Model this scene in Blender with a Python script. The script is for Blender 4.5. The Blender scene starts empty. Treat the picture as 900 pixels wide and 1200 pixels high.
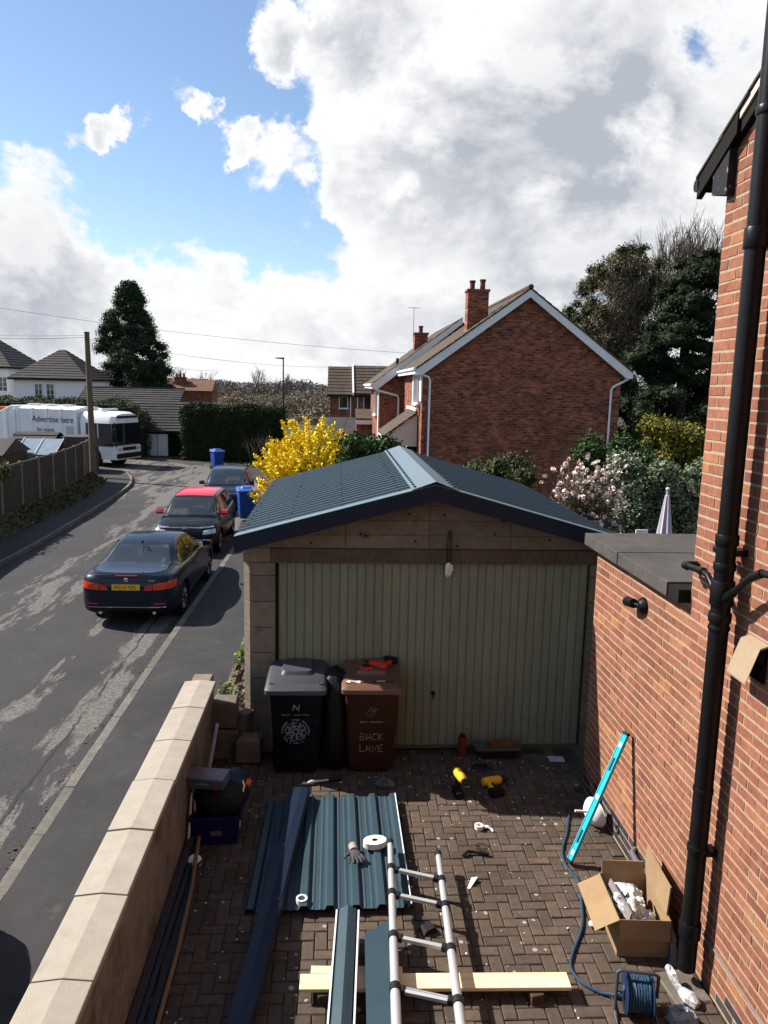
import bpy, bmesh, math, random
import numpy as np
from mathutils import Vector, Matrix, Euler
from mathutils.bvhtree import BVHTree
random.seed(11); rng = np.random.default_rng(11)
PI = math.pi; R = math.radians
S = bpy.context.scene
COL = S.collection

# ------------------------------------------------------------------ camera
cd = bpy.data.cameras.new('camera'); cam = bpy.data.objects.new('camera', cd); COL.objects.link(cam)
cd.sensor_fit = 'VERTICAL'; cd.sensor_height = 24; cd.lens = 18; cd.clip_start = .05; cd.clip_end = 3000
RM = [[.99795, .011707, .062925], [-.06018, -.163149, .984764], [.021795, -.986532, -.16211]]
cam.matrix_world = Matrix(((RM[0][0], -RM[0][1], -RM[0][2], 0), (RM[1][0], -RM[1][1], -RM[1][2], 0),
                           (RM[2][0], -RM[2][1], -RM[2][2], 4.0), (0, 0, 0, 1)))
S.camera = cam

# ------------------------------------------------------------------ sun, sky, exposure
SUN = Vector((-1.07, .44, 1.0)).normalized()
EL = math.asin(SUN.z); AZ = math.atan2(SUN.x, SUN.y)
sl = bpy.data.lights.new('sun', 'SUN'); sl.energy = 5.0; sl.angle = R(.53); sl.color = (1, .93, .83)
so = bpy.data.objects.new('sun', sl); COL.objects.link(so)
so.rotation_euler = SUN.to_track_quat('Z', 'Y').to_euler(); so.location = (-30, 20, 40)
S.view_settings.view_transform = 'Standard'; S.view_settings.look = 'None'
S.view_settings.exposure = 1.12; S.view_settings.gamma = 1.0
S.view_settings.use_curve_mapping = False
SKY_STRENGTH = .076
CLOUD_STRENGTH = .40

class NT:
    """small node-tree writer"""
    def __init__(s, tree): s.t = tree; s.t.nodes.clear()
    def n(s, typ, _in=None, **kw):
        nd = s.t.nodes.new(typ)
        for k, v in kw.items(): setattr(nd, k, v)
        for k, v in (_in or {}).items():
            if isinstance(v, bpy.types.NodeSocket): s.t.links.new(v, nd.inputs[k])
            else: nd.inputs[k].default_value = v
        return nd
    def link(s, a, b): s.t.links.new(a, b)
    def math(s, op, a, b=None, c=None, clamp=False):
        d = {0: a}
        if b is not None: d[1] = b
        if c is not None: d[2] = c
        return s.n('ShaderNodeMath', d, operation=op, use_clamp=clamp).outputs[0]
    def mix(s, f, a, b, mode='MIX'):
        nd = s.n('ShaderNodeMix', {0: f, 6: a, 7: b}, data_type='RGBA', blend_type=mode)
        return nd.outputs[2]
    def rng(s, v, a, b, c=0., d=1., sm=False):
        nd = s.n('ShaderNodeMapRange', {0: v, 1: a, 2: b, 3: c, 4: d}, interpolation_type='SMOOTHSTEP' if sm else 'LINEAR')
        return nd.outputs[0]
    def noise(s, vec, scale, detail=4, rough=.55, dist=0.):
        return s.n('ShaderNodeTexNoise', {'Vector': vec, 'Scale': scale, 'Detail': detail, 'Roughness': rough, 'Distortion': dist}).outputs[0]
    def ramp(s, f, stops, interp='LINEAR'):
        nd = s.n('ShaderNodeValToRGB', {0: f}); cr = nd.color_ramp; cr.interpolation = interp
        while len(cr.elements) < len(stops): cr.elements.new(.5)
        for e, (p, c) in zip(cr.elements, stops): e.position = p; e.color = (*c, 1)
        return nd.outputs[0]
def c4(c): return (*c, 1) if len(c) == 3 else c

# sky: physical sky with cumulus in the air above it
W = bpy.data.worlds.new('World'); S.world = W; W.use_nodes = True
nt = NT(W.node_tree)
sky = nt.n('ShaderNodeTexSky', sky_type='NISHITA', sun_disc=False, sun_elevation=EL, sun_rotation=AZ, altitude=60, air_density=1.0, dust_density=.25, ozone_density=2.2)
g = nt.n('ShaderNodeTexCoord').outputs['Generated']
sep = nt.n('ShaderNodeSeparateXYZ', {0: g})
zz = nt.math('ADD', nt.math('MAXIMUM', sep.outputs[2], 0.0), .22)
px = nt.math('DIVIDE', sep.outputs[0], zz); py = nt.math('DIVIDE', sep.outputs[1], zz)
pv = nt.n('ShaderNodeCombineXYZ', {0: px, 1: py, 2: 0.0}).outputs[0]
gs = nt.n('ShaderNodeVectorMath', {0: g, 1: (1, 1, 1.55)}, operation='MULTIPLY').outputs[0]
n1 = nt.noise(gs, 4.6, 12, .60, .18)
n2 = nt.noise(nt.n('ShaderNodeVectorMath', {0: pv, 1: (3.7, 1.3, .4)}, operation='ADD').outputs[0], .55, 3, .5)
dens = nt.math('ADD', nt.math('MULTIPLY_ADD', n1, 1.55, -.275), nt.math('MULTIPLY_ADD', n2, .2, -.1))
wn = nt.n('ShaderNodeTexNoise', {'Vector': g, 'Scale': 7.0, 'Detail': 9.0, 'Roughness': .66}).outputs['Color']
gw = nt.n('ShaderNodeVectorMath', {0: nt.n('ShaderNodeVectorMath', {0: wn, 1: (.5, .5, .5)}, operation='SUBTRACT').outputs[0], 1: (.17, .17, .17)}, operation='MULTIPLY').outputs[0]
gw = nt.n('ShaderNodeVectorMath', {0: nt.n('ShaderNodeVectorMath', {0: g, 1: gw}, operation='ADD').outputs[0]}, operation='NORMALIZE').outputs[0]
hz = nt.rng(sep.outputs[2], .0, .16, .16, 0, True)
dens = nt.math('ADD', dens, hz)
gw2 = nt.n('ShaderNodeVectorMath', {0: nt.n('ShaderNodeVectorMath', {0: nt.n('ShaderNodeVectorMath', {0: nt.n('ShaderNodeVectorMath', {0: wn, 1: (.5, .5, .5)}, operation='SUBTRACT').outputs[0], 1: (.15, .15, .15)}, operation='MULTIPLY').outputs[0], 1: g}, operation='ADD').outputs[0]}, operation='NORMALIZE').outputs[0]
# the big clouds of that afternoon: (direction, inner, outer half angle, amount)
def D(x, y):
    v = Vector(((x-450)/900, (y-600)/900, 1)); return Vector((Vector(RM[0]).dot(v), Vector(RM[1]).dot(v), Vector(RM[2]).dot(v))).normalized()
for (x, y, ri, ro, a) in [(640, 130, 5, 21, .15), (470, 80, 1, 9, .13), (590, 250, 3, 11, .12), (40, 320, 4, 11, .17), (200, 365, 3, 9, .14), (-150, 350, 5, 17, .17),
                          (420, 370, 3, 9, .09), (520, 330, 2, 8, .10), (318, 58, .2, 2.9, .30), (303, 178, .5, 3.2, .34), (212, 118, .2, 2.6, .40), (95, 148, .2, 2.6, .32), (258, 148, .2, 2.4, .36), (405, 190, .8, 4, .24), (135, 167, .3, 2.2, .30), (180, 165, .2, 1.5, .22), (415, 250, .3, 2.4, .22), (450, 215, 0, 3., -.2), (462, 130, 0, 2.6, -.22), (380, 15, 0, 2.4, -.2),
                          (200, 60, 5, 13, -.12), (350, 270, 2, 7, -.13), (120, 90, 4, 12, -.13), (60, 120, 4, 10, -.06), (250, 250, 2, 6, -.10), (420, 150, 0, 2.5, -.07), (850, 120, 3, 12, .1), (770, 300, 3, 10, .15), (300, 420, 3, 9, .10), (60, 410, 3, 9, .1)]:
    d = nt.n('ShaderNodeVectorMath', {0: gw2 if ro < 3.3 else gw, 1: tuple(D(x, y))}, operation='DOT_PRODUCT').outputs['Value']
    dens = nt.math('ADD', dens, nt.rng(d, math.cos(R(ro)), math.cos(R(ri)), 0, a, True))
cover = nt.rng(dens, .515, .67, 0, 1, True)
thick = nt.rng(dens, .62, .88, 0, 1, True)
n3 = nt.noise(nt.n('ShaderNodeVectorMath', {0: gs, 1: (-.035, .010, .065)}, operation='ADD').outputs[0], 4.6, 8, .60, .18)
shade = nt.math('MULTIPLY', thick, nt.rng(nt.math('SUBTRACT', n3, n1), -.09, .08, .0, 1.0), clamp=True)
n4 = nt.noise(gs, 2.2, 4, .5)
shade = nt.math('MULTIPLY', shade, nt.rng(n4, .33, .6, .35, 1.0), clamp=True)
for (x, y, ri, ro, a) in [(720, 225, 2, 15, .42), (60, 340, 2, 8, .38), (800, 90, 2, 10, .12)]:
    d = nt.n('ShaderNodeVectorMath', {0: gw, 1: tuple(D(x, y))}, operation='DOT_PRODUCT').outputs['Value']
    shade = nt.math('ADD', shade, nt.math('MULTIPLY', nt.rng(d, math.cos(R(ro)), math.cos(R(ri)), 0, a, True), nt.rng(n1, .40, .62, .1, 1.)), clamp=True)
ccol = nt.mix(shade, (1.2, 1.2, 1.2, 1), (.56, .60, .68, 1))
b1 = nt.n('ShaderNodeBackground', {0: sky.outputs[0], 1: SKY_STRENGTH})
b2 = nt.n('ShaderNodeBackground', {0: ccol, 1: CLOUD_STRENGTH})
mx = nt.n('ShaderNodeMixShader', {0: cover, 1: b1.outputs[0], 2: b2.outputs[0]})
nt.link(mx.outputs[0], nt.n('ShaderNodeOutputWorld').inputs[0])

# ------------------------------------------------------------------ materials
MATS = {}
KA = .61
def M(name, col=(.5, .5, .5), c2=None, rough=.8, scale=6., var=.25, bump=.0, bscale=60., metal=0., spec=.16, coat=0., island=0., objr=0., hue=0., stain=None, stain_scale=1.5, stain_lo=.5, stain_hi=.65, stretch=None, trans=0., world=False, emit=0., dirt=0.):
    if name in MATS: return MATS[name]
    if max(col) >= .5 and not emit: col = tuple(x*.88 for x in col); c2 = tuple(x*.88 for x in c2) if c2 else None
    elif max(col) < .5: col = tuple(x*KA for x in col); c2 = tuple(x*KA for x in c2) if c2 else None; stain = tuple(x*KA for x in stain) if stain else None
    m = bpy.data.materials.new(name); m.use_nodes = True; t = NT(m.node_tree)
    tc = t.n('ShaderNodeTexCoord')
    vec = t.n('ShaderNodeNewGeometry').outputs['Position'] if world else tc.outputs['Object']
    if stretch: vec = t.n('ShaderNodeVectorMath', {0: vec, 1: stretch}, operation='MULTIPLY').outputs[0]
    n = t.noise(vec, scale, 6, .6)
    base = t.mix(t.rng(n, .3, .7), c4(col), c4(c2)) if c2 else c4(col)
    if var: 
        f = t.rng(t.noise(vec, scale*3.1, 5, .65), .25, .75, 1-var, 1+var)
        base = t.mix(1.0, base, t.n('ShaderNodeCombineColor', {0: f, 1: f, 2: f}).outputs[0], 'MULTIPLY')
    if island or objr:
        r = t.n('ShaderNodeNewGeometry').outputs['Random Per Island']
        if objr: r = t.math('FRACT', t.math('ADD', r, t.n('ShaderNodeObjectInfo').outputs['Random']))
        k = island or objr
        f = t.rng(r, 0, 1, 1-k, 1+k)
        base = t.mix(1.0, base, t.n('ShaderNodeCombineColor', {0: f, 1: f, 2: f}).outputs[0], 'MULTIPLY')
        if hue:
            r2 = t.math('FRACT', t.math('MULTIPLY', r, 17.3))
            base = t.n('ShaderNodeHueSaturation', {'Color': base, 'Hue': t.rng(r2, 0, 1, .5-hue, .5+hue), 'Saturation': 1.0, 'Value': 1.0}).outputs[0]
    if stain:
        sn = t.noise(vec, stain_scale, 7, .65)
        base = t.mix(t.rng(sn, stain_lo, stain_hi, 0, 1, True), base, c4(stain))
    if dirt:
        sn = t.noise(vec, scale*.7, 8, .7)
        base = t.mix(t.rng(sn, .45, .75, 0, dirt), base, (.05, .045, .035, 1))
    p = t.n('ShaderNodeBsdfPrincipled', {'Roughness': rough, 'Metallic': metal, 'Specular IOR Level': spec, 'Coat Weight': coat})
    if coat: p.inputs['Coat Roughness'].default_value = .04
    if isinstance(base, tuple): p.inputs['Base Color'].default_value = base
    else: t.link(base, p.inputs['Base Color'])
    if trans: p.inputs['Transmission Weight'].default_value = trans
    if bump:
        bn = t.noise(vec, bscale, 5, .6)
        b = t.n('ShaderNodeBump', {'Strength': bump, 'Distance': .01, 'Height': bn})
        t.link(b.outputs[0], p.inputs['Normal'])
    if emit:
        p.inputs['Emission Strength'].default_value = emit
        p.inputs['Emission Color'].default_value = c4(col)
    t.link(p.outputs[0], t.n('ShaderNodeOutputMaterial').inputs[0])
    MATS[name] = m; return m

def brick_single(name, stops, bump=.5, rough=.85):
    """one fired brick or paver: its own tint, soot, worn face"""
    m = bpy.data.materials.new(name); m.use_nodes = True; t = NT(m.node_tree)
    geo = t.n('ShaderNodeNewGeometry'); pos = geo.outputs['Position']
    r = t.math('FRACT', t.math('ADD', geo.outputs['Random Per Island'], t.n('ShaderNodeObjectInfo').outputs['Random']))
    base = t.ramp(r, [(p, tuple(x*KA for x in c)) for p, c in stops])
    n = t.noise(pos, 22, 6, .65); f = t.rng(n, .25, .75, .72, 1.25)
    base = t.mix(1.0, base, t.n('ShaderNodeCombineColor', {0: f, 1: f, 2: f}).outputs[0], 'MULTIPLY')
    big = t.noise(pos, 1.3, 4, .6)
    f = t.rng(big, .3, .7, .78, 1.18)
    base = t.mix(1.0, base, t.n('ShaderNodeCombineColor', {0: f, 1: f, 2: f}).outputs[0], 'MULTIPLY')
    p = t.n('ShaderNodeBsdfPrincipled', {'Roughness': rough, 'Specular IOR Level': .1, 'Base Color': base})
    b = t.n('ShaderNodeBump', {'Strength': bump, 'Distance': .005, 'Height': t.noise(pos, 110, 6, .7)})
    t.link(b.outputs[0], p.inputs['Normal'])
    t.link(p.outputs[0], t.n('ShaderNodeOutputMaterial').inputs[0])
    MATS[name] = m; return m, t, base, p

BRICK_R, t_, b_, p_ = brick_single('wall_brick', [(0, (.265, .105, .068)), (.25, (.325, .132, .082)), (.5, (.36, .15, .094)), (.7, (.30, .118, .076)), (.9, (.375, .165, .102)), (.97, (.46, .21, .10)), (.975, (.24, .096, .077)), (1, (.24, .10, .08))])
# lime bloom and dirt on the wall bricks
bl = t_.noise(t_.n('ShaderNodeNewGeometry').outputs['Position'], 3.1, 8, .7)
t_.link(t_.mix(t_.rng(bl, .56, .78, 0, .35), b_, (.38, .25, .18, 1)), p_.inputs['Base Color'])
BRICK_B, *_ = brick_single('blue_brick', [(0, (.035, .035, .045)), (.5, (.06, .055, .065)), (1, (.10, .08, .08))], rough=.55)
PAVER, t_, b_, p_ = brick_single('paver', [(0, (.102, .080, .063)), (.3, (.128, .098, .076)), (.6, (.155, .113, .087)), (.8, (.115, .092, .075)), (1, (.168, .116, .09))])
pos_ = t_.n('ShaderNodeNewGeometry').outputs['Position']
vo = t_.n('ShaderNodeTexVoronoi', {'Vector': t_.n('ShaderNodeVectorMath', {0: pos_, 1: (1, 1, .2)}, operation='MULTIPLY').outputs[0], 'Scale': 10.0, 'Randomness': 1.0})
vd = t_.math('ADD', vo.outputs['Distance'], t_.math('MULTIPLY', t_.math('SUBTRACT', t_.noise(pos_, 60, 3, .6), .5), .22))
sepc = t_.n('ShaderNodeSeparateColor', {0: vo.outputs['Color']})
spot = t_.math('MULTIPLY', t_.math('LESS_THAN', vd, t_.rng(sepc.outputs[1], 0, 1, .03, .20)), t_.math('GREATER_THAN', sepc.outputs[0], .40))
oil = t_.rng(t_.noise(pos_, 1.3, 7, .65, .4), .48, .66, 0, .72, True)
bb = t_.mix(oil, b_, (.045, .036, .03, 1))
t_.link(t_.mix(t_.math('MULTIPLY', spot, .75), bb, (.33, .31, .27, 1)), p_.inputs['Base Color'])

def brick_wall_mat(name, c1, c2, mortar, sx=.25, sy=.1, rough=.88, axis='XZ'):
    m = bpy.data.materials.new(name); m.use_nodes = True; t = NT(m.node_tree)
    pos = t.n('ShaderNodeNewGeometry').outputs['Position']
    s = t.n('ShaderNodeSeparateXYZ', {0: pos})
    v = t.n('ShaderNodeCombineXYZ', {0: s.outputs['XY'.index(axis[0])], 1: s.outputs[2], 2: 0.}).outputs[0]
    c1, c2, mortar = [tuple(x*KA for x in q) for q in (c1, c2, mortar)]
    bt = t.n('ShaderNodeTexBrick', {'Vector': v, 'Color1': c4(c1), 'Color2': c4(c2), 'Mortar': c4(mortar), 'Scale': 1.0, 'Mortar Size': .009, 'Mortar Smooth': .15, 'Bias': 0.0, 'Brick Width': sx, 'Row Height': sy})
    f = t.rng(t.noise(v, 1.6, 6, .65), .28, .72, .68, 1.3)
    base = t.mix(1.0, bt.outputs[0], t.n('ShaderNodeCombineColor', {0: f, 1: f, 2: f}).outputs[0], 'MULTIPLY')
    f2 = t.rng(t.noise(t.n('ShaderNodeVectorMath', {0: v, 1: (4.4, 13.3, 1)}, operation='MULTIPLY').outputs[0], 1., 1, .5), .35, .7, .72, 1.4)
    base = t.mix(1.0, base, t.n('ShaderNodeCombineColor', {0: f2, 1: f2, 2: f2}).outputs[0], 'MULTIPLY')
    p = t.n('ShaderNodeBsdfPrincipled', {'Roughness': rough, 'Specular IOR Level': .2, 'Base Color': base})
    b = t.n('ShaderNodeBump', {'Strength': .7, 'Distance': .008, 'Height': t.math('SUBTRACT', 1.0, bt.outputs['Fac'])})
    t.link(b.outputs[0], p.inputs['Normal'])
    t.link(p.outputs[0], t.n('ShaderNodeOutputMaterial').inputs[0]); MATS[name] = m; return m

def road_mat():
    m = bpy.data.materials.new('road_surface'); m.use_nodes = True; t = NT(m.node_tree)
    pos = t.n('ShaderNodeNewGeometry').outputs['Position']; s = t.n('ShaderNodeSeparateXYZ', {0: pos})
    fine = t.noise(pos, 90, 4, .7)
    base = t.mix(t.rng(fine, .3, .7), (.024, .023, .026, 1), (.049, .046, .049, 1))
    mid = t.rng(t.noise(pos, .8, 5, .6), .3, .7, .82, 1.18)
    base = t.mix(1.0, base, t.n('ShaderNodeCombineColor', {0: mid, 1: mid, 2: mid}).outputs[0], 'MULTIPLY')
    wob = t.math('MULTIPLY', t.math('SUBTRACT', t.noise(t.n('ShaderNodeCombineXYZ', {0: 0., 1: s.outputs[1], 2: 0.}).outputs[0], .25, 3, .5), .5), 1.3)
    x = t.math('ADD', s.outputs[0], wob)
    st = t.n('ShaderNodeVectorMath', {0: pos, 1: (2.5, .42, 1)}, operation='MULTIPLY').outputs[0]
    pn = t.noise(st, 1.0, 8, .62, .25)
    def lane(c, w, a):
        d = t.math('ABSOLUTE', t.math('SUBTRACT', x, c)); return t.rng(d, w, 0, 0, a, True)
    w = t.math('ADD', lane(-6.3, 1.4, .17), lane(-3.42, .62, .235))
    w = t.math('ADD', w, lane(-4.45, .34, .16))
    far = t.math('MULTIPLY', t.rng(s.outputs[1], 24, 33, 0, .17, True), t.rng(s.outputs[0], -5.2, -6.6, 0, 1, True))
    w = t.math('ADD', w, far)
    far2 = t.rng(s.outputs[1], 36, 42, 0, .06, True)
    w = t.math('ADD', w, far2)
    thr = t.math('ADD', t.math('ADD', pn, w), t.math('MULTIPLY', t.math('SUBTRACT', t.noise(t.n('ShaderNodeVectorMath', {0: pos, 1: (9, 2.6, 1)}, operation='MULTIPLY').outputs[0], 1., 5, .7), .5), .30))
    mask = t.math('MULTIPLY', t.rng(thr, .655, .72, 0, 1, True), t.rng(t.noise(pos, 17, 6, .75), .36, .62, .25, 1.))
    seam = t.math('MULTIPLY', t.rng(t.math('ABSOLUTE', t.math('SUBTRACT', t.math('ADD', s.outputs[0], t.math('MULTIPLY', t.noise(t.n('ShaderNodeVectorMath', {0: pos, 1: (0, 1, 0)}, operation='MULTIPLY').outputs[0], 1.5, 6, .65), .22)), -3.36)), .028, .008, 0, 1), t.rng(t.noise(pos, 1.2, 3, .5), .38, .5, .2, .95))
    base = t.mix(mask, base, t.mix(t.noise(pos, 60, 3, .6), (.175, .163, .152, 1), (.10, .094, .088, 1)))
    base = t.mix(seam, base, (.018, .017, .018, 1))
    agg = t.rng(t.noise(pos, 38, 3, .6), .3, .7, .72, 1.3)
    base = t.mix(1.0, base, t.n('ShaderNodeCombineColor', {0: agg, 1: agg, 2: agg}).outputs[0], 'MULTIPLY')
    p = t.n('ShaderNodeBsdfPrincipled', {'Roughness': .8, 'Specular IOR Level': .15, 'Base Color': base})
    b = t.n('ShaderNodeBump', {'Strength': .55, 'Distance': .006, 'Height': t.math('ADD', t.noise(pos, 120, 4, .7), t.math('MULTIPLY', mask, -.5))})
    t.link(b.outputs[0], p.inputs['Normal']); t.link(p.outputs[0], t.n('ShaderNodeOutputMaterial').inputs[0])
    return m

# ------------------------------------------------------------------ geometry helpers
class MB:
    """collects faces; build() links them as one mesh object"""
    def __init__(s): s.v = []; s.f = []
    def add(s, vs, fs, mt=None):
        o = len(s.v)
        for p in vs: s.v.append(tuple(mt @ Vector(p)) if mt else tuple(p))
        for f in fs: s.f.append(tuple(i+o for i in f))
        return s
    def box(s, c, d, rot=None, taper=1., ch=0.):
        x, y, z = d[0]/2, d[1]/2, d[2]/2; tp = taper
        mt = Matrix.Translation(c) @ (Euler(rot).to_matrix().to_4x4() if rot else Matrix())
        if ch:
            lv = [(-z, 1, ch), (-z+ch, 1, 0), (z-ch, tp, 0), (z, tp, ch)]
        else: lv = [(-z, 1, 0), (z, tp, 0)]
        vs = []; fs = []
        if ch:
            for (zz, k, e) in lv:
                X, Y = x*k-e, y*k-e
                for (a, b) in ((-1, -1), (1, -1), (1, 1), (-1, 1)):
                    if e: vs += [(a*X, b*Y, zz)]*1
                    else: vs += [(a*X, b*Y, zz)]
            n = 4
        else:
            for (zz, k, e) in lv:
                for (a, b) in ((-1, -1), (1, -1), (1, 1), (-1, 1)): vs.append((a*x*k, b*y*k, zz))
            n = 4
        L = len(lv)
        fs.append((3, 2, 1, 0)); fs.append(tuple((L-1)*4+i for i in range(4)))
        for l in range(L-1):
            for i in range(4): j = (i+1) % 4; fs.append((l*4+i, l*4+j, l*4+4+j, l*4+4+i))
        return s.add(vs, fs, mt)
    def b2(s, a, b): return s.box(((a[0]+b[0])/2, (a[1]+b[1])/2, (a[2]+b[2])/2), (abs(b[0]-a[0]), abs(b[1]-a[1]), abs(b[2]-a[2])))
    def quad(s, *p): return s.add(p, [tuple(range(len(p)))])
    def prism(s, poly, axis, a, b, mt=None):
        """extrude a 2-D polygon along axis: 'x' (poly=y,z) 'y' (poly=x,z) 'z' (poly=x,y)"""
        n = len(poly)
        f = {'x': lambda p, t: (t, p[0], p[1]), 'y': lambda p, t: (p[0], t, p[1]), 'z': lambda p, t: (p[0], p[1], t)}[axis]
        vs = [f(p, a) for p in poly]+[f(p, b) for p in poly]
        fs = [tuple(range(n-1, -1, -1)), tuple(range(n, 2*n))]+[(i, (i+1) % n, n+(i+1) % n, n+i) for i in range(n)]
        return s.add(vs, fs, mt)
    def sheet(s, line, axis, a, b, th):
        """extrude an open 2-D line with thickness th (downwards in 2nd coordinate)"""
        return s.prism(list(line)+[(p[0], p[1]-th) for p in reversed(line)], axis, a, b) if False else s._sheet(line, axis, a, b, th)
    def _sheet(s, line, axis, a, b, th):
        f = {'x': lambda p, t: (t, p[0], p[1]), 'y': lambda p, t: (p[0], t, p[1]), 'z': lambda p, t: (p[0], p[1], t)}[axis]
        n = len(line); lo = [(p[0], p[1]-th) for p in line]
        vs = [f(p, a) for p in line]+[f(p, b) for p in line]+[f(p, a) for p in lo]+[f(p, b) for p in lo]
        fs = []
        for i in range(n-1):
            fs += [(i, i+1, n+i+1, n+i), (2*n+i+1, 2*n+i, 3*n+i, 3*n+i+1), (i+1, i, 2*n+i, 2*n+i+1), (n+i, n+i+1, 3*n+i+1, 3*n+i)]
        fs += [(0, n, 3*n, 2*n), (n-1, 2*n+n-1, 3*n+n-1, 2*n-1)]
        return s.add(vs, fs)
    def tube(s, path, r, n=8, caps=True, closed=False):
        P = [Vector(p) for p in path]; L = len(P)
        rr = r if isinstance(r, (list, tuple)) else [r]*L
        up = Vector((0, 0, 1)); prev = None; o = len(s.v)
        for i in range(L):
            if closed: d = P[(i+1) % L]-P[i-1]
            else: d = P[min(i+1, L-1)]-P[max(i-1, 0)]
            d.normalize()
            if prev is None:
                a = up if abs(d.z) < .9 else Vector((1, 0, 0)); u = d.cross(a).normalized()
            else:
                u = prev-d*prev.dot(d)
                u = u.normalized() if u.length > 1e-6 else d.orthogonal().normalized()
            prev = u; w = d.cross(u)
            for k in range(n):
                t = 2*PI*k/n; s.v.append(tuple(P[i]+(u*math.cos(t)+w*math.sin(t))*rr[i]))
        for i in range(L if closed else L-1):
            for k in range(n):
                a = o+i*n+k; b = o+i*n+(k+1) % n; j = (i+1) % L
                s.f.append((a, b, o+j*n+(k+1) % n, o+j*n+k))
        if caps and not closed:
            s.f.append(tuple(o+k for k in range(n-1, -1, -1))); s.f.append(tuple(o+(L-1)*n+k for k in range(n)))
        return s
    def cyl(s, a, b, r, n=14, r2=None): return s.tube([a, b], [r, r if r2 is None else r2], n)
    def lathe(s, prof, n=20, mt=None):
        """prof = [(r, z)]"""
        vs = []; fs = []; L = len(prof)
        for (r, z) in prof:
            for k in range(n): t = 2*PI*k/n; vs.append((r*math.cos(t), r*math.sin(t), z))
        for i in range(L-1):
            for k in range(n): j = (k+1) % n; fs.append((i*n+k, i*n+j, (i+1)*n+j, (i+1)*n+k))
        if prof[0][0] > 0: fs.append(tuple(range(n-1, -1, -1)))
        if prof[-1][0] > 0: fs.append(tuple((L-1)*n+k for k in range(n)))
        return s.add(vs, fs, mt)
    def loft(s, rings, caps=True, closed=True):
        o = len(s.v); n = len(rings[0])
        for r in rings: s.v += [tuple(p) for p in r]
        for i in range(len(rings)-1):
            for k in range(n if closed else n-1):
                j = (k+1) % n; s.f.append((o+i*n+k, o+i*n+j, o+(i+1)*n+j, o+(i+1)*n+k))
        if caps:
            s.f.append(tuple(o+k for k in range(n-1, -1, -1))); s.f.append(tuple(o+(len(rings)-1)*n+k for k in range(n)))
        return s
    def ball(s, c, r, n=10, m=6):
        rr = r if isinstance(r, (tuple, list)) else (r, r, r)
        prof = [(math.sin(PI*i/m), -math.cos(PI*i/m)) for i in range(m+1)]
        prof[0] = (0.001, -1); prof[-1] = (.001, 1)
        return s.lathe(prof, n, Matrix.Translation(c) @ Matrix.Diagonal((rr[0], rr[1], rr[2], 1)))
    def mesh(s, name, smooth=False, bevel=0., seg=2, wonk=0.):
        me = bpy.data.meshes.new(name)
        v = s.v
        if wonk: v = [(x+random.uniform(-wonk, wonk), y+random.uniform(-wonk, wonk), z+random.uniform(-wonk, wonk)) for x, y, z in v]
        me.from_pydata(v, [], s.f)
        bm = bmesh.new(); bm.from_mesh(me)
        bmesh.ops.remove_doubles(bm, verts=bm.verts, dist=1e-5)
        bmesh.ops.recalc_face_normals(bm, faces=bm.faces)
        if bevel:
            es = [e for e in bm.edges if len(e.link_faces) == 2 and e.calc_face_angle(0) > R(30)]
            try: bmesh.ops.bevel(bm, geom=es, offset=bevel, segments=seg, affect='EDGES', profile=.6, clamp_overlap=True)
            except Exception: pass
        bm.to_mesh(me); bm.free()
        if smooth:
            for p in me.polygons: p.use_smooth = True
            try: me.set_sharp_from_angle(angle=R(42))
            except Exception: pass
        return me
    def build(s, name, mat, parent=None, smooth=False, bevel=0., seg=2, loc=None, rot=None, wonk=0.):
        me = s.mesh(name, smooth, bevel, seg, wonk)
        if mat is not None: me.materials.append(mat)
        return obj(name, me, parent, loc, rot)
def obj(name, me, parent=None, loc=None, rot=None):
    o = bpy.data.objects.new(name, me); COL.objects.link(o)
    if parent: o.parent = parent
    if loc is not None: o.location = loc
    if rot is not None: o.rotation_euler = rot
    return o
def tag(o, label=None, cat=None, group=None, kind=None):
    if label: o['label'] = label
    if cat: o['category'] = cat
    if group: o['group'] = group
    if kind: o['kind'] = kind
    return o
def thing(name, label, cat, loc=(0, 0, 0), rz=0., group=None):
    o = bpy.data.objects.new(name, None); COL.objects.link(o); o.location = loc; o.rotation_euler = (0, 0, rz); o.empty_display_size = .2
    return tag(o, label, cat, group)
def copy_thing(src, label, loc, rz, group=None):
    def rec(o, par):
        c = o.copy(); COL.objects.link(c); c.parent = par
        for ch in list(o.children): rec(ch, c)
        return c
    r = rec(src, None); r.location = loc; r.rotation_euler = (0, 0, rz); r['label'] = label
    if group: r['group'] = group
    return r
def lettering(name, txt, size, mat, loc, rot, parent=None, extr=.001, align='CENTER', shear=0., space=1.):
    cu = bpy.data.curves.new(name, 'FONT'); cu.body = txt; cu.size = size; cu.extrude = extr; cu.align_x = align; cu.align_y = 'CENTER'; cu.shear = shear
    cu.space_character = space; cu.resolution_u = 3
    tmp = bpy.data.objects.new(name, cu); COL.objects.link(tmp)
    dg = bpy.context.evaluated_depsgraph_get()
    me = bpy.data.meshes.new_from_object(tmp.evaluated_get(dg)); bpy.data.objects.remove(tmp); bpy.data.curves.remove(cu)
    me.materials.clear(); me.materials.append(mat)
    return obj(name, me, parent, loc, rot)
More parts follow.
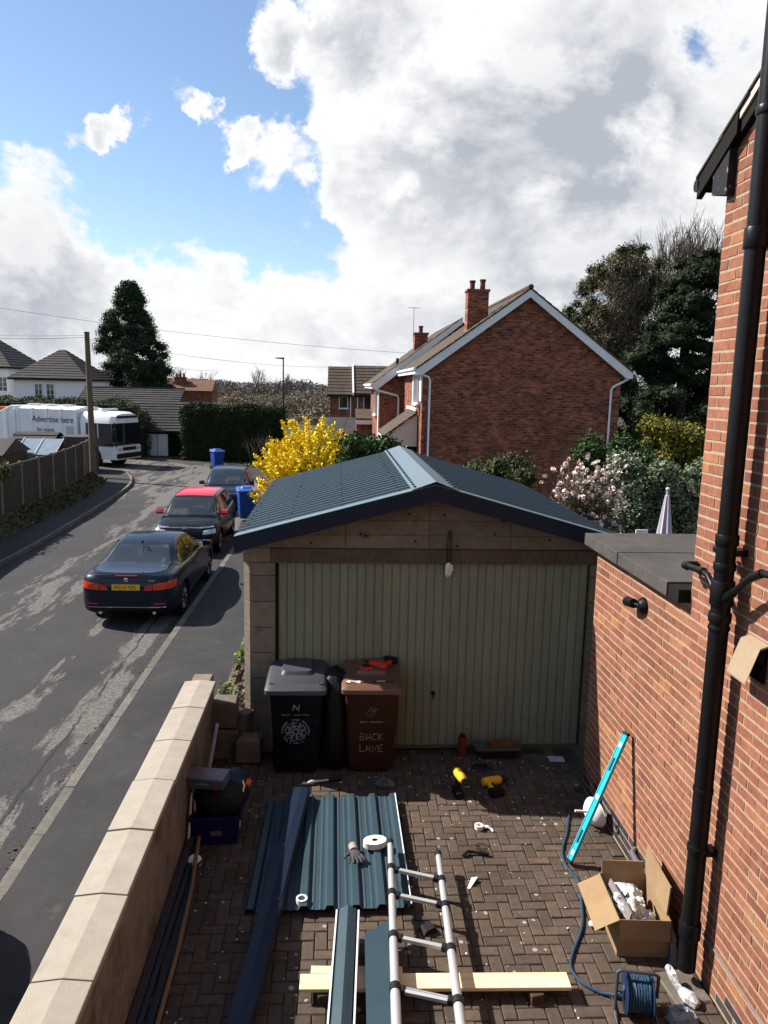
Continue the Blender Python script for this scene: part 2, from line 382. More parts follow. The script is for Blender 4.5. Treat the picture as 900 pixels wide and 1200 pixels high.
def leaves(name, P, size, mat, parent=None, N=None, flat=.0, aspect=.55, kind=None):
    """many small bent leaf faces at the points P"""
    P = np.asarray(P, float); n = len(P)
    d = rng.normal(size=(n, 3)); 
    if N is not None: d = d*.8+np.asarray(N)*1.1
    d /= np.linalg.norm(d, axis=1)[:, None]+1e-9
    a = rng.normal(size=(n, 3)); a -= (a*d).sum(1)[:, None]*d; a /= np.linalg.norm(a, axis=1)[:, None]+1e-9
    b = np.cross(d, a); sz = (size*rng.uniform(.55, 1.45, n))[:, None]
    V = np.empty((n, 4, 3)); V[:, 0] = P-a*sz; V[:, 1] = P-b*sz*aspect+d*sz*.12; V[:, 2] = P+a*sz; V[:, 3] = P+b*sz*aspect+d*sz*.12
    me = bpy.data.meshes.new(name)
    me.vertices.add(4*n); me.vertices.foreach_set('co', V.ravel().astype(np.float32))
    me.loops.add(4*n); me.loops.foreach_set('vertex_index', np.arange(4*n, dtype=np.int32))
    me.polygons.add(n); me.polygons.foreach_set('loop_start', np.arange(0, 4*n, 4, dtype=np.int32))
    try: me.polygons.foreach_set('loop_total', np.full(n, 4, dtype=np.int32))
    except Exception: pass
    me.update(calc_edges=True); me.materials.append(mat)
    o = obj(name, me, parent)
    if kind: o['kind'] = kind
    return o
def clump_points(clumps, per, shell=.55):
    """points on and in ellipsoidal clumps (cx,cy,cz,rx,ry,rz); returns P, N"""
    out = []; nn = []
    for c in clumps:
        k = int(per*(c[3]*c[5])**.9) if per > 0 else int(-per)
        d = rng.normal(size=(k, 3)); d /= np.linalg.norm(d, axis=1)[:, None]
        r = shell+(1-shell)*rng.random(k)**.6
        r *= 1+.16*rng.normal(size=k)
        out.append(np.array(c[:3])+d*r[:, None]*np.array(c[3:6])); nn.append(d)
    return np.concatenate(out), np.concatenate(nn)
def branches(mb, p, d, L, r, depth, spread=.5, n=5, up=.15, kids=3, shrink=.68):
    p = Vector(p); d = Vector(d).normalized(); pts = [p]; rad = [r]; q = p.copy(); dd = d.copy(); k = 4
    for i in range(k):
        dd = (dd+Vector((random.gauss(0, .12), random.gauss(0, .12), random.gauss(0, .08)+up*.3))).normalized()
        q = q+dd*L/k; pts.append(q.copy()); rad.append(r*(1-.45*(i+1)/k))
    mb.tube(pts, rad, n if depth > 1 else 3, caps=False)
    if depth <= 0: return
    for j in range(kids):
        t = random.uniform(.35, 1.0); i = min(k-1, int(t*k)); base = pts[i].lerp(pts[i+1], t*k-i)
        nd = (dd+Vector((random.gauss(0, spread), random.gauss(0, spread), random.gauss(0, spread*.6)+up))).normalized()
        branches(mb, base, nd, L*shrink*random.uniform(.8, 1.2), max(r*.55, .006), depth-1, spread, n, up, kids, shrink)

# ================================================================== SETTING
m_ground = M('turf_soil', (.05, .06, .025), (.09, .085, .05), scale=.4, var=.3, bump=.5, bscale=8, world=True)
m_tar = M('pavement_tarmac', (.045, .043, .047), (.068, .065, .068), scale=1.2, var=.18, bump=.5, bscale=110, world=True, stain=(.10, .096, .092), stain_scale=2.2, stain_lo=.60, stain_hi=.72)
m_kerb = M('kerb_concrete', (.17, .16, .145), (.24, .22, .195), scale=5, var=.25, bump=.4, bscale=70, objr=.14, world=True, dirt=.45)
m_stone = M('cast_coping', (.45, .40, .335), (.495, .445, .375), scale=3, var=.10, bump=.25, bscale=90, objr=.05, world=True, stain=(.36, .31, .25), stain_scale=4.5, stain_lo=.60, stain_hi=.78)
m_block = M('block_wall', (.25, .195, .15), (.34, .27, .21), scale=2.2, var=.22, bump=.5, bscale=55, world=True, stain=(.16, .12, .09), stain_scale=2.6, stain_lo=.5, stain_hi=.66, dirt=.3)
m_mortar = M('mortar', (.46, .34, .24), (.49, .39, .285), scale=9, var=.2, bump=.5, bscale=150, world=True)
m_sand = M('joint_sand', (.055, .045, .035), (.085, .07, .05), scale=14, var=.3, bump=.5, bscale=150, world=True)
m_black = M('black_plastic', (.009, .009, .011), rough=.38, var=.15, spec=.22)
m_felt = M('felt_roof', (.085, .076, .074), (.12, .108, .104), scale=4, var=.2, bump=.5, bscale=160, rough=.85, world=True, dirt=.35)
m_white = M('white_paint', (.78, .78, .78), rough=.45, var=.05, scale=3, world=True, dirt=.12)
m_upvc = M('white_upvc', (.8, .8, .82), rough=.3, var=.03)
m_steel = M('slate_blue_steel', (.042, .078, .105), (.05, .09, .118), rough=.42, scale=2, var=.08, spec=.3, world=True, bump=.05, bscale=20, stain=(.10, .15, .175), stain_scale=3.5, stain_lo=.62, stain_hi=.85)
m_steel_d = M('dark_blue_steel', (.013, .024, .052), rough=.42, var=.08, spec=.2)
m_glass = M('window_glass', (.03, .035, .04), rough=.05, var=0, spec=.8)
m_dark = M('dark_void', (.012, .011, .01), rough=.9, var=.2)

g = MB(); g.quad((-900, -200, -.66), (900, -200, -.66), (900, 1500, -.66), (-900, 1500, -.66))
tag(g.build('ground', m_ground), kind='structure')

def offset(line, d):
    out = []
    for i, p in enumerate(line):
        a = Vector(line[max(i-1, 0)]); b = Vector(line[min(i+1, len(line)-1)]); t = (b-a).normalized(); out.append((p[0]+t.y*d, p[1]-t.x*d))
    return out
def smooth_line(line, n=5):
    out = []
    for i in range(len(line)-1):
        p0 = Vector(line[max(i-1, 0)]); p1 = Vector(line[i]); p2 = Vector(line[i+1]); p3 = Vector(line[min(i+2, len(line)-1)])
        for k in range(n):
            t = k/n; out.append(tuple(.5*((2*p1)+(p2-p0)*t+(2*p0-5*p1+4*p2-p3)*t*t+(3*p1-p0-3*p2+p3)*t**3)))
    return out+[tuple(line[-1])]
def resample(line, step):
    out = [Vector(line[0])]; acc = 0
    for a, b in zip(line[:-1], line[1:]):
        a = Vector(a); b = Vector(b); L = (b-a).length; t = step-acc
        while t <= L: out.append(a+(b-a)*(t/L)); t += step
        acc = (acc+L) % step
    return out
LK = smooth_line([(-8.2, -12), (-8.2, 10), (-8.2, 18.9), (-8.24, 22.4), (-8.46, 27.2), (-8.72, 31.5), (-9.1, 34.7), (-10.1, 38.0), (-11.6, 40.1), (-14.5, 42.0), (-20, 44.3), (-34, 49.8)])
RK = smooth_line([(-2.97, -12), (-2.97, 3), (-2.97, 9.5), (-2.93, 14), (-2.87, 18), (-2.82, 22), (-2.96, 27.6), (-3.45, 33.2), (-4.4, 37.8), (-6.5, 41.9), (-8.9, 44.2), (-11.6, 46.2), (-20, 49.6), (-34, 55.2)])
def strip(name, A, B, z, mat, thick=.0):
    n = len(A); mb = MB()
    vs = [(*p, z) for p in A]+[(*p, z) for p in B]
    fs = [(i, i+1, n+i+1, n+i) for i in range(n-1)]
    if thick:
        vs += [(*p, z-thick) for p in A]+[(*p, z-thick) for p in B]
        for i in range(n-1): fs += [(i+1, i, 2*n+i, 2*n+i+1), (n+i, n+i+1, 3*n+i+1, 3*n+i)]
    mb.add(vs, fs); return mb.build(name, mat)
tag(strip('road', LK, RK, -.60, road_mat()), kind='structure')
# pavements, raised behind their kerbs
RPo = []
for (x, y) in RK:
    e = -1.34 if y < 12.7 else (-1.05 if y < 30 else None)
    RPo.append((e, y) if e is not None else None)
RP = offset(RK, 1.95)
RPo = [a if a else b for a, b in zip(RPo, RP)]
tag(strip('pavement', offset(RK, .12), RPo, -.478, m_tar, .14), kind='structure')
LP = offset(LK, -2.25)
tag(strip('pavement', LP, offset(LK, -.12), -.478, m_tar, .14), kind='structure')
def kerb(line, y0, y1, side):
    root = bpy.data.objects.new('kerb', None); COL.objects.link(root); root['kind'] = 'structure'
    pts = [p for p in resample(line, .915) if y0 < p.y < y1]
    me = MB().prism([(-.062, -.2), (.062, -.2), (.062, .098), (.05, .117), (-.03, .122), (-.062, .122)] if side > 0 else [(-.062, -.2), (.062, -.2), (.062, .122), (.03, .122), (-.05, .117), (-.062, .098)], 'x', -.452, .452).mesh('kerb_stone')
    me.materials.append(m_kerb)
    for a, b in zip(pts[:-1], pts[1:]):
        d = (b-a); o = obj('kerb_stone', me, root, ((a.x+b.x)/2, (a.y+b.y)/2, -.60+random.uniform(-.004, .004)), (random.gauss(0, .008), random.gauss(0, .004), math.atan2(d.y, d.x)))
    return root
kerb(offset(RK, .06), 2.5, 50, -1); kerb(offset(LK, -.06), 14, 50, 1)
gutter = MB()
for ln, sd in ((RK, -.14),):
    A = [p for p in ln if -5 < p[1] < 40]; B = offset(A, sd); A2 = offset(A, -.004)
# far hills
hm = M('hillside', (.13, .12, .10), (.19, .16, .12), scale=.02, var=.25, bump=0, world=True)
h = MB(); n = 60
ridge = []
for i in range(n):
    x = -700+i*1400/(n-1); ridge.append((x, 620+40*math.sin(i*.7), 3.5+3.2*math.sin(i*.33+1)+2.2*math.sin(i*.81)))
vs = []
for (x, y, z) in ridge: vs += [(x, y-330, -.7), (x, y-120, z*.6), (x, y, z), (x, y+200, -.7)]
fs = [(i*4+k, i*4+4+k, i*4+5+k, i*4+1+k) for i in range(n-1) for k in range(3)]
tag(h.add(vs, fs).build('hill', hm, smooth=True), kind='structure')

# ------------------------------------------------------------------ driveway of block pavers
def projpix(p):
    d = Vector((p[0], p[1], p[2]-4.0)); c = [sum(RM[r][k]*d[r] for r in range(3)) for k in range(3)]
    return (450+900*c[0]/c[2], 600+900*c[1]/c[2], c[2]) if c[2] > .1 else (9e9, 9e9, .1)
drive = MB(); drive.b2((-1.29, -1, -.35), (2.7, 8.0, -.012))
drive = tag(drive.build('driveway', m_sand), kind='structure')
def paver_mesh(mb, w, d, c=(0, 0, 0), dz=0):
    x, y = w/2-.003, d/2-.003; b = .006
    vs = [(-x, -y, -.05), (x, -y, -.05), (x, y, -.05), (-x, y, -.05), (-x, -y, -.005), (x, -y, -.005), (x, y, -.005), (-x, y, -.005), (-x+b, -y+b, 0), (x-b, -y+b, 0), (x-b, y-b, 0), (-x+b, y-b, 0)]
    fs = [(8, 9, 10, 11)]+[(l+i, l+(i+1) % 4, l+4+(i+1) % 4, l+4+i) for l in (0, 4) for i in range(4)]
    mb.add([(a+c[0], bb+c[1], z+c[2]+dz) for a, bb, z in vs], fs)
pm = {}
for k, (w, d) in {'h': (.19, .095), 'v': (.095, .19)}.items():
    mb = MB(); paver_mesh(mb, w, d); me = bpy.data.meshes.new('brick'); me.from_pydata(mb.v, [], mb.f); me.materials.append(PAVER); pm[k] = me
pav = []
for i in range(-15, 29):
    for j in range(26, 85):
        k = (i-j) % 4
        if k == 0: pav.append(('h', (i+1)*.095, (j+.5)*.095))
        elif k == 3: pav.append(('v', (i+.5)*.095, (j+1)*.095))
pav = [(k, x-.02, y) for k, x, y in pav if -1.2 < x < 2.52 and 2.6 < y < 7.93]
def hid(x, y):
    if -.6 < x < .56 and 5.35 < y < 6.88: return True
    px_, py_, _ = projpix((x, y, 0)); return not (-20 < px_ < 920 and py_ < 1215)
vis = sorted([q for q in pav if not hid(q[1], q[2])], key=lambda q: q[1]**2*.3+q[2]**2)
solo = set(vis[:298]); rest = MB()
for q in pav:
    k, x, y = q; z = random.gauss(0, .0022)
    if q in solo: obj('brick', pm[k], drive, (x, y, z), (random.gauss(0, .007), random.gauss(0, .007), random.gauss(0, .012)))
    else: paver_mesh(rest, *((.19, .095) if k == 'h' else (.095, .19)), c=(x+random.gauss(0, .0008), y, z))
me = bpy.data.meshes.new('paving'); me.from_pydata(rest.v, [], rest.f); me.materials.append(PAVER)
tag(obj('paving', me, drive), kind='stuff')

# ------------------------------------------------------------------ boundary wall with coping stones
gw = thing('garden_wall', 'low rendered block wall topped with pale coping stones between the driveway and the pavement', 'wall', (-1.38, 5.5, 0))
def rel(o, root): o.location = o.location-root.location; return o
MB().b2((-1.50, 1.0, -.66), (-1.265, 7.63, .9)).build('wall', m_block, gw, loc=(1.38, -5.5, 0))

ys = [7.66-.678*k for k in range(11)]

for a, b in zip(ys[:-1], ys[1:]):
    dz = random.gauss(0, .003)
    mb = MB().prism([(-1.535, .9), (-1.22, .9), (-1.22, .945), (-1.375, .962), (-1.535, .945)], 'y', b+.006, a-.006)
    mb.build('coping_stone', m_stone, gw, bevel=.006, loc=(1.38+random.gauss(0, .002), -5.5, dz))
MB().b2((-1.49, 1.0, .88), (-1.28, 7.6, .915)).build('mortar_bed', m_sand, gw, loc=(1.38, -5.5, 0))
MB().box((-1.38, 7.78, .15), (.2, .26, 1.55), ch=.01).build('end_pier', m_block, gw, loc=(1.38, -5.5, 0))

# raised bed between pavement and garage, held by old concrete blocks
m_conc = M('old_concrete', (.17, .145, .12), (.24, .205, .17), scale=4, var=.25, bump=.6, bscale=60, world=True, objr=.1, dirt=.5)
def block(name, c, d, label, rz=0, ch=.015, wonk=.006):
    o = MB().box((0, 0, 0), d, ch=ch).build(name, m_conc, None, loc=c, rot=(0, 0, rz), wonk=wonk, bevel=.006)
    return tag(o, label, 'block')
block('concrete_block', (-1.155, 7.92, .49), (.26, .2, .31), 'square concrete block holding the soil bed, upper of the two beside the wall end')
block('concrete_block', (-1.15, 7.9, .16), (.28, .22, .33), 'square concrete block at ground level under the soil bed, behind the blue crate', .03)
block('concrete_block', (-.89, 7.76, .15), (.25, .2, .31), 'low loose concrete block standing against the garage pier left of the black bin', -.05, .04)
bed = MB()
sx, sy = 7, 22
vs = [(-1.29+.29*i/(sx-1), 8.0+4.3*j/(sy-1), .40+.05*math.sin(i*1.7+j*.9)*.5+random.uniform(-.02, .03)) for j in range(sy) for i in range(sx)]
fs = [(j*sx+i, j*sx+i+1, (j+1)*sx+i+1, (j+1)*sx+i) for j in range(sy-1) for i in range(sx-1)]
bed.add(vs, fs); bed.b2((-1.3, 8.0, -.6), (-1.0, 12.3, .36))
m_soil = M('soil', (.10, .075, .05), (.17, .13, .09), scale=14, var=.45, bump=1., bscale=50, world=True)
tag(bed.build('soil_bed', m_soil), kind='structure')
litter = MB()
for i in range(60): litter.box((random.uniform(-1.27, -1.03), random.uniform(8.05, 9.9), .43+random.uniform(-.01, .03)), (random.uniform(.02, .06), random.uniform(.02, .05), random.uniform(.012, .03)), rot=(random.random(), random.random(), random.random()*3))
tag(litter.build('rubble', M('stone_chip', (.24, .20, .16), (.36, .30, .25), scale=9, var=.3, island=.35)), kind='stuff')

# ------------------------------------------------------------------ brick house on the right with its flat roofed extension
WX = 2.56
hs = thing('brick_house', 'red brick house on the right with a flat roofed rear extension', 'house', (WX, 5.2, 0))
off = (-WX, -5.2, 0)
def roofz(y): return 5.45+(5.48-y)*.575
core = MB()
core.prism([(-8, -.5), (5.215, -.5), (5.215, roofz(5.215)-.1), (0, roofz(0)-.1), (-8, roofz(0)-.1)], 'x', WX+.002, WX+.25)
core.b2((WX+.002, 5.216, -.5), (WX+.25, 7.195, 2.5)); core.b2((WX+.25, 6.95, -.5), (6.5, 7.195, 2.5)); core.b2((WX+.25, 4.99, 2.4), (9, 5.212, 5.6))
core.build('wall', m_mortar, hs, loc=off)
wing = MB().b2((-1.3, -.55, -.5), (WX+.01, -.3, 7.6))  # unseen wall behind the camera, set close to hold back sky light
wing.build('unseen_wing', brick_wall_mat('house_brick_texture', (.33, .12, .075), (.24, .085, .06), (.5, .42, .33)), hs, loc=off)
bm_full = MB().box((.05, 0, 0), (.1, .2125, .0625), ch=.0035).mesh('brick'); bm_full.materials.append(BRICK_R)
bm_half = MB().box((.05, 0, 0), (.1, .0995, .0625), ch=.0035).mesh('brick'); bm_half.materials.append(BRICK_R)
bmb_full = bm_full.copy(); bmb_full.materials[0] = BRICK_B
bmb_half = bm_half.copy(); bmb_half.materials[0] = BRICK_B
cand = []
for r in range(0, 90):
    z = .0375+r*.075-.0
    top = 7.19 if z < 2.47 else 5.215
    if z < 2.47: cuts = []
    y = top; first = (r % 2 == 0)
    while y > 2.3:
        L = .1125 if (first and y == top) else .225
        yc = y-L/2
        if z < roofz(yc)-.14: cand.append((z, yc, L < .2))
        y -= L
def bshow(c):
    px_, py_, d = projpix((WX, c[1], c[0])); return -10 < px_ < 915 and -20 < py_ < 1215
seen = sorted([c for c in cand if bshow(c)], key=lambda c: projpix((WX, c[1], c[0]))[2])
solo = set(seen[:296]); rb = MB(); rbb = MB()
def is_blue(z, y): return z < .24 and (y > 5.3 or y < 4.35) and random.random() < (.95 if y > 5.3 else .6)
for c in cand:
    z, y, hf = c; x = WX-.001+max(-.0018, min(.0012, random.gauss(0, .0010))); blue = is_blue(z, y)
    if c in solo:
        obj('brick', (bmb_half if hf else bmb_full) if blue else (bm_half if hf else bm_full), hs, (x-WX, y-5.2+random.gauss(0, .0015), z+random.gauss(0, .0012)), (random.gauss(0, .005), 0, random.gauss(0, .003)))
    else: (rbb if blue else rb).box((x+.05, y+random.gauss(0, .0015), z+random.gauss(0, .0012)), (.1, .0995 if hf else .2125, .0625), ch=.0035)
for q, mt in ((rb, BRICK_R), (rbb, BRICK_B)):
    me = bpy.data.meshes.new('brickwork'); me.from_pydata(q.v, [], q.f); me.materials.append(mt); tag(obj('brickwork', me, hs, off), kind='stuff')
# flat roof slab: two lengths of kerbed felt edge, roof deck
mb = MB()
mb.b2((2.455, 6.415, 2.5), (6.6, 7.30, 2.615))
mb.build('flat_roof_edge', m_felt, hs, loc=off, bevel=.008)
mb = MB().b2((2.46, 5.40, 2.5), (6.6, 6.408, 2.612)); mb.build('flat_roof_edge', m_felt, hs, loc=off, bevel=.008)
MB().b2((2.472, 5.222, 2.5), (2.75, 5.395, 2.598)).build('roof_junction', m_dark, hs, loc=off)  # near-black fill between the flat roof edge and the house corner
# main roof: verge, tiles, eaves box
m_tile = M('dark_roof_tile', (.055, .045, .042), (.09, .07, .062), scale=5, var=.3, bump=.4, bscale=50, world=True, objr=.2)
m_verge = M('verge_mortar', (.55, .46, .36), (.62, .54, .45), scale=6, var=.2, bump=.4, bscale=60, world=True)
def slopebox(x0, x1, ya, yb, t0, t1):
    return MB().prism([(ya, roofz(ya)+t0), (yb, roofz(yb)+t0), (yb, roofz(yb)+t1), (ya, roofz(ya)+t1)], 'x', x0, x1)
slopebox(2.515, 9, 5.45, -1.2, -.10, -.02).build('soffit_board', m_dark, hs, loc=off)
slopebox(2.50, 2.53, 5.02, -1.2, -.018, .03).build('verge_mortar', m_verge, hs, loc=off)
slopebox(2.535, 9, 5.47, -1.2, -.018, .03).build('roof', m_tile, hs, loc=off)
for i in range(12):
    a = 5.53-i*.285; b = a-.34; tl = .018
    MB().prism([(a, roofz(a)+.034+.014), (b, roofz(b)+.034), (b, roofz(b)+.034+tl), (a, roofz(a)+.034+.014+tl)], 'x', 2.482+random.gauss(0, .004), 2.76).build('roof_tile', m_tile, hs, loc=off)
slopebox(2.49, 2.53, 5.51, 5.015, -.10, .03).build('barge_end', m_dark, hs, loc=off)
MB().prism([(5.11, 5.27), (5.31, 5.31), (5.31, 5.47), (5.11, 5.56)], 'x', 2.502, 2.6).build('eaves_box', M('peeling_black', (.02, .02, .025), rough=.6, stain=(.30, .31, .34), stain_scale=22, stain_lo=.58, stain_hi=.66, var=.2, world=True), hs, loc=off, bevel=.004)
MB().tube([(2.49, 5.53, 5.43), (9, 5.53, 5.43)], .045, 10).build('gutter', m_black, hs, loc=off, smooth=True)

# soil pipe with its branches
sp = thing('soil_pipe', 'tall black soil pipe with two branch pipes fixed to the brick house wall', 'drainpipe', (2.44, 4.56, 0))
so_ = (-2.44, -4.56, 0)
m_pipe = M('soil_pipe_plastic', (.007, .007, .009), (.010, .010, .012), rough=.36, var=.25, scale=8, spec=.18, world=True, bump=.04, bscale=30)
mb = MB(); mb.cyl((2.44, 4.56, .1), (2.44, 4.56, 7.4), .060, 24); mb.build('pipe', m_pipe, sp, smooth=True, loc=so_)
for z, r, hgt in ((3.10, .070, .07), (2.93, .068, .05), (2.60, .070, .06), (2.53, .067, .03), (4.9, .070, .12), (1.42, .065, .04), (1.0, .068, .05), (.40, .071, .12), (2.76, .072, .16), (5.6, .068, .05)):
    MB().lathe([(.05, z-hgt/2), (r-.003, z-hgt/2), (r, z-hgt/2+.006), (r, z+hgt/2-.006), (r-.003, z+hgt/2), (.05, z+hgt/2)], 24, Matrix.Translation((2.44, 4.56, 0))).build('collar', m_pipe, sp, smooth=True, loc=so_)
for z in (.98, 3.02, 4.86):
    MB().b2((2.44, 4.515, z-.02), (2.557, 4.605, z+.02)).build('pipe_bracket', m_pipe, sp, loc=so_)
MB().cyl((2.44, 4.63, 3.02), (2.44, 4.675, 3.02), .03, 12).build('access_cap', m_pipe, sp, smooth=True, loc=so_)
mb = MB().tube([(2.545, 5.13, 2.81), (2.46, 5.13, 2.81), (2.44, 5.09, 2.81), (2.44, 4.84, 2.83), (2.44, 4.76, 2.82), (2.44, 4.66, 2.75), (2.44, 4.60, 2.70)], .022, 12)
for a, b in (((2.44, 4.88, 2.827), (2.44, 4.82, 2.832)), ((2.44, 4.69, 2.77), (2.44, 4.655, 2.745)), ((2.44, 5.05, 2.81), (2.44, 5.10, 2.81))): mb.cyl(a, b, .027, 12)
mb.build('branch_pipe', m_pipe, sp, smooth=True, loc=so_)
mb = MB().tube([(2.44, 4.60, 2.70), (2.43, 4.50, 2.735), (2.43, 4.44, 2.78), (2.43, 4.2, 2.96), (2.44, 4.14, 2.99), (2.44, 3.4, 3.03)], .022, 12)
for a, b in (((2.43, 4.47, 2.757), (2.43, 4.41, 2.80)), ((2.43, 4.22, 2.945), (2.436, 4.13, 2.99))): mb.cyl(a, b, .027, 12)
mb.build('branch_pipe', m_pipe, sp, smooth=True, loc=so_)

# small things fixed to the wall
wl = thing('wall_lamp', 'small black outside spotlight fixed to the brick wall under the flat roof', 'outside light', (2.555, 6.0, 2.25))
MB().lathe([(.001, 0), (.075, 0), (.07, .02), (.045, .05), (.001, .055)], 18, Matrix.Rotation(-PI/2, 4, 'Y')).build('mounting_plate', m_black, wl, smooth=True)
MB().tube([(-.04, 0, 0), (-.075, .05, .01)], .018, 10).build('arm', m_black, wl, smooth=True)
MB().cyl((-.075, .03, .012), (-.075, .17, -.008), .04, 16, .044).build('lamp_head', m_black, wl, smooth=True)
MB().cyl((-.075, .171, -.008), (-.075, .173, -.008), .036, 16).build('lens', m_glass, wl)
vt = thing('vent_cowl', 'beige sloping vent cover on the brick wall right of the black pipe', 'vent cover', (WX, 4.29, 2.42))
mcowl = M('beige_plastic', (.42, .32, .22), rough=.5, var=.1)
MB()._sheet([(-.005, .12), (-.06, .10), (-.13, -.11)], 'y', -.11, .11, .012).build('hood', mcowl, vt)
for y in (-.10, .09): MB().prism([(-.005, .09), (-.05, .07), (-.07, .02), (-.005, .0)], 'y', y, y+.010).build('hood_shade', m_dark, vt)  # near-black cheeks: shade under the hood put into their colour
MB().b2((-.02, -.1, -.12), (-.002, .1, .1)).build('grille', m_dark, vt)
wp = thing('waste_pipe', 'grey waste pipe with clips running low along the brick wall behind the cardboard box', 'pipe', (2.5, 5.2, 0))
m_grey = M('grey_plastic', (.16, .165, .175), rough=.4, var=.1)
wo = (-2.5, -5.2, 0)
MB().tube([(2.55, 5.78, .2), (2.50, 5.72, .2), (2.49, 5.5, .2), (2.49, 5.1, .19), (2.485, 4.98, .17), (2.45, 4.84, .16), (2.43, 4.74, .10), (2.42, 4.71, -.02)], .024, 12).build('pipe', m_grey, wp, smooth=True, loc=wo)
for a, b in (((2.49, 5.6, .2), (2.49, 5.5, .2)), ((2.487, 5.03, .18), (2.48, 4.96, .168)), ((2.446, 4.82, .152), (2.436, 4.77, .12)), ((2.421, 4.715, .03), (2.42, 4.71, 0))): MB().cyl(a, b, .031, 12).build('collar', m_grey, wp, smooth=True, loc=wo)
wk = MB().tube([(WX-.004, 6.19+.03*math.cos(t), .12+.035*math.sin(t)) for t in np.linspace(0, 5.2, 14)], .006, 6)
tag(wk.build('wall_hook', m_black, smooth=True), 'small black wire loop on the brick wall above the blue bricks', 'hook')
cb = MB().tube([(WX-.006, 4.62, .335), (WX-.006, 4.3, .335), (WX-.006, 3.4, .332)], .006, 6)
tag(cb.build('cable', M('grey_cable', (.25, .24, .23), rough=.6)), 'thin grey cable clipped along the mortar line at the foot of the brick house', 'cable')

# ------------------------------------------------------------------ concrete garage
ga = thing('concrete_garage', 'concrete panel garage with a slate blue steel roof and a green corrugated door', 'garage', (1.02, 8.0, 0))
go = (-1.02, -8.0, 0)
GX0, GX1, GF, GB, AX, AZ_, EZ = -.97, 3.01, 7.97, 12.5, 1.02, 2.98, 2.43
m_panel = M('garage_concrete', (.215, .18, .145), (.285, .24, .19), scale=3, var=.2, bump=.8, bscale=45, world=True, objr=.12, dirt=.35, stain=(.13, .10, .08), stain_scale=3., stain_lo=.58, stain_hi=.75)
m_lint = M('lintel_concrete', (.115, .085, .07), (.16, .12, .10), scale=6, var=.3, bump=.6, bscale=60, world=True)
def top(x): return AZ_-.14-(abs(x-AX))*(AZ_-EZ)/2.02
# left pier: stacked panels with a chamfered lit corner; right pier the same
for k in range(8):
    z0 = k*.285-.0; z1 = min(z0+.28, 2.13)
    if z1 <= z0: break
    MB().prism([(GX0, GF+.09), (GX0+.07, GF), (-.63, GF), (-.63, GF+.12), (GX0, GF+.12)], 'z', z0, z1).build('concrete_panel', m_panel, ga, loc=go, bevel=.006)
    MB().prism([(2.78, GF), (GX1, GF), (GX1, GF+.12), (2.78, GF+.12)], 'z', z0, z1).build('concrete_panel', m_panel, ga, loc=go, bevel=.006)
for k in range(8):
    z0 = k*.285; z1 = min(z0+.28, 2.25)
    for i in range(3):
        y0 = GF+.13+i*1.47; 
        for x in (GX0, GX1-.08): MB().b2((x, y0, z0), (x+.08, y0+1.46, z1)).build('concrete_panel', m_panel, ga, loc=go)
MB().prism([(GX0, 0), (GX1, 0), (GX1, 2.2), (AX, 2.84), (GX0, 2.2)], 'y', GB-.08, GB).build('rear_wall', m_panel, ga, loc=go)
mb = MB().box((GX0+.01, 7.93, .25), (.1, .16, .5), rot=(0, .12, -.5)); mb.build('cement_fillet', m_conc, ga, loc=go, bevel=.01)
# lintel and gable panels
MB().b2((GX0+.30, GF-.015, 2.135), (GX1-.02, GF+.12, 2.29)).build('lintel', m_lint, ga, loc=go, bevel=.006)
MB().b2((GX0, GF+.002, 2.135), (GX0+.295, GF+.12, 2.29)).build('concrete_panel', m_panel, ga, loc=go, bevel=.006)
rows = [2.295, 2.44, 2.60, 2.76, 2.95]; cols = [GX0, GX0+.32, .10, .97, 1.96, 2.6, GX1]
cols = [GX0, .11, 1.0, 1.88, GX1]
for za, zb in zip(rows[:-1], rows[1:]):
    for xa, xb in zip(cols[:-1], cols[1:]):
        xs = [xa+.003+(xb-xa-.006)*i/8 for i in range(9)]
        pts = [(x, min(zb-.004, top(x))) for x in xs]
        if max(p[1] for p in pts) <= za+.02: continue
        good = [p for p in pts if p[1] > za+.008]
        poly = [(good[0][0], za), (good[-1][0], za)]+list(reversed(good))
        MB().prism(poly, 'y', GF+.004+random.uniform(-.003, .003), GF+.11).build('concrete_panel', m_panel, ga, loc=go)
for x in (.11, 1.0, 1.88): MB().b2((x-.006, GF+.012, 2.29), (x+.006, GF+.1, top(x))).build('joint_strip', m_dark, ga, loc=go)
bolts = MB()
for x, z in ((-.25, 2.35), (-.2, 2.5), (.27, 2.45), (.32, 2.43), (.85, 2.38), (.78, 2.67), (1.15, 2.66), (1.7, 2.46), (1.3, 2.33), (.75, 2.23), (1.35, 2.24), (2.2, 2.25), (2.3, 2.4)): bolts.cyl((x, GF+.01, z), (x, GF-.012, z), .011, 8)
bolts.build('bolt_heads', m_dark, ga, loc=go)
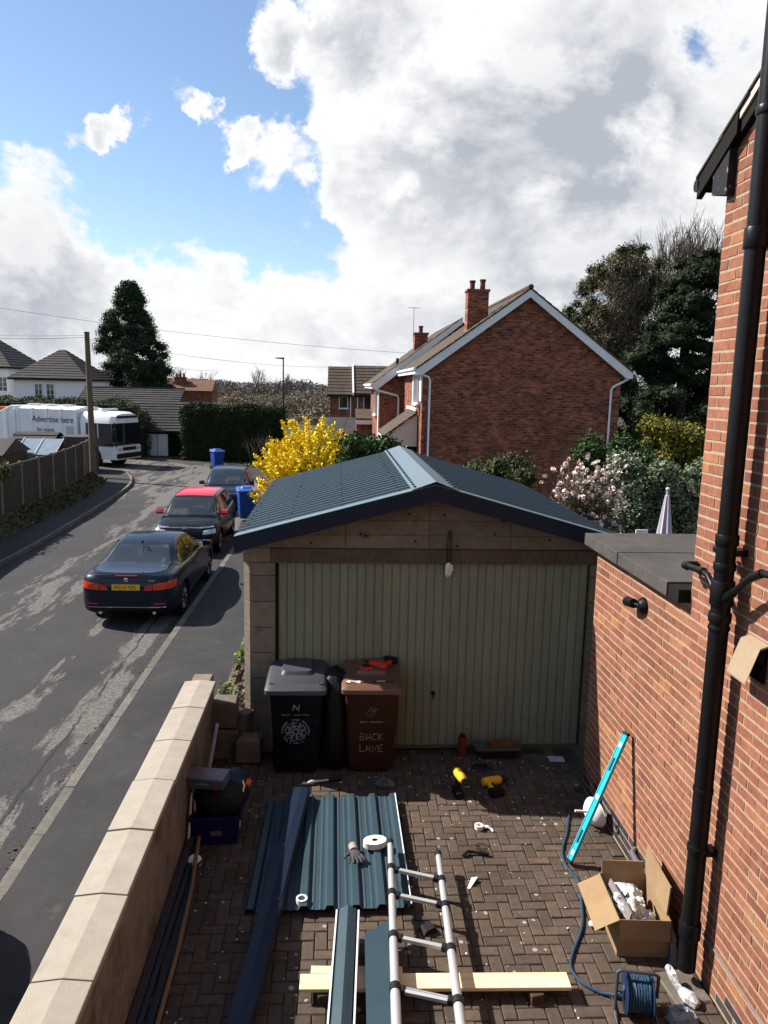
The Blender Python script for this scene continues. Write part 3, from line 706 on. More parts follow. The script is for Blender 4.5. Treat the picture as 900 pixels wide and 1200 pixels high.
# up and over door: corrugated leaf
dr = obj('garage_door', None, ga)
m_door = M('green_door_paint', (.28, .31, .22), (.32, .345, .25), scale=1.5, var=.12, rough=.5, world=True, stain=(.20, .15, .085), stain_scale=3.5, stain_lo=.6, stain_hi=.8, stretch=(3, 1, .5), dirt=.22)
m_rust = M('rusty_groove', (.16, .115, .065), (.12, .11, .07), scale=3, var=.3, world=True)
x = -.60; nr = 18; wv = (2.76+.60)/nr
for i in range(nr):
    a = x+i*wv; l = [(a, GF+.056), (a+.014, GF+.044), (a+wv*.45, GF+.042), (a+wv*.47, GF+.053), (a+wv*.53, GF+.053), (a+wv*.55, GF+.042), (a+wv-.014, GF+.044), (a+wv-.0005, GF+.056)]
    vs = [(p[0], p[1], .015) for p in l]+[(p[0], p[1], 2.132) for p in l]
    MB().add(vs, [(k, k+1, 9+k-1+0, 8+k) if False else (k, k+1, 8+k+1, 8+k) for k in range(7)]).build('door_panel', m_door, dr, loc=go)
MB().b2((-.615, GF+.078, .01), (2.775, GF+.1, 2.134)).build('door_backing', m_rust, dr, loc=go)
MB().b2((-.60, GF+.03, .012), (2.76, GF+.055, .05)).build('bottom_rail', M('door_rail', (.13, .14, .10), var=.2, dirt=.5), dr, loc=go)
MB().b2((-.66, GF+.02, 0), (-.615, GF+.11, 2.134)).build('door_jamb', m_dark, ga, loc=go)
MB().lathe([(.001, 0), (.022, 0), (.022, .02), (.001, .024)], 12, Matrix.Translation((1.1, GF+.042, .66)) @ Matrix.Rotation(PI/2, 4, 'X')).build('lock', m_dark, dr, loc=go)
MB().tube([(1.1, GF+.02, .66), (1.1, GF+.012, .60)], .008, 6).build('handle', m_dark, dr, loc=go)
# roof
RF = 7.79; P = .185
def rz(d): return AZ_-d*(AZ_-EZ)/2.02
def roof_sheet(side, y0, y1):
    line = []; y = y0
    while y < y1-.02:
        line += [(y, 0), (y+.09, 0), (y+.112, .034), (y+.150, .034), (y+.172, 0)]; y += P
    line.append((y1, 0))
    vs = []; fs = []; L = len(line)
    for d in (.02, 2.04):
        for (yy, hh) in line: vs.append((AX+side*d, yy, rz(d)+hh))
    for d in (.02, 2.04):
        for (yy, hh) in line: vs.append((AX+side*d, yy, rz(d)+hh-.004))
    for k in range(L-1): fs += [(k, k+1, L+k+1, L+k), (2*L+k+1, 2*L+k, 3*L+k, 3*L+k+1), (L+k, L+k+1, 3*L+k+1, 3*L+k)]
    fs += [(0, L, 3*L, 2*L)]
    return MB().add(vs, fs)
yy = [RF+.02+i*.925 for i in range(6)]
for side in (-1, 1):
    for a, b in zip(yy[:-1], yy[1:]): roof_sheet(side, a, b-.002).build('roof_sheet', m_steel, ga, loc=go)
    scr = MB()
    for a in yy[:-1]:
        for k in range(0, 5, 2):
            for d in (.35, .95, 1.5, 1.97):
                yk = a+k*P+.135; scr.box((AX+side*d, yk, rz(d)+.038), (.017, .017, .010))
    tag(scr.build('roof_screws', m_steel, ga, loc=go), kind='stuff')
    # barge flashing: face board and top flange
    pts = [(AX, AZ_+.03), (AX+side*2.05, rz(2.05)+.03), (AX+side*2.05, rz(2.05)-.135), (AX, AZ_-.135)]
    MB().prism(pts, 'y', RF-.055, RF-.035).build('barge_board', m_steel_d, ga, loc=go)  # shade of the gable front put into this dark navy
    pts = [(AX+side*.0, AZ_+.031), (AX+side*2.05, rz(2.05)+.031), (AX+side*2.05, rz(2.05)+.037), (AX, AZ_+.037)]
    MB().prism(pts, 'y', RF-.058, RF+.10).build('barge_flange', M('steel_flash_sheen', (.14, .21, .25), rough=.35, var=.08, spec=.5, world=True), ga, loc=go)  # gloss reflection put into a lighter base colour, ridge cap too
    cap = MB(); 
    for i in range(2):
        y0, y1 = RF-.06+i*2.36, RF-.06+(i+1)*2.36-.004
        cap = MB().add([(AX, y0, AZ_+.068), (AX+side*.24, y0, rz(.24)+.046), (AX+side*.24, y1, rz(.24)+.046), (AX, y1, AZ_+.068), (AX, y0, AZ_+.062), (AX+side*.24, y0, rz(.24)+.034), (AX+side*.24, y1, rz(.24)+.034), (AX, y1, AZ_+.062)], [(0, 1, 2, 3), (0, 4, 5, 1), (1, 5, 6, 2), (2, 6, 7, 3)])
        cap.build('ridge_cap', MATS['steel_flash_sheen'], ga, loc=go)
    rs = MB()
    for k in range(26): rs.box((AX+side*.205, RF+.05+k*P, rz(.205)+.056), (.026, .026, .014))
    tag(rs.build('ridge_screws', m_steel_d, ga, loc=go), kind='stuff')
    MB().prism([(AX+side*2.0, rz(2.0)-.06), (AX+side*2.03, rz(2.0)-.06), (AX+side*2.03, rz(2.0)-.014), (AX+side*2.0, rz(2.0)-.014)], 'y', RF+.1, GB).build('eaves_trim', m_steel_d, ga, loc=go)
# white glove on a cord over the door
hg = thing('hanging_glove', 'white glove hanging on a dark cord in front of the garage lintel', 'glove', (1.21, 7.94, 2.15))
MB().tube([(-.012, .005, .0), (-.02, .01, .18), (-.012, .012, .33), (.006, .012, .35), (.018, .012, .32), (.016, .008, .16), (.02, .004, .02)], .006, 6).build('cord', m_black, hg, smooth=True)
mgl = M('white_fabric', (.7, .68, .64), rough=.9, var=.12, bump=.3, bscale=80)
mb = MB().ball((0, 0, -.05), (.036, .022, .055), 12, 8)
for dx, dz, l in ((-.026, -.09, .045), (-.009, -.10, .055), (.01, -.10, .05), (.026, -.09, .04), (.04, -.05, .04)): mb.tube([(dx*.8, 0, dz+.03), (dx*1.05, -.006, dz-l*.5), (dx*1.0, -.01, dz-l)], [.011, .010, .006], 7)
mb.build('glove', mgl, hg, smooth=True)

# ================================================================== STREET
m_body = {}
def paint(name, col, **k): return M(name, col, rough=.4, var=.03, coat=.4, spec=.12, metal=0.)
m_tyre = M('tyre_rubber', (.018, .018, .018), rough=.85, var=.2)
m_alloy = M('alloy', (.55, .55, .57), rough=.35, metal=.35, var=.05)
m_chrome = M('chrome', (.7, .7, .72), rough=.12, metal=1., var=0)
m_carglass = M('car_glass', (.10, .115, .13), rough=.04, var=0, spec=1., metal=.6)
m_redlens = M('red_lens', (.55, .03, .015), rough=.15, var=.05, coat=1)
m_amberlens = M('amber_lens', (.62, .06, .02), rough=.15, var=.05, coat=1)
m_headl = M('headlamp_glass', (.55, .58, .62), rough=.08, var=.15, spec=.9, coat=1, scale=30)
m_trim = M('car_trim', (.015, .015, .016), rough=.5, var=.1)
m_yplate = M('plate_yellow', (.72, .42, .05), rough=.4, var=.04)
m_wplate = M('plate_white', (.75, .75, .73), rough=.4, var=.04)
m_ink = M('plate_ink', (.01, .01, .012), rough=.5, var=0)

def catm(keys, xs):
    """smooth interpolation of rows keys[(x, a, b, ...)] at xs"""
    K = np.array(keys, float); X = K[:, 0]; out = []
    for x in xs:
        i = int(np.clip(np.searchsorted(X, x)-1, 0, len(X)-2)); h = X[i+1]-X[i]; t = (x-X[i])/h
        def m(j):
            if j == 0: return (K[1]-K[0])/(X[1]-X[0])
            if j == len(X)-1: return (K[-1]-K[-2])/(X[-1]-X[-2])
            return (K[j+1]-K[j-1])/(X[j+1]-X[j-1])
        m0 = m(i)*h; m1 = m(i+1)*h
        out.append((2*t**3-3*t**2+1)*K[i]+(t**3-2*t*t+t)*m0+(-2*t**3+3*t*t)*K[i+1]+(t**3-t*t)*m1)
    return np.array(out)
def round_section(pts, n):
    """Catmull-Rom through half-section points"""
    P = [np.array(p) for p in pts]; out = []
    for i in range(len(P)-1):
        p0 = P[max(i-1, 0)]; p1 = P[i]; p2 = P[i+1]; p3 = P[min(i+2, len(P)-1)]
        for k in range(n):
            t = k/n; out.append(.5*((2*p1)+(p2-p0)*t+(2*p0-5*p1+4*p2-p3)*t*t+(3*p1-p0-3*p2+p3)*t**3))
    out.append(P[-1]); return out
def dense(keys, n):
    X = [k[0] for k in keys]; xs = []
    for a, b in zip(X[:-1], X[1:]): xs += list(np.linspace(a, b, max(2, int((b-a)*n)+2))[:-1])
    return xs+[X[-1]]
def car(name, label, loc, rz, s, group):
    root = thing(name, label, 'car', loc, rz, group)
    xs = dense(s['body'], 7); B = catm(s['body'], xs); rings = []
    for (x, zl, zd, wm, wd) in B:
        h = zd-zl
        half = [(0, zl), (wm*.72, zl), (wm*.95, zl+.09*h), (wm*.995, zl+.3*h), (wm, zl+.52*h), (wm*.99, zl+.72*h), (wd+(wm-wd)*.62, zl+.90*h), (wd*.92, zd-.008), (wd*.5, zd+.012), (0, zd+.018)]
        hs_ = round_section(half, 3)
        rings.append([(x, p[0], p[1]) for p in hs_]+[(x, -p[0], p[1]) for p in reversed(hs_[1:-1])])
    mb = MB().loft(rings); me = mb.mesh('body', True)
    o = obj('body', me); me.materials.append(s['paint'])
    for wx in s['axles']:
        for sd in (-1, 1):
            c = MB().cyl((wx, sd*(s['w']-.34), s['wr']+.01), (wx, sd*(s['w']+.2), s['wr']+.01), s['wr']+.055, 28).build('cut', m_trim)
            md = o.modifiers.new('b', 'BOOLEAN'); md.operation = 'DIFFERENCE'; md.solver = 'EXACT'; md.object = c
            dg = bpy.context.evaluated_depsgraph_get(); dg.update()
            nm = bpy.data.meshes.new_from_object(o.evaluated_get(dg)); o.modifiers.clear(); o.data = nm; bpy.data.objects.remove(c)
    me = o.data; me.name = 'body'
    if not me.materials: me.materials.append(s['paint'])
    for p in me.polygons: p.use_smooth = True
    try: me.set_sharp_from_angle(angle=R(38))
    except Exception: pass
    o.parent = root
    # cabin
    xs = dense(s['cabin'], 9); B = catm(s['cabin'], xs); rings = []
    for (x, zb, zt, wb, wt) in B:
        h = max(zt-zb, .012)
        half = [(wb, zb-.10), (wb, zb), (wb+(wt-wb)*.45, zb+h*.45), (wt+(wb-wt)*.08, zb+h*.84), (wt*.9, zb+h*.965), (wt*.5, zt), (0, zt+.008)]
        hs_ = round_section(half, 4)
        rings.append([(x, p[0], p[1]) for p in hs_]+[(x, -p[0], p[1]) for p in reversed(hs_[:-1])])
    cm = MB().loft(rings).build('cabin', s['paint'], root, smooth=True)
    bvs = [BVHTree.FromPolygons([v.co[:] for v in q.data.vertices], [p.vertices[:] for p in q.data.polygons]) for q in (o, cm)]
    def hit(p, d):
        best = None
        for b in bvs:
            h = b.ray_cast(Vector(p), Vector(d))
            if h[0] is not None and (best is None or h[3] < best[1]): best = (h[0], h[3], h[1])
        return best
    def wrap(nm, mat, axis, quad, off_=.006, nu=8, nv=6, mirror=False):
        """sheet that follows the shell: quad corners in the plane seen along axis"""
        for sg in ((1, -1) if mirror else (1,)):
            vs = []; ok = []
            for j in range(nv+1):
                for i in range(nu+1):
                    u, v = i/nu, j/nv
                    q = [(quad[0][k]*(1-u)+quad[1][k]*u)*(1-v)+(quad[3][k]*(1-u)+quad[2][k]*u)*v for k in (0, 1)]
                    if axis in ('+x', '-x'):
                        d = (-1, 0, 0) if axis == '+x' else (1, 0, 0); p = (4 if axis == '+x' else -4, q[0]*sg, q[1])
                    elif axis == 'y': d = (0, -sg, 0); p = (q[0], 3*sg, q[1])
                    else: d = (0, 0, -1); p = (q[0], q[1]*sg, 4)
                    h = hit(p, d)
                    if h is None: vs.append((0, 0, 0)); ok.append(False)
                    else:
                        nrm = h[2] if h[2].dot(Vector(d)) < 0 else -h[2]
                        vs.append(tuple(h[0]+nrm*off_)); ok.append(True)
            fs = []
            for j in range(nv):
                for i in range(nu):
                    f = (j*(nu+1)+i, j*(nu+1)+i+1, (j+1)*(nu+1)+i+1, (j+1)*(nu+1)+i)
                    if all(ok[k] for k in f): fs.append(f)
            used = sorted({k for f in fs for k in f}); mp = {k: a for a, k in enumerate(used)}
            if fs:
                q = MB().add([vs[k] for k in used], [tuple(mp[k] for k in f) for f in fs]); me_ = q.mesh(nm, True); me_.materials.append(mat)
                ob = obj(nm, me_, root); 
        return
    s['detail'](root, wrap, hit)
    # wheels
    r = s['wr']
    for wx in s['axles']:
        for sd in (-1, 1):
            w = thing('wheel', None, None, (wx, sd*(s['w']-.125), r)); w.parent = root
            me_ = MB().lathe([(r*.62, -.1), (r*.9, -.11), (r*.985, -.085), (r, -.03), (r, .03), (r*.985, .085), (r*.9, .11), (r*.62, .1)], 28, Matrix.Rotation(PI/2, 4, 'X')).mesh('tyre', True); me_.materials.append(m_tyre); obj('tyre', me_, w)
            rim = MB().lathe([(r*.60, -.02), (r*.66, -.1), (r*.64, -.1), (r*.60, -.02)], 28, Matrix.Rotation(sd*PI/2, 4, 'X'))
            rim.lathe([(.001, -.07), (r*.14, -.075), (r*.16, -.04), (.001, -.03)], 12, Matrix.Rotation(sd*PI/2, 4, 'X'))
            for k in range(10):
                t = 2*PI*k/10; rim.tube([(r*.12*math.cos(t), sd*.062, r*.12*math.sin(t)), (r*.63*math.cos(t), sd*.082, r*.63*math.sin(t))], [.036, .028], 6)
            rim.build('rim', m_alloy, w, smooth=True)
            MB().lathe([(.001, .0), (r*.6, .0), (r*.6, .02), (.001, .02)], 20, Matrix.Rotation(PI/2, 4, 'X')).build('brake_disc', m_trim, w)
    return root
def plate(root, loc, rot, txt, mat, w=.52, h=.112, mirror=False):
    p = MB().box((0, 0, 0), (w, h, .012), ch=.003).build('number_plate', mat, root, loc=loc, rot=rot)
    if txt: lettering('plate_text', txt, .098, m_ink, (0, -.002, .0075), (0, 0, 0), p, .0006)
    return p

# saloon-backed convertible, seen from behind
m_navy = paint('navy_car_paint', (.008, .014, .034))
def det_coupe(root, wrap, hit):
    wrap('rear_window', m_carglass, '-x', [(-.66, 1.015), (.66, 1.015), (.50, 1.30), (-.50, 1.30)], .008, 14, 10)
    wrap('windscreen', m_carglass, '+x', [(-.70, 1.0), (.70, 1.0), (.52, 1.30), (-.52, 1.30)], .008, 14, 10)
    wrap('side_window', m_carglass, 'y', [(-1.30, 1.02), (-.42, .985), (-.42, 1.30), (-.82, 1.27)], .008, 8, 6, True)
    wrap('side_window', m_carglass, 'y', [(-.36, .985), (1.0, .975), (.36, 1.27), (-.36, 1.305)], .008, 10, 6, True)
    wrap('window_trim', m_chrome, 'y', [(-1.42, 1.0), (1.08, .95), (1.08, .968), (-1.40, 1.018)], .009, 20, 1, True)
    wrap('tail_light', m_amberlens, '-x', [(.50, .72), (.87, .745), (.86, .89), (.50, .84)], .012, 8, 5, True)
    wrap('tail_light_inner', m_redlens, '-x', [(.33, .715), (.485, .72), (.485, .825), (.36, .80)], .010, 5, 4, True)
    wrap('tail_light_side', m_amberlens, 'y', [(-2.24, .74), (-2.02, .80), (-2.04, .88), (-2.24, .885)], .012, 5, 4, True)
    wrap('boot_shut_line', m_trim, '-x', [(-.80, .695), (.80, .695), (.80, .705), (-.80, .705)], .004, 18, 1)
    wrap('boot_lip', m_trim, '-x', [(-.74, 1.005), (.74, 1.005), (.74, 1.012), (-.74, 1.012)], .006, 18, 1)
    wrap('brake_light', m_redlens, '-x', [(-.20, .975), (.20, .975), (.20, .992), (-.20, .992)], .008, 8, 1)
    wrap('bumper_trim', m_chrome, '-x', [(-.72, .385), (.72, .385), (.72, .40), (-.72, .40)], .012, 18, 1)
    wrap('diffuser', m_trim, '-x', [(-.62, .24), (.62, .24), (.66, .37), (-.66, .37)], .006, 14, 3)
    wrap('reflector', m_redlens, '-x', [(.52, .45), (.72, .45), (.72, .472), (.52, .472)], .010, 5, 1, True)
    wrap('door_shut_line', m_trim, 'y', [(-.52, .32), (-.515, .32), (-.515, .96), (-.52, .96)], .004, 1, 8, True)
    wrap('door_shut_line', m_trim, 'y', [(.82, .32), (.825, .32), (.825, .94), (.82, .94)], .004, 1, 8, True)
    h = hit((-4, 0, .78), (1, 0, 0))[0]
    plate(root, (h.x-.014, 0, .775), (R(84), 0, -PI/2), 'FG15 NFL', m_yplate)
    h = hit((-4, 0, .91), (1, 0, 0))[0]
    MB().lathe([(.001, 0), (.04, 0), (.036, .008), (.001, .01)], 18, Matrix.Translation((h.x-.002, 0, .91)) @ Matrix.Rotation(-PI/2, 4, 'Y')).build('badge', m_chrome, root)
    h = hit((-4, -.47, .90), (1, 0, 0))[0]
    lettering('badge_text', '420d', .06, m_chrome, (h.x-.006, -.47, .90), (R(84), 0, -PI/2), root, .002)
    for sd in (-1, 1):
        MB().loft([[(.80+dx, sd*(.86+.17*t), 1.0+dz*(1-.25*t)) for dx, dz in ((-.07, -.06), (.06, -.05), (.09, .0), (.03, .07), (-.07, .06))] for t in (0, .5, 1)]).build('door_mirror', m_navy, root, smooth=True)
        MB().box((-.20, sd*.925, .80), (.20, .03, .03), ch=.008).build('door_handle', m_navy, root)
        MB().cyl((-2.30, sd*.50, .27), (-2.16, sd*.50, .27), .032, 14).build('exhaust_pipe', m_alloy, root)
    MB().loft([[(-1.0, -.022, 1.36), (-1.0, .022, 1.36), (-1.13, .012, 1.36), (-1.13, -.012, 1.36)], [(-1.09, -.006, 1.42), (-1.09, .006, 1.42), (-1.13, .005, 1.42), (-1.13, -.005, 1.42)]]).build('aerial_fin', m_navy, root)
coupe = dict(w=.905, wr=.325, axles=(-1.40, 1.41), paint=m_navy, detail=det_coupe,
    body=[(-2.34, .40, .74, .52, .44), (-2.325, .33, .90, .68, .58), (-2.26, .26, .985, .79, .68), (-2.08, .22, 1.01, .872, .76), (-1.6, .20, 1.02, .905, .80), (-.8, .18, .985, .91, .82), (0, .18, .965, .91, .82), (.9, .18, .955, .91, .80), (1.5, .19, .91, .905, .77), (2.0, .21, .80, .87, .70), (2.22, .24, .68, .78, .60), (2.31, .30, .58, .64, .48)],
    cabin=[(-1.72, .985, 1.0, .76, .55), (-1.35, .995, 1.14, .79, .58), (-.95, .985, 1.31, .80, .58), (-.5, .975, 1.378, .81, .58), (0, .965, 1.385, .81, .58), (.35, .96, 1.335, .81, .58), (.8, .955, 1.13, .80, .60), (1.18, .94, .955, .76, .60)])
car('parked_car', 'dark navy coupe parked nearest along the kerb, its rear lights and yellow plate in view', (-3.87, 16.55, -.60), PI/2-.012, coupe, 'cars parked along the kerb')

m_blackcar = paint('black_car_paint', (.008, .009, .012))
m_redroof = paint('red_car_paint', (.50, .025, .05), metal=.0)
def det_hatch(red, pl):
    bodyc = None
    def f(root, wrap, hit):
        wrap('windscreen', m_carglass, '+x', [(-.70, .99), (.70, .99), (.56, 1.375), (-.56, 1.375)], .008, 14, 10)
        wrap('rear_window', m_carglass, '-x', [(-.58, 1.02), (.58, 1.02), (.48, 1.34), (-.48, 1.34)], .008, 10, 6)
        wrap('side_window', m_carglass, 'y', [(-1.40, 1.04), (-.12, 1.0), (-.12, 1.375), (-1.15, 1.34)], .008, 9, 6, True)
        wrap('side_window', m_carglass, 'y', [(-.06, 1.0), (1.02, .99), (.46, 1.34), (-.06, 1.378)], .008, 9, 6, True)
        if red:
            wrap('roof_panel', m_redroof, 'z', [(-1.5, -.60), (.42, -.60), (.42, .60), (-1.5, .60)], .008, 16, 12)
        wrap('headlamp', m_headl, '+x', [(.48, .60), (.80, .63), (.78, .74), (.50, .70)], .010, 7, 4, True)
        wrap('daytime_light', m_chrome if red else m_headl, '+x', [(.42, .755), (.74, .775), (.73, .80), (.42, .785)], .010, 7, 1, True)
        wrap('grille', m_trim, '+x', [(-.46, .44), (.46, .44), (.46, .70), (-.46, .70)], .006, 12, 5)
        wrap('chrome_bar', m_chrome, '+x', [(-.66, .755), (.66, .755), (.66, .775), (-.66, .775)], .012, 16, 1)
        wrap('lower_grille', m_trim, '+x', [(-.62, .26), (.62, .26), (.58, .38), (-.58, .38)], .006, 12, 3)
        wrap('fog_lamp', m_redroof if red else m_trim, '+x', [(.50, .36), (.74, .37), (.72, .49), (.50, .48)], .008, 6, 4, True)
        wrap('fog_lamp_lens', m_headl, '+x', [(.60, .39), (.68, .39), (.68, .455), (.60, .455)], .016, 3, 3, True)
        wrap('bonnet_shut_line', m_trim, '+x', [(-.7, .80), (.7, .80), (.7, .806), (-.7, .806)], .004, 14, 1)
        wrap('door_shut_line', m_trim, 'y', [(.86, .34), (.866, .34), (.866, .95), (.86, .95)], .004, 1, 8, True)
        wrap('door_shut_line', m_trim, 'y', [(-.10, .34), (-.094, .34), (-.094, .97), (-.10, .97)], .004, 1, 8, True)
        wrap('sill_trim', m_trim, 'y', [(-1.0, .22), (1.0, .22), (1.0, .34), (-1.0, .34)], .008, 10, 2, True)
        wrap('tail_light', m_redlens, '-x', [(.50, .80), (.78, .82), (.76, .98), (.54, .96)], .010, 5, 4, True)
        h = hit((4, 0, .50), (-1, 0, 0))[0]
        plate(root, (h.x+.014, 0, .47), (R(88), 0, PI/2), pl, m_wplate)
        if red:
            for dz in (0, .035):
                h = hit((4, 0, .745+dz), (-1, 0, 0))[0]
                MB().tube([(h.x+.012, -.07, .725+dz), (h.x+.022, 0, .765+dz), (h.x+.012, .07, .725+dz)], .009, 6).build('badge', m_chrome, root)
        for sd in (-1, 1):
            MB().loft([[(.82+dx, sd*(.80+.17*t), 1.02+dz*(1-.2*t)) for dx, dz in ((-.08, -.07), (.06, -.06), (.09, .0), (.04, .08), (-.08, .07))] for t in (0, .5, 1)]).build('door_mirror', m_redroof if red else m_trim, root, smooth=True)
            for x in (-.28, -1.1): MB().box((x, sd*.862, .88), (.18, .03, .03), ch=.008).build('door_handle', m_trim, root)
        for y in (-.28, .3): MB().tube([(h.x*.0+1.02, y, .99), (1.0, y+.3, 1.03)], .008, 5).build('wiper', m_trim, root)
    return f
hatch = dict(w=.865, wr=.315, axles=(-1.27, 1.27), paint=m_blackcar, detail=det_hatch(True, 'FD17 EWP'),
    body=[(-1.99, .40, .84, .62, .5), (-1.97, .32, .98, .74, .62), (-1.86, .26, 1.03, .82, .70), (-1.4, .22, 1.02, .86, .76), (-.7, .20, 1.0, .865, .77), (0, .20, .985, .865, .77), (.8, .20, .975, .865, .76), (1.25, .21, .93, .86, .74), (1.65, .22, .86, .84, .70), (1.86, .24, .77, .78, .62), (1.96, .27, .66, .68, .54), (1.99, .33, .55, .58, .46)],
    cabin=[(-1.93, 1.0, 1.02, .70, .52), (-1.72, 1.01, 1.26, .75, .56), (-1.35, 1.01, 1.43, .77, .59), (-.7, 1.0, 1.475, .78, .60), (0, .985, 1.475, .78, .60), (.42, .975, 1.42, .78, .60), (.85, .965, 1.18, .77, .61), (1.18, .945, .96, .73, .58)])
car('parked_car', 'black hatchback with a red roof and red door mirrors parked facing the camera', (-3.98, 22.2, -.60), -PI/2-.005, hatch, 'cars parked along the kerb')
m_bluecar = paint('dark_blue_car_paint', (.014, .024, .055))
hatch2 = dict(hatch); hatch2['paint'] = m_bluecar; hatch2['detail'] = det_hatch(False, '')
blue = car('parked_car', 'dark blue hatchback parked farthest, between the two blue bins', (-3.98, 28.7, -.60), -PI/2+.05, hatch2, 'cars parked along the kerb')
# the car just outside the picture whose shadow falls on the pavement at the near end of the wall
copy_thing(blue, 'dark blue hatchback parked beside the near end of the garden wall', (-3.80, 4.05, -.60), PI/2, 'cars parked along the kerb')

# ------------------------------------------------------------------ wheelie bins
def wheelie(label, loc, rz, col, lidcol_lit, group, kind):
    b = thing('wheelie_bin', label, 'wheelie bin', loc, rz, group)
    mb_ = M('bin_plastic_'+kind, col, rough=.5, var=.12, spec=.12, scale=5, dirt=.25); ml_ = M('bin_lid_lit_'+kind, lidcol_lit, rough=.4, var=.1, spec=.5, scale=7, dirt=.15)  # lid colour lighter than the body: sunlight put into it
    def ring(w, d, z, yo, k=.05): 
        pts = []
        for cx, cy, a0 in ((w/2-k, d/2-k, 0), (-w/2+k, d/2-k, 90), (-w/2+k, -d/2+k, 180), (w/2-k, -d/2+k, 270)):
            for a in (0, 30, 60, 90): pts.append((cx+k*math.cos(R(a0+a)), cy+k*math.sin(R(a0+a))+yo, z))
        return pts
    MB().loft([ring(.44, .50, .03, .02), ring(.47, .53, .06, .02), ring(.55, .66, .90, .0), ring(.57, .68, .905, .0), ring(.58, .70, .95, .0), ring(.575, .69, .965, .0)]).build('bin_body', mb_, b, smooth=True)
    MB().b2((-.20, -.318, .60), (.20, -.27, .88)) if False else None
    # lid: rimmed, rising to the back with a raised pad
    lid = thing('lid', None, None, (0, 0, .965)); lid.parent = b
    MB().loft([ring(.615, .72, -.05, 0, .05), ring(.63, .74, -.045, 0, .05), ring(.63, .74, .0, 0, .05), [(x, y, .012+.055*(y+.36)/.72) for x, y, _ in ring(.60, .71, 0, 0, .06)], [(x, y, .03+.055*(y+.36)/.72) for x, y, _ in ring(.54, .62, 0, .01, .07)]]).build('lid_shell', ml_, lid, smooth=True)
    MB().loft([[(x, y, .028+.055*(y+.36)/.72) for x, y, _ in ring(.34, .36, 0, .10, .05)], [(x, y, .065+.055*(y+.36)/.72) for x, y, _ in ring(.30, .31, 0, .10, .05)]]).build('lid_pad', ml_, lid, smooth=True)
    for sx in (-1, 1):
        MB().lathe([(.02, -.02), (.028, 0), (.028, .01), (.02, .012), (.016, .004), (.001, .004)], 12, Matrix.Translation((sx*.245, -.26, .032))).build('lid_boss', ml_, lid, smooth=True)
        w = MB().lathe([(.001, -.028), (.09, -.028), (.1, -.018), (.1, .018), (.09, .028), (.001, .028)], 20, Matrix.Translation((sx*.245, .33, .1)) @ Matrix.Rotation(PI/2, 4, 'Y')).build('wheel', m_tyre, b, smooth=True)
    MB().cyl((-.24, .33, .1), (.24, .33, .1), .012, 8).build('axle', m_alloy, b)
    MB().tube([(-.24, .36, 1.0), (-.23, .43, 1.02), (.23, .43, 1.02), (.24, .36, 1.0)], .016, 8).build('handle', mb_, b, smooth=True)
    return b, mb_
black_bin, _ = wheelie('black wheelie bin with a pale round emblem on its front, left of the brown bin', (-.38, 7.70, 0), .0, (.006, .007, .011), (.075, .08, .095), 'bins in front of the garage', 'black')
brown_bin, _ = wheelie('brown wheelie bin with handwritten capitals on its front and red tools on its lid', (.40, 7.71, 0), -.02, (.062, .026, .014), (.19, .092, .056), 'bins in front of the garage', 'brown')
m_print = M('faded_white_print', (.42, .44, .48), rough=.6, var=.35, scale=40)
m_print2 = M('pale_blue_print', (.26, .31, .42), rough=.6, var=.45, scale=60)
FA = math.atan(.08/.84*.5)                                # lean of the bin front
def front_y(z): return -.245-.085*(z-.06)/.84-.004
def on_bin(b, nm, mb_or_txt, z, mat, size=None, x=0., shear=0, space=1.):
    if isinstance(mb_or_txt, str): return lettering(nm, mb_or_txt, size, mat, (x, front_y(z)-.001, z), (PI/2+.1, 0, 0), b, .0008, shear=shear, space=space)
    return mb_or_txt.build(nm, mat, b, loc=(x, front_y(z)-.002, z), rot=(PI/2+.1, 0, 0))
on_bin(black_bin, 'logo', 'N', .765, m_print, .10, 0, .15)
def fine_print(w, n):
    q = MB()
    for k in range(n):
        if k == n//3: continue
        x = -w/2+w*k/n; q.b2((x, -.008, 0), (x+w/n*.35, random.uniform(.0, .010), .0012)); q.b2((x+w/n*.35, random.uniform(-.008, -.002), 0), (x+w/n*.7, -.0+random.uniform(0, .008), .0012))
    return q
tag(on_bin(black_bin, 'small_print', fine_print(.28, 12), .690, m_print2), kind='stuff')
em = MB()
for r0, w, n in ((.135, .012, 40), (.105, .008, 36), (.068, .010, 30)):
    for k in range(n):
        if random.random() < .2: continue
        t0 = 2*PI*k/n; t1 = 2*PI*(k+.8)/n; a, b_ = r0-w*random.uniform(.4, 1), r0+w*random.uniform(.4, 1)
        em.prism([(a*math.cos(t0), a*math.sin(t0)), (b_*math.cos(t0), b_*math.sin(t0)), (b_*math.cos(t1), b_*math.sin(t1)), (a*math.cos(t1), a*math.sin(t1))], 'z', 0, .0015)
for k in range(8):
    t0 = 2*PI*k/8+.2
    em.prism([(.02*math.cos(t0-.4), .02*math.sin(t0-.4)), (.02*math.cos(t0+.4), .02*math.sin(t0+.4)), (.095*math.cos(t0+.14), .095*math.sin(t0+.14)), (.10*math.cos(t0-.1), .10*math.sin(t0-.1))], 'z', 0, .0015)
for k in range(26):
    t0 = random.uniform(0, 2*PI); rr = random.uniform(.03, .13); c, s_ = rr*math.cos(t0), rr*math.sin(t0); em.prism([(c-.008, s_-.006), (c+.008, s_-.008), (c+.006, s_+.009)], 'z', 0, .0013)
tag(on_bin(black_bin, 'emblem', em, .50, m_print2), kind='stuff')
M('dull_print', (.30, .17, .13), var=.3, scale=40); tag(on_bin(brown_bin, 'small_print', fine_print(.24, 12), .60, m_print), kind='stuff')
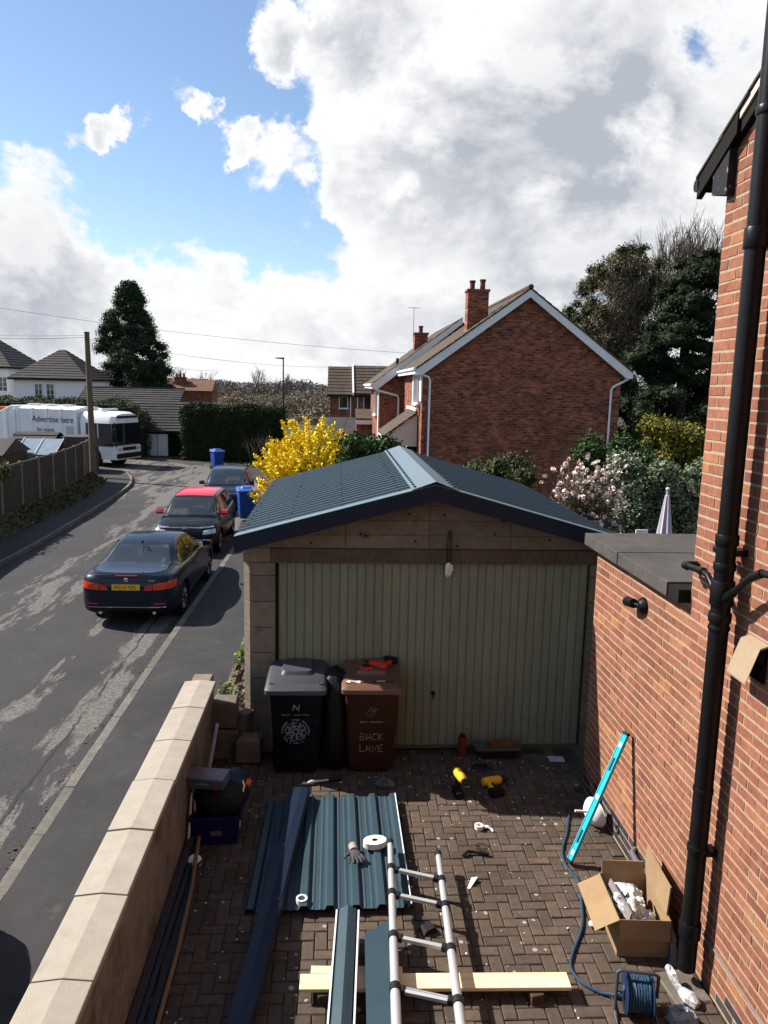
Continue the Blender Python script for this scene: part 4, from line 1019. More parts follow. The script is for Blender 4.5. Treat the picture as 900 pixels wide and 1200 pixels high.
lf = MB().tube([(-.05, -.03, 0), (-.045, .02, 0), (0, .045, 0), (.045, .03, 0), (.035, -.01, 0), (0, -.035, 0), (-.03, -.03, 0), (0, 0, 0), (.05, .05, 0), (.075, .055, 0)], .004, 5); lf.tube([(-.02, .05, 0), (.0, .075, 0), (.05, .06, 0)], .004, 5)
on_bin(brown_bin, 'leaf_mark', lf, .69, M('dull_print'), x=-.01)
def strokes(txt):
    F_ = {'B': [[(0, 0), (0, 2), (.8, 1.8), (.75, 1.1), (0, 1)], [(.75, 1.0), (.9, .3), (0, 0)]], 'A': [[(0, 0), (.05, 1.6), (.8, 1.7), (.85, 0)], [(.0, .8), (.85, .8)]], 'C': [[(.9, 1.7), (.15, 1.9), (.0, .3), (.9, .2)]], 'K': [[(0, 0), (0, 2)], [(.8, 1.9), (.05, 1.0), (.9, 0.1)]], 'L': [[(0, 2), (0, 0), (.9, .1)]], 'N': [[(0, 0), (.05, 1.6), (.7, .2), (.8, 1.7)]], 'E': [[(.9, 1.9), (0, 1.7), (0, .1), (.9, 0)], [(0, .9), (.7, 1.0)]]}
    mb = MB(); x = -len(txt)*.6
    for ch in txt:
        for st in F_[ch]: mb.tube([((x+p[0]+random.uniform(-.05, .05))*.050, (p[1]-1)*.042, 0) for p in st], .0042, 5)
        x += 1.28
    return mb
m_chalk = M('chalk_paint', (.42, .34, .31), rough=.9, var=.3, scale=50)
on_bin(brown_bin, 'handwriting', strokes('BACK'), .43, m_chalk, x=.005); on_bin(brown_bin, 'handwriting', strokes('LANE'), .30, m_chalk, x=.005)
wheelie('bright blue wheelie bin standing beside the farthest dark blue car roof, on the bend', (-6.15, 40.2, -.48), .5, (.02, .085, .42), (.025, .10, .48), 'blue bins on the street', 'blue')
wheelie('bright blue wheelie bin behind the black hatchback with the red roof', (-2.98, 25.6, -.48), .25, (.02, .085, .42), (.025, .10, .48), 'blue bins on the street', 'blue')

# ------------------------------------------------------------------ refuse truck
tk = thing('refuse_truck', 'white refuse collection truck with dark cab windows on the bend', 'truck', (-14.85, 43.6, -.60), math.atan2(-.36, .93)); tk.scale = (.9, .9, 1)
m_tw = M('truck_white', (.84, .85, .86), rough=.35, var=.05, coat=.3, dirt=.12, scale=1.5)
m_or = M('truck_orange', (.50, .13, .03), rough=.5, var=.15)
m_chas = M('chassis_black', (.02, .02, .022), rough=.7, var=.2)
def roofarc(w, z0, z1, n=8): return [(-w, z0)]+[(w*math.cos(PI-PI*k/n)*1.0 if False else -w+2*w*k/n, z1+.16*math.sin(PI*k/n)) for k in range(n+1)]+[(w, z0)]
MB().prism(roofarc(1.22, .95, 2.98), 'x', -2.6, 1.75).build('body', m_tw, tk, bevel=.02)
for x in (-2.55, -1.5, -.45, .6, 1.65): MB().prism(roofarc(1.245, .98, 3.0), 'x', x, x+.09).build('body_rib', m_tw, tk)
for x in (-2.1, -.9, .3): MB().box((x, -.2, 3.18), (.8, .5, .05)).build('roof_hatch', m_tw, tk, bevel=.01)
MB().prism([(-2.6, .75), (-2.6, 3.12), (-3.1, 3.12), (-4.2, 2.7), (-4.55, 1.6), (-4.4, .7)], 'y', -1.2, 1.2).build('tailgate', m_tw, tk, bevel=.05)
for x in (-2.75, -3.35): MB().prism([(x, .9), (x, 2.95), (x-.16, 2.9), (x-.16, .9)], 'y', -1.26, -1.18).build('tailgate_rib', m_tw, tk)
mb = MB().box((-4.1, 0, 2.95), (.9, 2.3, .10)); 
for y in (-1.1, 1.1): mb.box((-4.1, y, 2.8), (1.2, .08, .42))
mb.box((-4.6, 0, 2.75), (.1, 2.3, .5)); mb.build('lifting_gear', m_or, tk, bevel=.02)
MB().b2((-4.3, -.5, .45), (4.3, .5, .9)).build('chassis', m_chas, tk)
for x0, x1 in ((-1.4, 1.0),): MB().b2((x0, -1.2, .45), (x1, -1.1, .85)).build('side_guard', m_tw, tk)
# cab
def cab_loft(zs, nm):
    rings = []
    for x, ky in ((1.95, 1), (2.3, 1), (3.9, 1), (4.3, .97), (4.42, .92)):
        sec = [(-w_*ky, z_) for z_, w_ in zs]+[(w_*ky, z_) for z_, w_ in reversed(zs)]
        rings.append([(x-(.085*max(0, zz-1.3) if x > 4 else 0), y, zz-(.10 if (x > 4.2 and zz > 2.75) else 0)) for y, zz in sec])
    return MB().loft(rings).build(nm, m_tw, tk, smooth=True)
cab_loft([(.42, 1.22), (.9, 1.24), (1.14, 1.235)], 'cab'); cab_loft([(2.32, 1.20), (2.70, 1.12), (2.88, .9), (2.93, .4)], 'cab_roof')
MB().b2((1.96, -1.2, 1.13), (2.34, 1.2, 2.34)).build('cab_rear', m_tw, tk)
for sd in (-1, 1):
    MB().b2((3.13, sd*1.16, 1.13), (3.24, sd*1.236, 2.34)).build('cab_pillar', m_tw, tk)
    MB().prism([(4.36, 1.13), (4.44, 1.13), (4.35, 2.36), (4.26, 2.36)], 'y', sd*1.12, sd*1.22).build('cab_pillar', m_chas, tk)
m_cabg = M('cab_glass', (.02, .025, .03), rough=.03, var=0, spec=.6)
m_cabg.node_tree.nodes['Principled BSDF'].inputs['Alpha'].default_value = .5
MB().b2((3.2, -1.0, 1.0), (3.75, 1.0, 1.15)).build('seat', m_chas, tk)
MB().loft([[(4.47-.085*max(0, z-1.3), y, z) for y, z in ((-1.0, 1.22), (-1.02, 2.35), (1.02, 2.35), (1.0, 1.22))], [(4.40-.085*max(0, z-1.3), y, z) for y, z in ((-1.0, 1.22), (-1.02, 2.35), (1.02, 2.35), (1.0, 1.22))]]).build('windscreen', m_cabg, tk)
for sd in (-1, 1):
    MB().prism([(2.35, 1.30), (3.15, 1.18), (3.15, 2.32), (2.35, 2.32)], 'y', sd*1.218, sd*1.252).build('cab_window', m_cabg, tk)
    MB().prism([(3.22, 1.10), (4.22, 1.10), (4.10, 2.32), (3.22, 2.32)], 'y', sd*1.218, sd*1.252).build('cab_window', m_cabg, tk)
    MB().box((3.185, sd*1.245, .85), (.02, .012, .6)).build('door_shut_line', m_chas, tk)
    MB().box((4.40, sd*.86, .98), (.12, .34, .2), ch=.03).build('headlamp', m_headl, tk)
    MB().tube([(4.25, sd*1.15, 2.4), (4.5, sd*1.36, 2.35), (4.5, sd*1.38, 1.7)], .022, 6).build('mirror_arm', m_chas, tk)
    MB().box((4.48, sd*1.38, 1.85), (.1, .2, .42), ch=.02).build('door_mirror', m_chas, tk)
    for wx, wr in ((2.75, .50), (-1.75, .50), (-3.05, .50)):
        w = thing('wheel', None, None, (wx, sd*1.06, wr)); w.parent = tk
        MB().lathe([(.28, -.14), (wr*.93, -.15), (wr, -.1), (wr, .1), (wr*.93, .15), (.28, .14)], 26, Matrix.Rotation(PI/2, 4, 'X')).build('tyre', m_tyre, w, smooth=True)
        MB().lathe([(.001, -.06), (.1, -.08), (.12, -.03), (.26, -.02), (.29, -.12), (.29, .0), (.001, .0)], 22, Matrix.Rotation(sd*PI/2, 4, 'X')).build('rim', m_grey, w, smooth=True)
    MB().lathe([(.53, -.11), (.62, -.11), (.62, .11), (.53, .11)], 24, Matrix.Translation((2.75, sd*1.16, .50)) @ Matrix.Rotation(PI/2, 4, 'X')).build('wheel_arch', m_chas, tk)
MB().box((4.43, 0, .98), (.08, 1.2, .18), ch=.02).build('grille', m_chas, tk)
MB().box((4.42, 0, .62), (.16, 2.3, .26), ch=.04).build('bumper', m_chas, tk)
MB().box((4.3, 0, 2.66), (.16, 1.9, .12), ch=.03).build('sun_visor', m_chas, tk)
MB().box((3.0, 0, 3.02), (.3, 1.5, .1), ch=.03).build('beacon_bar', m_tw, tk)
m_txt = M('truck_print', (.10, .10, .12), rough=.5, var=.05)
lettering('lettering', 'Advertise here',   .50, m_txt, (.0, -1.25, 2.42), (PI/2, 0, 0), tk, .002)
lettering('lettering', 'for more', .34, m_txt, (-.55, -1.25, 1.86), (PI/2, 0, 0), tk, .002)
MB().box((1.2, -1.252, 1.9), (.5, .006, .42)).build('decal', M('pale_decal', (.5, .53, .6), var=.3, scale=12), tk)
# the two crew members behind the glass sit in hi-vis coats
def crew(loc, rz, label):
    p = thing('person', label, 'person', loc, rz)
    bm_ = bpy.data.meshes.new('body'); bm_.from_pydata([(0, 0, 0), (0, 0, .25), (0, 0, .46), (.03, 0, .56), (.05, 0, .68), (.05, 0, .78), (.0, .2, .46), (.10, .24, .22), (.34, .18, .16), (.0, -.2, .46), (.10, -.24, .22), (.34, -.18, .16), (.14, .1, -.02), (.42, .12, 0.), (.14, -.1, -.02), (.42, -.12, 0)], [(0, 1), (1, 2), (2, 3), (3, 4), (4, 5), (2, 6), (6, 7), (7, 8), (2, 9), (9, 10), (10, 11), (0, 12), (12, 13), (0, 14), (14, 15)], [])
    o = obj('body', bm_, p); o.modifiers.new('s', 'SKIN'); o.modifiers.new('u', 'SUBSURF').levels = 1
    for v, r_ in zip(bm_.skin_vertices[0].data if bm_.skin_vertices else [], (.15, .16, .15, .06, .095, .07, .07, .055, .04, .07, .055, .04, .1, .07, .1, .07)): v.radius = (r_, r_)
    dg = bpy.context.evaluated_depsgraph_get(); me = bpy.data.meshes.new_from_object(o.evaluated_get(dg)); o.modifiers.clear(); o.data = me
    me.materials.clear(); me.materials.append(M('hi_vis_cloth', (.75, .16, .06), var=.15))
    MB().ball((.06, 0, .74), (.10, .085, .12), 12, 8).build('head', M('skin', (.45, .26, .19), var=.1), p, smooth=True)
    MB().ball((.045, 0, .79), (.105, .092, .09), 12, 8).build('hair', M('dark_hair', (.04, .03, .025)), p, smooth=True)
    return p

# ------------------------------------------------------------------ fence, pole, lamp, wires
m_fence = M('fence_timber', (.085, .065, .045), (.13, .105, .075), scale=3, var=.3, bump=.6, bscale=25, world=True, objr=.12, stretch=(3, 3, .6), stain=(.05, .06, .03), stain_scale=1.2, stain_lo=.55, stain_hi=.75)
m_fence2 = M('fresh_fence_timber', (.24, .16, .09), (.30, .21, .12), scale=3, var=.25, world=True)
m_fpost = M('fence_post_concrete', (.24, .22, .18), (.32, .30, .25), scale=6, var=.25, world=True, dirt=.4)
m_moss = M('mossy_concrete', (.10, .10, .055), (.16, .14, .085), scale=2.2, var=.35, bump=.6, bscale=20, world=True)
fp = [(-9.0, 11.5), (-9.35, 14.6), (-9.7, 17.7), (-9.95, 20.6), (-10.1, 23.6), (-10.2, 25.4), (-10.2, 26.85), (-10.28, 28.4), (-10.42, 30.1), (-10.6, 31.8), (-10.88, 33.7), (-11.05, 34.9)]
fe = thing('panel_fence', 'weathered timber panel fence with concrete posts along the left pavement', 'fence', (-10.2, 25, -.5))
fo = (10.2, -25, .5)
for i, (x, y) in enumerate(fp):
    MB().box((x, y, .42), (.11, .11, 1.86), ch=.015).build('fence_post', m_fpost, fe, loc=fo)
    if i == len(fp)-1: break
    x2, y2 = fp[i+1]; a = math.atan2(y2-y, x2-x); L = math.hypot(x2-x, y2-y)-.12; cx, cy = (x+x2)/2, (y+y2)/2
    MB().box((cx, cy, -.30), (L, .07, .42), rot=(0, 0, a)).build('gravel_board', m_moss, fe, loc=fo)
    mt = Matrix.Translation((cx, cy, 0)) @ Matrix.Rotation(a, 4, 'Z')
    pn = thing('fence_panel', None, None, fo); pn.parent = fe
    nb = max(6, int(L/.125)); mat = m_fence2 if i == len(fp)-2 else m_fence
    pl_ = MB()
    for k in range(nb):
        w = L/nb; xx = -L/2+w*(k+.5); hh = 1.36+random.uniform(-.02, .015)
        q = MB().box((0, 0, 0), (w*1.04, .014, hh), rot=(0, 0, .07)); pl_.add(q.v, q.f, mt @ Matrix.Translation((xx, -.0, -.09+hh/2)))
    pl_.build('boards', mat, pn); r_ = MB()
    for zz in (.1, .66, 1.2): 
        q = MB().box((0, 0, 0), (L, .035, .05)); r_.add(q.v, q.f, mt @ Matrix.Translation((0, .035, zz)))
    q = MB().box((0, 0, 0), (L, .05, .03)); r_.add(q.v, q.f, mt @ Matrix.Translation((0, 0, 1.30))); r_.build('rails', mat, pn)
# earth bank under the fence
mb = MB(); bk = [(p[0]+.28, p[1]) for p in fp]; n = len(fp)
vs = [(*p, -.47) for p in [(q[0]+.75, q[1]) for q in fp]]+[(x+.05, y, -.12) for x, y in fp]+[(x-.6, y, -.1) for x, y in fp]
tag(mb.add(vs, [(r_*n+i, r_*n+i+1, (r_+1)*n+i+1, (r_+1)*n+i) for r_ in (0, 1) for i in range(n-1)]).build('verge', M('verge_earth', (.075, .065, .035), (.13, .11, .06), scale=3, var=.4, bump=1, bscale=14, world=True)), kind='structure')
m_pole = M('pole_timber', (.16, .12, .085), (.22, .17, .12), scale=2, var=.25, bump=.4, bscale=20, world=True, stretch=(6, 6, .4))
tp = thing('telegraph_pole', 'brown timber telegraph pole at the corner beside the refuse truck', 'pole', (-11.2, 36.1, -.6))
MB().tube([(0, 0, -.2), (-.02, 0, 3), (-.05, 0, 6.65)], [.15, .135, .11], 14).build('post', m_pole, tp, smooth=True)
MB().cyl((-.05, 0, 6.65), (-.05, 0, 6.7), .12, 12).build('pole_cap', m_chas, tp)
for z in (6.35, 6.5): MB().cyl((-.05, -.14, z), (-.05, .14, z), .03, 8).build('insulator', m_chas, tp)
MB().box((.15, -.02, 1.6), (.03, .12, .16)).build('number_tag', m_grey, tp)
m_wire = M('wire', (.05, .05, .055), rough=.6, var=0)
def wire(a, b, sag, label, r=.009):
    A, B = Vector(a), Vector(b); pts = [A.lerp(B, t)-Vector((0, 0, sag*4*t*(1-t))) for t in np.linspace(0, 1, 25)]
    return tag(MB().tube(pts, r, 5).build('overhead_wire', m_wire), label, 'wire', 'overhead telephone wires')
wire((-11.38, 36.1, 5.85), (-31, 45, 7.2), .5, 'overhead wire running left from the telegraph pole top')
wire((-11.38, 36.1, 5.8), (2, 66, 5.6), .5, 'overhead wire running right from the telegraph pole towards the terrace')
wire((-11.38, 36.1, 5.75), (-11, 70, 5.0), .4, 'overhead wire running from the pole past the conifer')
wire((-36, 56, 10.6), (6, 58, 6.4), .7, 'long overhead wire crossing high above the pole to the far terrace', .011)
wire((-28, 44.0, 7.0), (-11.38, 36.1, 5.95), .35, 'overhead wire from the left meeting the pole just under its cap')
lp = thing('street_lamp', 'dark slim street lamp post with a flat head beyond the yellow bush', 'street lamp', (-4.11, 60, -.6))
m_lp = M('lamp_post_paint', (.03, .035, .04), rough=.45, var=.1)
MB().tube([(0, 0, 0), (0, 0, 1.2), (0, 0, 1.25), (0, 0, 6.45)], [.09, .09, .06, .05], 10).build('post', m_lp, lp, smooth=True)
MB().loft([[(-.60, -.10, 6.48), (-.60, .10, 6.48), (-.60, .10, 6.54), (-.60, -.10, 6.54)], [(.06, -.12, 6.42), (.06, .12, 6.42), (.06, .12, 6.56), (.06, -.12, 6.56)]]).build('lamp_head', m_lp, lp, bevel=.01)

# ================================================================== BUILDINGS
m_bt = brick_wall_mat('gable_brick', (.47, .145, .075), (.17, .055, .036), (.27, .195, .145))
m_bty = brick_wall_mat('gable_brick_side', (.47, .145, .075), (.17, .055, .036), (.27, .195, .145), axis='YZ')
m_rooft = M('brown_roof_tile', (.085, .062, .048), (.13, .10, .075), scale=2.5, var=.3, bump=.6, bscale=14, world=True, stain=(.17, .15, .11), stain_scale=1.6, stain_lo=.55, stain_hi=.75)
m_slate = M('slate_roof', (.05, .047, .05), (.085, .078, .078), scale=2.5, var=.3, bump=.6, bscale=12, world=True)
m_render = M('white_render', (.80, .82, .85), (.84, .85, .87), scale=1, var=.06, bump=.2, bscale=30, world=True)
m_pane = M('pane', (.04, .05, .06), rough=.06, var=.3, spec=.8, scale=2)
def window(parent, c, w, h, face, off_, mull=1, tran=0, mat=None, sill=True, d=.06):
    """white frame with panes; face 'y-' looks to the camera, 'x-' to the street"""
    fr = MB(); t = .055; mat = mat or m_upvc
    for a, b, cc, dd in ((-w/2, -w/2+t, -h/2, h/2), (w/2-t, w/2, -h/2, h/2), (-w/2+t, w/2-t, h/2-t, h/2), (-w/2+t, w/2-t, -h/2, -h/2+t)): fr.b2((a, -d, cc), (b, d, dd))
    for k in range(1, mull+1): x = -w/2+w*k/(mull+1); fr.b2((x-.02, -d*.9, -h/2+t), (x+.02, d*.9, h/2-t))
    for k in range(1, tran+1): z = -h/2+h*k/(tran+1); fr.b2((-w/2+t, -d*.8, z-.015), (w/2-t, d*.8, z+.015))
    rz = {'y-': 0, 'x-': -PI/2, 'x+': PI/2}[face]
    f = fr.build('window', mat, parent, loc=(c[0]+off_[0], c[1]+off_[1], c[2]+off_[2]), rot=(0, 0, rz))
    MB().b2((-w/2+t, -.01, -h/2+t), (w/2-t, .01, h/2-t)).build('pane', m_pane, f)
    if sill: MB().b2((-w/2-.06, -d-.06, -h/2-.06), (w/2+.06, 0, -h/2-.003)).build('sill', mat, f)
    return f
# ---- semi detached house whose brick gable faces the camera
H = thing('brick_house', 'red brick semi detached house with a broad blank gable facing the camera', 'house', (7.0, 29, -.6))
ho = (-7.0, -29, .6)
X0, X1, XM, YF, YE, ZE, ZR = 3.2, 10.75, 7.06, 29.0, 37.0, 4.78, 7.50
MB().prism([(X0, -.6), (X1, -.6), (X1, ZE-.05), (XM, ZR-.10), (X0, ZE-.05)], 'y', YF, YF+.25).build('gable_wall', m_bt, H, loc=ho)
MB().b2((X0, YF+.25, -.6), (X0+.25, YE, ZE-.06)).build('front_wall', m_bty, H, loc=ho)
MB().b2((X1-.25, YF+.25, -.6), (X1, YE, ZE-.06)).build('rear_wall', m_bty, H, loc=ho)
MB().b2((X0-.008, YF-.010, -.6), (X0+.1, YF+.24, 3.42)).build('corner_brickwork', m_bty, H, loc=ho)
pitch = (ZR-ZE)/(XM-X0)
for sd, xe in ((-1, X0-.28), (1, X1+.36)):
    ze = ZE-.28*pitch+.10; zr = ZR+.16
    if sd > 0: ze = ZR+.16-(X1+.36-XM)*((ZR+.16-4.72)/(X1+.36-XM))
    rw = []
    N = 15
    for k in range(N):
        a = XM+(xe-XM)*k/N; b = XM+(xe-XM)*(k+1)/N; za = zr+(ze-zr)*k/N; zb = zr+(ze-zr)*(k+1)/N
        MB().prism([(a, za-.05), (b, zb-.05), (b, zb+.035), (a, za+.012)], 'y', YF-.28, YE+.2).build('tile_course', m_rooft, H, loc=ho)
    # barge board, deep white box
    q = [(XM, zr-.03), (xe, ze-.03), (xe, ze-.26), (xe-sd*.22, ze-.26), (XM, zr-.33)]
    MB().prism([(p[0], p[1]) for p in q], 'y', YF-.26, YF-.20).build('barge_board', m_white, H, loc=ho)
    MB().prism([(XM, zr-.06), (xe, ze-.06), (xe, ze-.09), (XM, zr-.09)], 'y', YF-.2, YF).build('soffit', m_white, H, loc=ho)
    MB().b2((xe-.04, YF-.2, ze-.22), (xe+.04, YE, ze-.06)).build('fascia', m_white, H, loc=ho)
    MB().tube([(xe+sd*.06, YF-.24, ze-.04), (xe+sd*.06, YE, ze-.04)], .06, 8).build('gutter', m_upvc, H, loc=ho, smooth=True)
for (x, y, za) in ((6.98, YF, 0),): pass
MB().tube([(XM, YF-.28, ZR+.20), (XM, YE+.2, ZR+.20)], .10, 8).build('ridge_tiles', m_rooft, H, loc=ho, smooth=True)
dpm = m_upvc
MB().tube([(3.0, YF-.05, 4.55), (3.05, YF-.06, 4.48), (3.4, YF-.07, 4.36), (3.46, YF-.07, 4.25), (3.46, YF-.07, -.5)], .042, 8).build('downpipe', dpm, H, loc=ho, smooth=True)
MB().tube([(11.08, YF-.05, 4.60), (11.02, YF-.06, 4.45), (10.45, YF-.07, 4.15), (10.38, YF-.07, 4.02), (10.38, YF-.07, -.5)], .042, 8).build('downpipe', dpm, H, loc=ho, smooth=True)
def chimney(par, c, w, d, z0, z1, off_, pots, mat):
    ch = MB().b2((c[0]-w/2, c[1]-d/2, z0), (c[0]+w/2, c[1]+d/2, z1)); 
    o = ch.build('chimney', mat, par, loc=off_)
    MB().b2((c[0]-w/2-.04, c[1]-d/2-.04, z1+.003), (c[0]+w/2+.04, c[1]+d/2+.04, z1+.10)).build('chimney_band', mat, o)
    for i in range(pots):
        x = c[0]-w/2+w*(i+.5)/pots
        MB().lathe([(.12, 0), (.10, .05), (.10, .26+.05*(i % 2)), (.125, .28+.05*(i % 2)), (.125, .34+.05*(i % 2)), (.08, .34+.05*(i % 2)), (.08, .2)], 12, Matrix.Translation((x, c[1], z1+.10))).build('chimney_pot', M('clay_pot', (.20, .08, .05), (.10, .06, .05), scale=4, var=.3), o, smooth=True)
chimney(H, (5.35, 30.3), .80, .6, 5.4, 7.62, ho, 2, m_bt)
# street front: white corner boards, bay window with tile hung panel, porch roof
for (y, z0, z1, w) in ((29.32, 3.45, 4.66, .62), (32.2, 3.3, 4.62, .3)): MB().b2((X0-.06, y-w/2, z0), (X0-.01, y+w/2, z1)).build('weatherboard', m_white, H, loc=ho)
window(H, (X0-.05, 30.6, 3.9), 1.5, 1.15, 'x-', ho, 2)
MB().b2((X0-.05, 29.7, 2.9), (X0-.008, 31.9, 3.28)).build('hung_tiles', M('hung_tile', (.30, .14, .10), var=.3, scale=8, world=True), H, loc=ho)
pr = MB(); 
for k in range(7):
    a, b = k/7, (k+1)/7
    x0, x1 = 3.18-1.35*a, 3.18-1.35*b; z0, z1 = 3.05-.98*a, 3.05-.98*b
    MB().prism([(x0, z0-.06), (x1, z1-.06), (x1, z1+.02), (x0, z0)], 'y', 30.1, 34.0).build('porch_tiles', m_rooft, H, loc=ho)
MB().prism([(3.16, 2.95), (1.90, 2.02), (1.90, 1.66), (3.16, 1.66)], 'y', 30.2, 30.26).build('porch_cheek', M('pink_white_board', (.62, .54, .52), var=.06, world=True), H, loc=ho)
MB().b2((1.85, 30.2, 1.86), (1.91, 33.9, 2.04)).build('porch_fascia', m_white, H, loc=ho)
MB().b2((3.05, 30.0, 3.05), (3.2, 34.0, 3.16)).build('roof_junction', m_white, H, loc=ho)
for x, y in ((1.96, 30.32), (1.96, 33.8)): MB().b2((x-.06, y-.06, -.6), (x+.06, y+.06, 1.86)).build('porch_post', m_white, H, loc=ho)
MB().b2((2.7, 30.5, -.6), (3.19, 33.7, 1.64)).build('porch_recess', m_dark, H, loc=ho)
window(H, (2.72, 31.6, .9), .9, 1.3, 'x-', ho, 1)
# ---- its neighbour, set forward
N2 = thing('brick_house', 'red brick house stepped forward beyond the blank gable, white gutter and downpipe', 'house', (4.5, 38, -.6))
no = (-4.5, -38, .6)
MB().prism([(2.05, -.6), (9.6, -.6), (9.6, 4.5), (5.9, 7.1), (2.05, 4.05)], 'y', 37.2, 37.45).build('gable_wall', m_bt, N2, loc=no)
MB().b2((2.05, 37.46, -.6), (2.3, 47, 4.05)).build('front_wall', m_bty, N2, loc=no)
for k in range(10):
    a, b = k/10, (k+1)/10
    x0, x1 = 5.9-4.2*a, 5.9-4.2*b; z0, z1 = 7.28-3.16*a, 7.28-3.16*b
    MB().prism([(x0, z0-.06), (x1, z1-.06), (x1, z1+.03), (x0, z0)], 'y', 37.0, 47).build('tile_course', m_rooft, N2, loc=no)
MB().prism([(5.9, 7.24), (1.68, 4.08), (1.68, 3.82), (1.95, 3.84), (5.9, 6.98)], 'y', 36.98, 37.05).build('barge_board', m_white, N2, loc=no)
MB().b2((1.66, 37.05, 3.86), (1.74, 47, 4.05)).build('fascia', m_white, N2, loc=no)
MB().tube([(1.64, 36.98, 4.02), (1.64, 47, 4.02)], .07, 8).build('gutter', m_upvc, N2, loc=no, smooth=True)
MB().tube([(1.72, 36.95, 3.9), (1.9, 36.95, 3.78), (2.9, 37.1, 3.55), (2.95, 37.1, 3.4), (2.95, 37.1, -.5)], .05, 8).build('downpipe', m_upvc, N2, loc=no, smooth=True)
MB().b2((1.99, 37.3, 1.2), (2.04, 37.9, 3.85)).build('weatherboard', m_white, N2, loc=no)
window(N2, (2.02, 40.5, 3.1), 1.8, 1.2, 'x-', no, 2)
chimney(N2, (4.15, 39.2), .66, .6, 5.2, 6.55, no, 1, m_bt)
o = MB().tube([(3.78, 39.2, 6.2), (3.78, 39.2, 7.9)], .02, 6).tube([(3.5, 39.2, 7.86), (4.06, 39.2, 7.86)], .014, 5)
for k in range(5): o.tube([(3.55+.11*k, 39.0, 7.86), (3.55+.11*k, 39.4, 7.86)], .008, 4)
o.build('aerial', m_alloy, N2, loc=no)
MB().cyl((2.95, 38.4, 4.9), (2.95, 38.4, 5.35), .07, 8).build('flue', m_chas, N2, loc=no)
# ---- terrace closing the view
T = thing('terraced_house', 'far brick terrace with brown tiled roofs and white windows behind the yellow bush', 'house', (3, 62, -.6))
to = (-3, -62, .6)
MB().b2((-.55, 62, -.6), (8, 68, 3.4)).build('wall', m_bt, T, loc=to)
MB().prism([(62.0, 3.3), (68, 3.3), (65, 5.5)], 'x', -.62, -.5).build('gable_wall', m_bty, T, loc=to)
for xa, xb, dz in ((-.75, 1.22, 0), (1.36, 8.2, .12)):
    for k in range(9):
        a, b = k/9, (k+1)/9
        MB().prism([(61.6+3.4*a, 3.22+dz+2.28*a-.05), (61.6+3.4*b, 3.22+dz+2.28*b-.05), (61.6+3.4*b, 3.22+dz+2.28*b), (61.6+3.4*a, 3.22+dz+2.28*a+.05)], 'x', xa, xb).build('tile_course', m_rooft, T, loc=to)
MB().prism([(61.5, 3.2), (65, 5.55), (65, 5.75), (61.5, 3.42)], 'x', 1.225, 1.355).build('party_verge', m_white, T, loc=to)
for xa, xb in ((-.75, 1.2), (1.36, 8.2)): MB().b2((xa, 61.5, 3.08), (xb, 61.6, 3.22)).build('gutter', m_trim, T, loc=to)
window(T, (.52, 61.99, 2.62), .72, .95, 'y-', to, 0); window(T, (2.75, 61.99, 2.55), 1.25, 1.15, 'y-', to, 1)
for x in (1.1, 1.65): MB().b2((x-.04, 61.9, .2), (x+.04, 61.98, 3.1)).build('downpipe', m_upvc, T, loc=to)
# porches in front of the terrace
P = thing('porch', 'low tiled porch with a white fascia in front of the far terrace', 'porch', (2.2, 46, -.6)); po = (-2.2, -46, .6)
MB().prism([(44.6, 2.0), (46.6, 2.55), (46.6, 2.6), (44.6, 2.12)], 'x', 1.1, 3.2).build('roof', m_rooft, P, loc=po)
MB().b2((1.1, 44.55, 1.78), (3.2, 44.6, 2.02)).build('fascia', m_white, P, loc=po); MB().b2((1.15, 45, -.6), (3.1, 46.6, 1.76)).build('wall', m_bt, P, loc=po)
P = thing('porch', 'dark tiled porch roof standing left of the white fascia porch', 'porch', (.3, 52, -.6)); po = (-.3, -52, .6)
MB().prism([(50.2, .75), (53.5, 1.75), (53.5, 1.8), (50.2, .85)], 'x', -1.2, 1.8).build('roof', m_slate, P, loc=po)
MB().b2((-1.2, 50.1, .5), (1.8, 50.2, .76)).build('fascia', m_white, P, loc=po); MB().b2((-1.1, 50.6, -.6), (1.7, 53.5, .7)).build('wall', m_bt, P, loc=po)

# ---- white bungalows behind the hedge
def hip_house(name, label, x0, x1, y0, y1, ze, zr, wins, ridge=.0):
    h = thing(name, label, 'house', ((x0+x1)/2, y0, -.6)); o_ = (-(x0+x1)/2, -y0, .6)
    MB().b2((x0, y0, -.6), (x1, y1, ze)).build('wall', m_render, h, loc=o_)
    e = .35; cx, cy = (x0+x1)/2, (y0+y1)/2; N = 12
    base = [(x0-e, y0-e), (x1+e, y0-e), (x1+e, y1+e), (x0-e, y1+e)]; ap = [(cx-ridge, cy-.2), (cx+ridge, cy-.2), (cx+ridge, cy+.2), (cx-ridge, cy+.2)]
    for k in range(N):
        r0 = [(b[0]+(a[0]-b[0])*k/N, b[1]+(a[1]-b[1])*k/N) for a, b in zip(ap, base)]; r1 = [(b[0]+(a[0]-b[0])*(k+1)/N, b[1]+(a[1]-b[1])*(k+1)/N) for a, b in zip(ap, base)]
        za = ze+(zr-ze)*k/N; zb = ze+(zr-ze)*(k+1)/N
        MB().loft([[(*p, za-.02) for p in r0], [(*p, za+.04) for p in r0], [(*p, zb+.0) for p in r1]]).build('roof_course', m_slate, h, loc=o_)
    MB().loft([[(*p, ze-.14) for p in base], [(*p, ze-.025) for p in base]]).build('eaves', m_chas, h, loc=o_)
    for (x, z, w, hh, mu, tr) in wins: window(h, (x, y0-.01, z), w, hh, 'y-', o_, mu, tr)
    return h
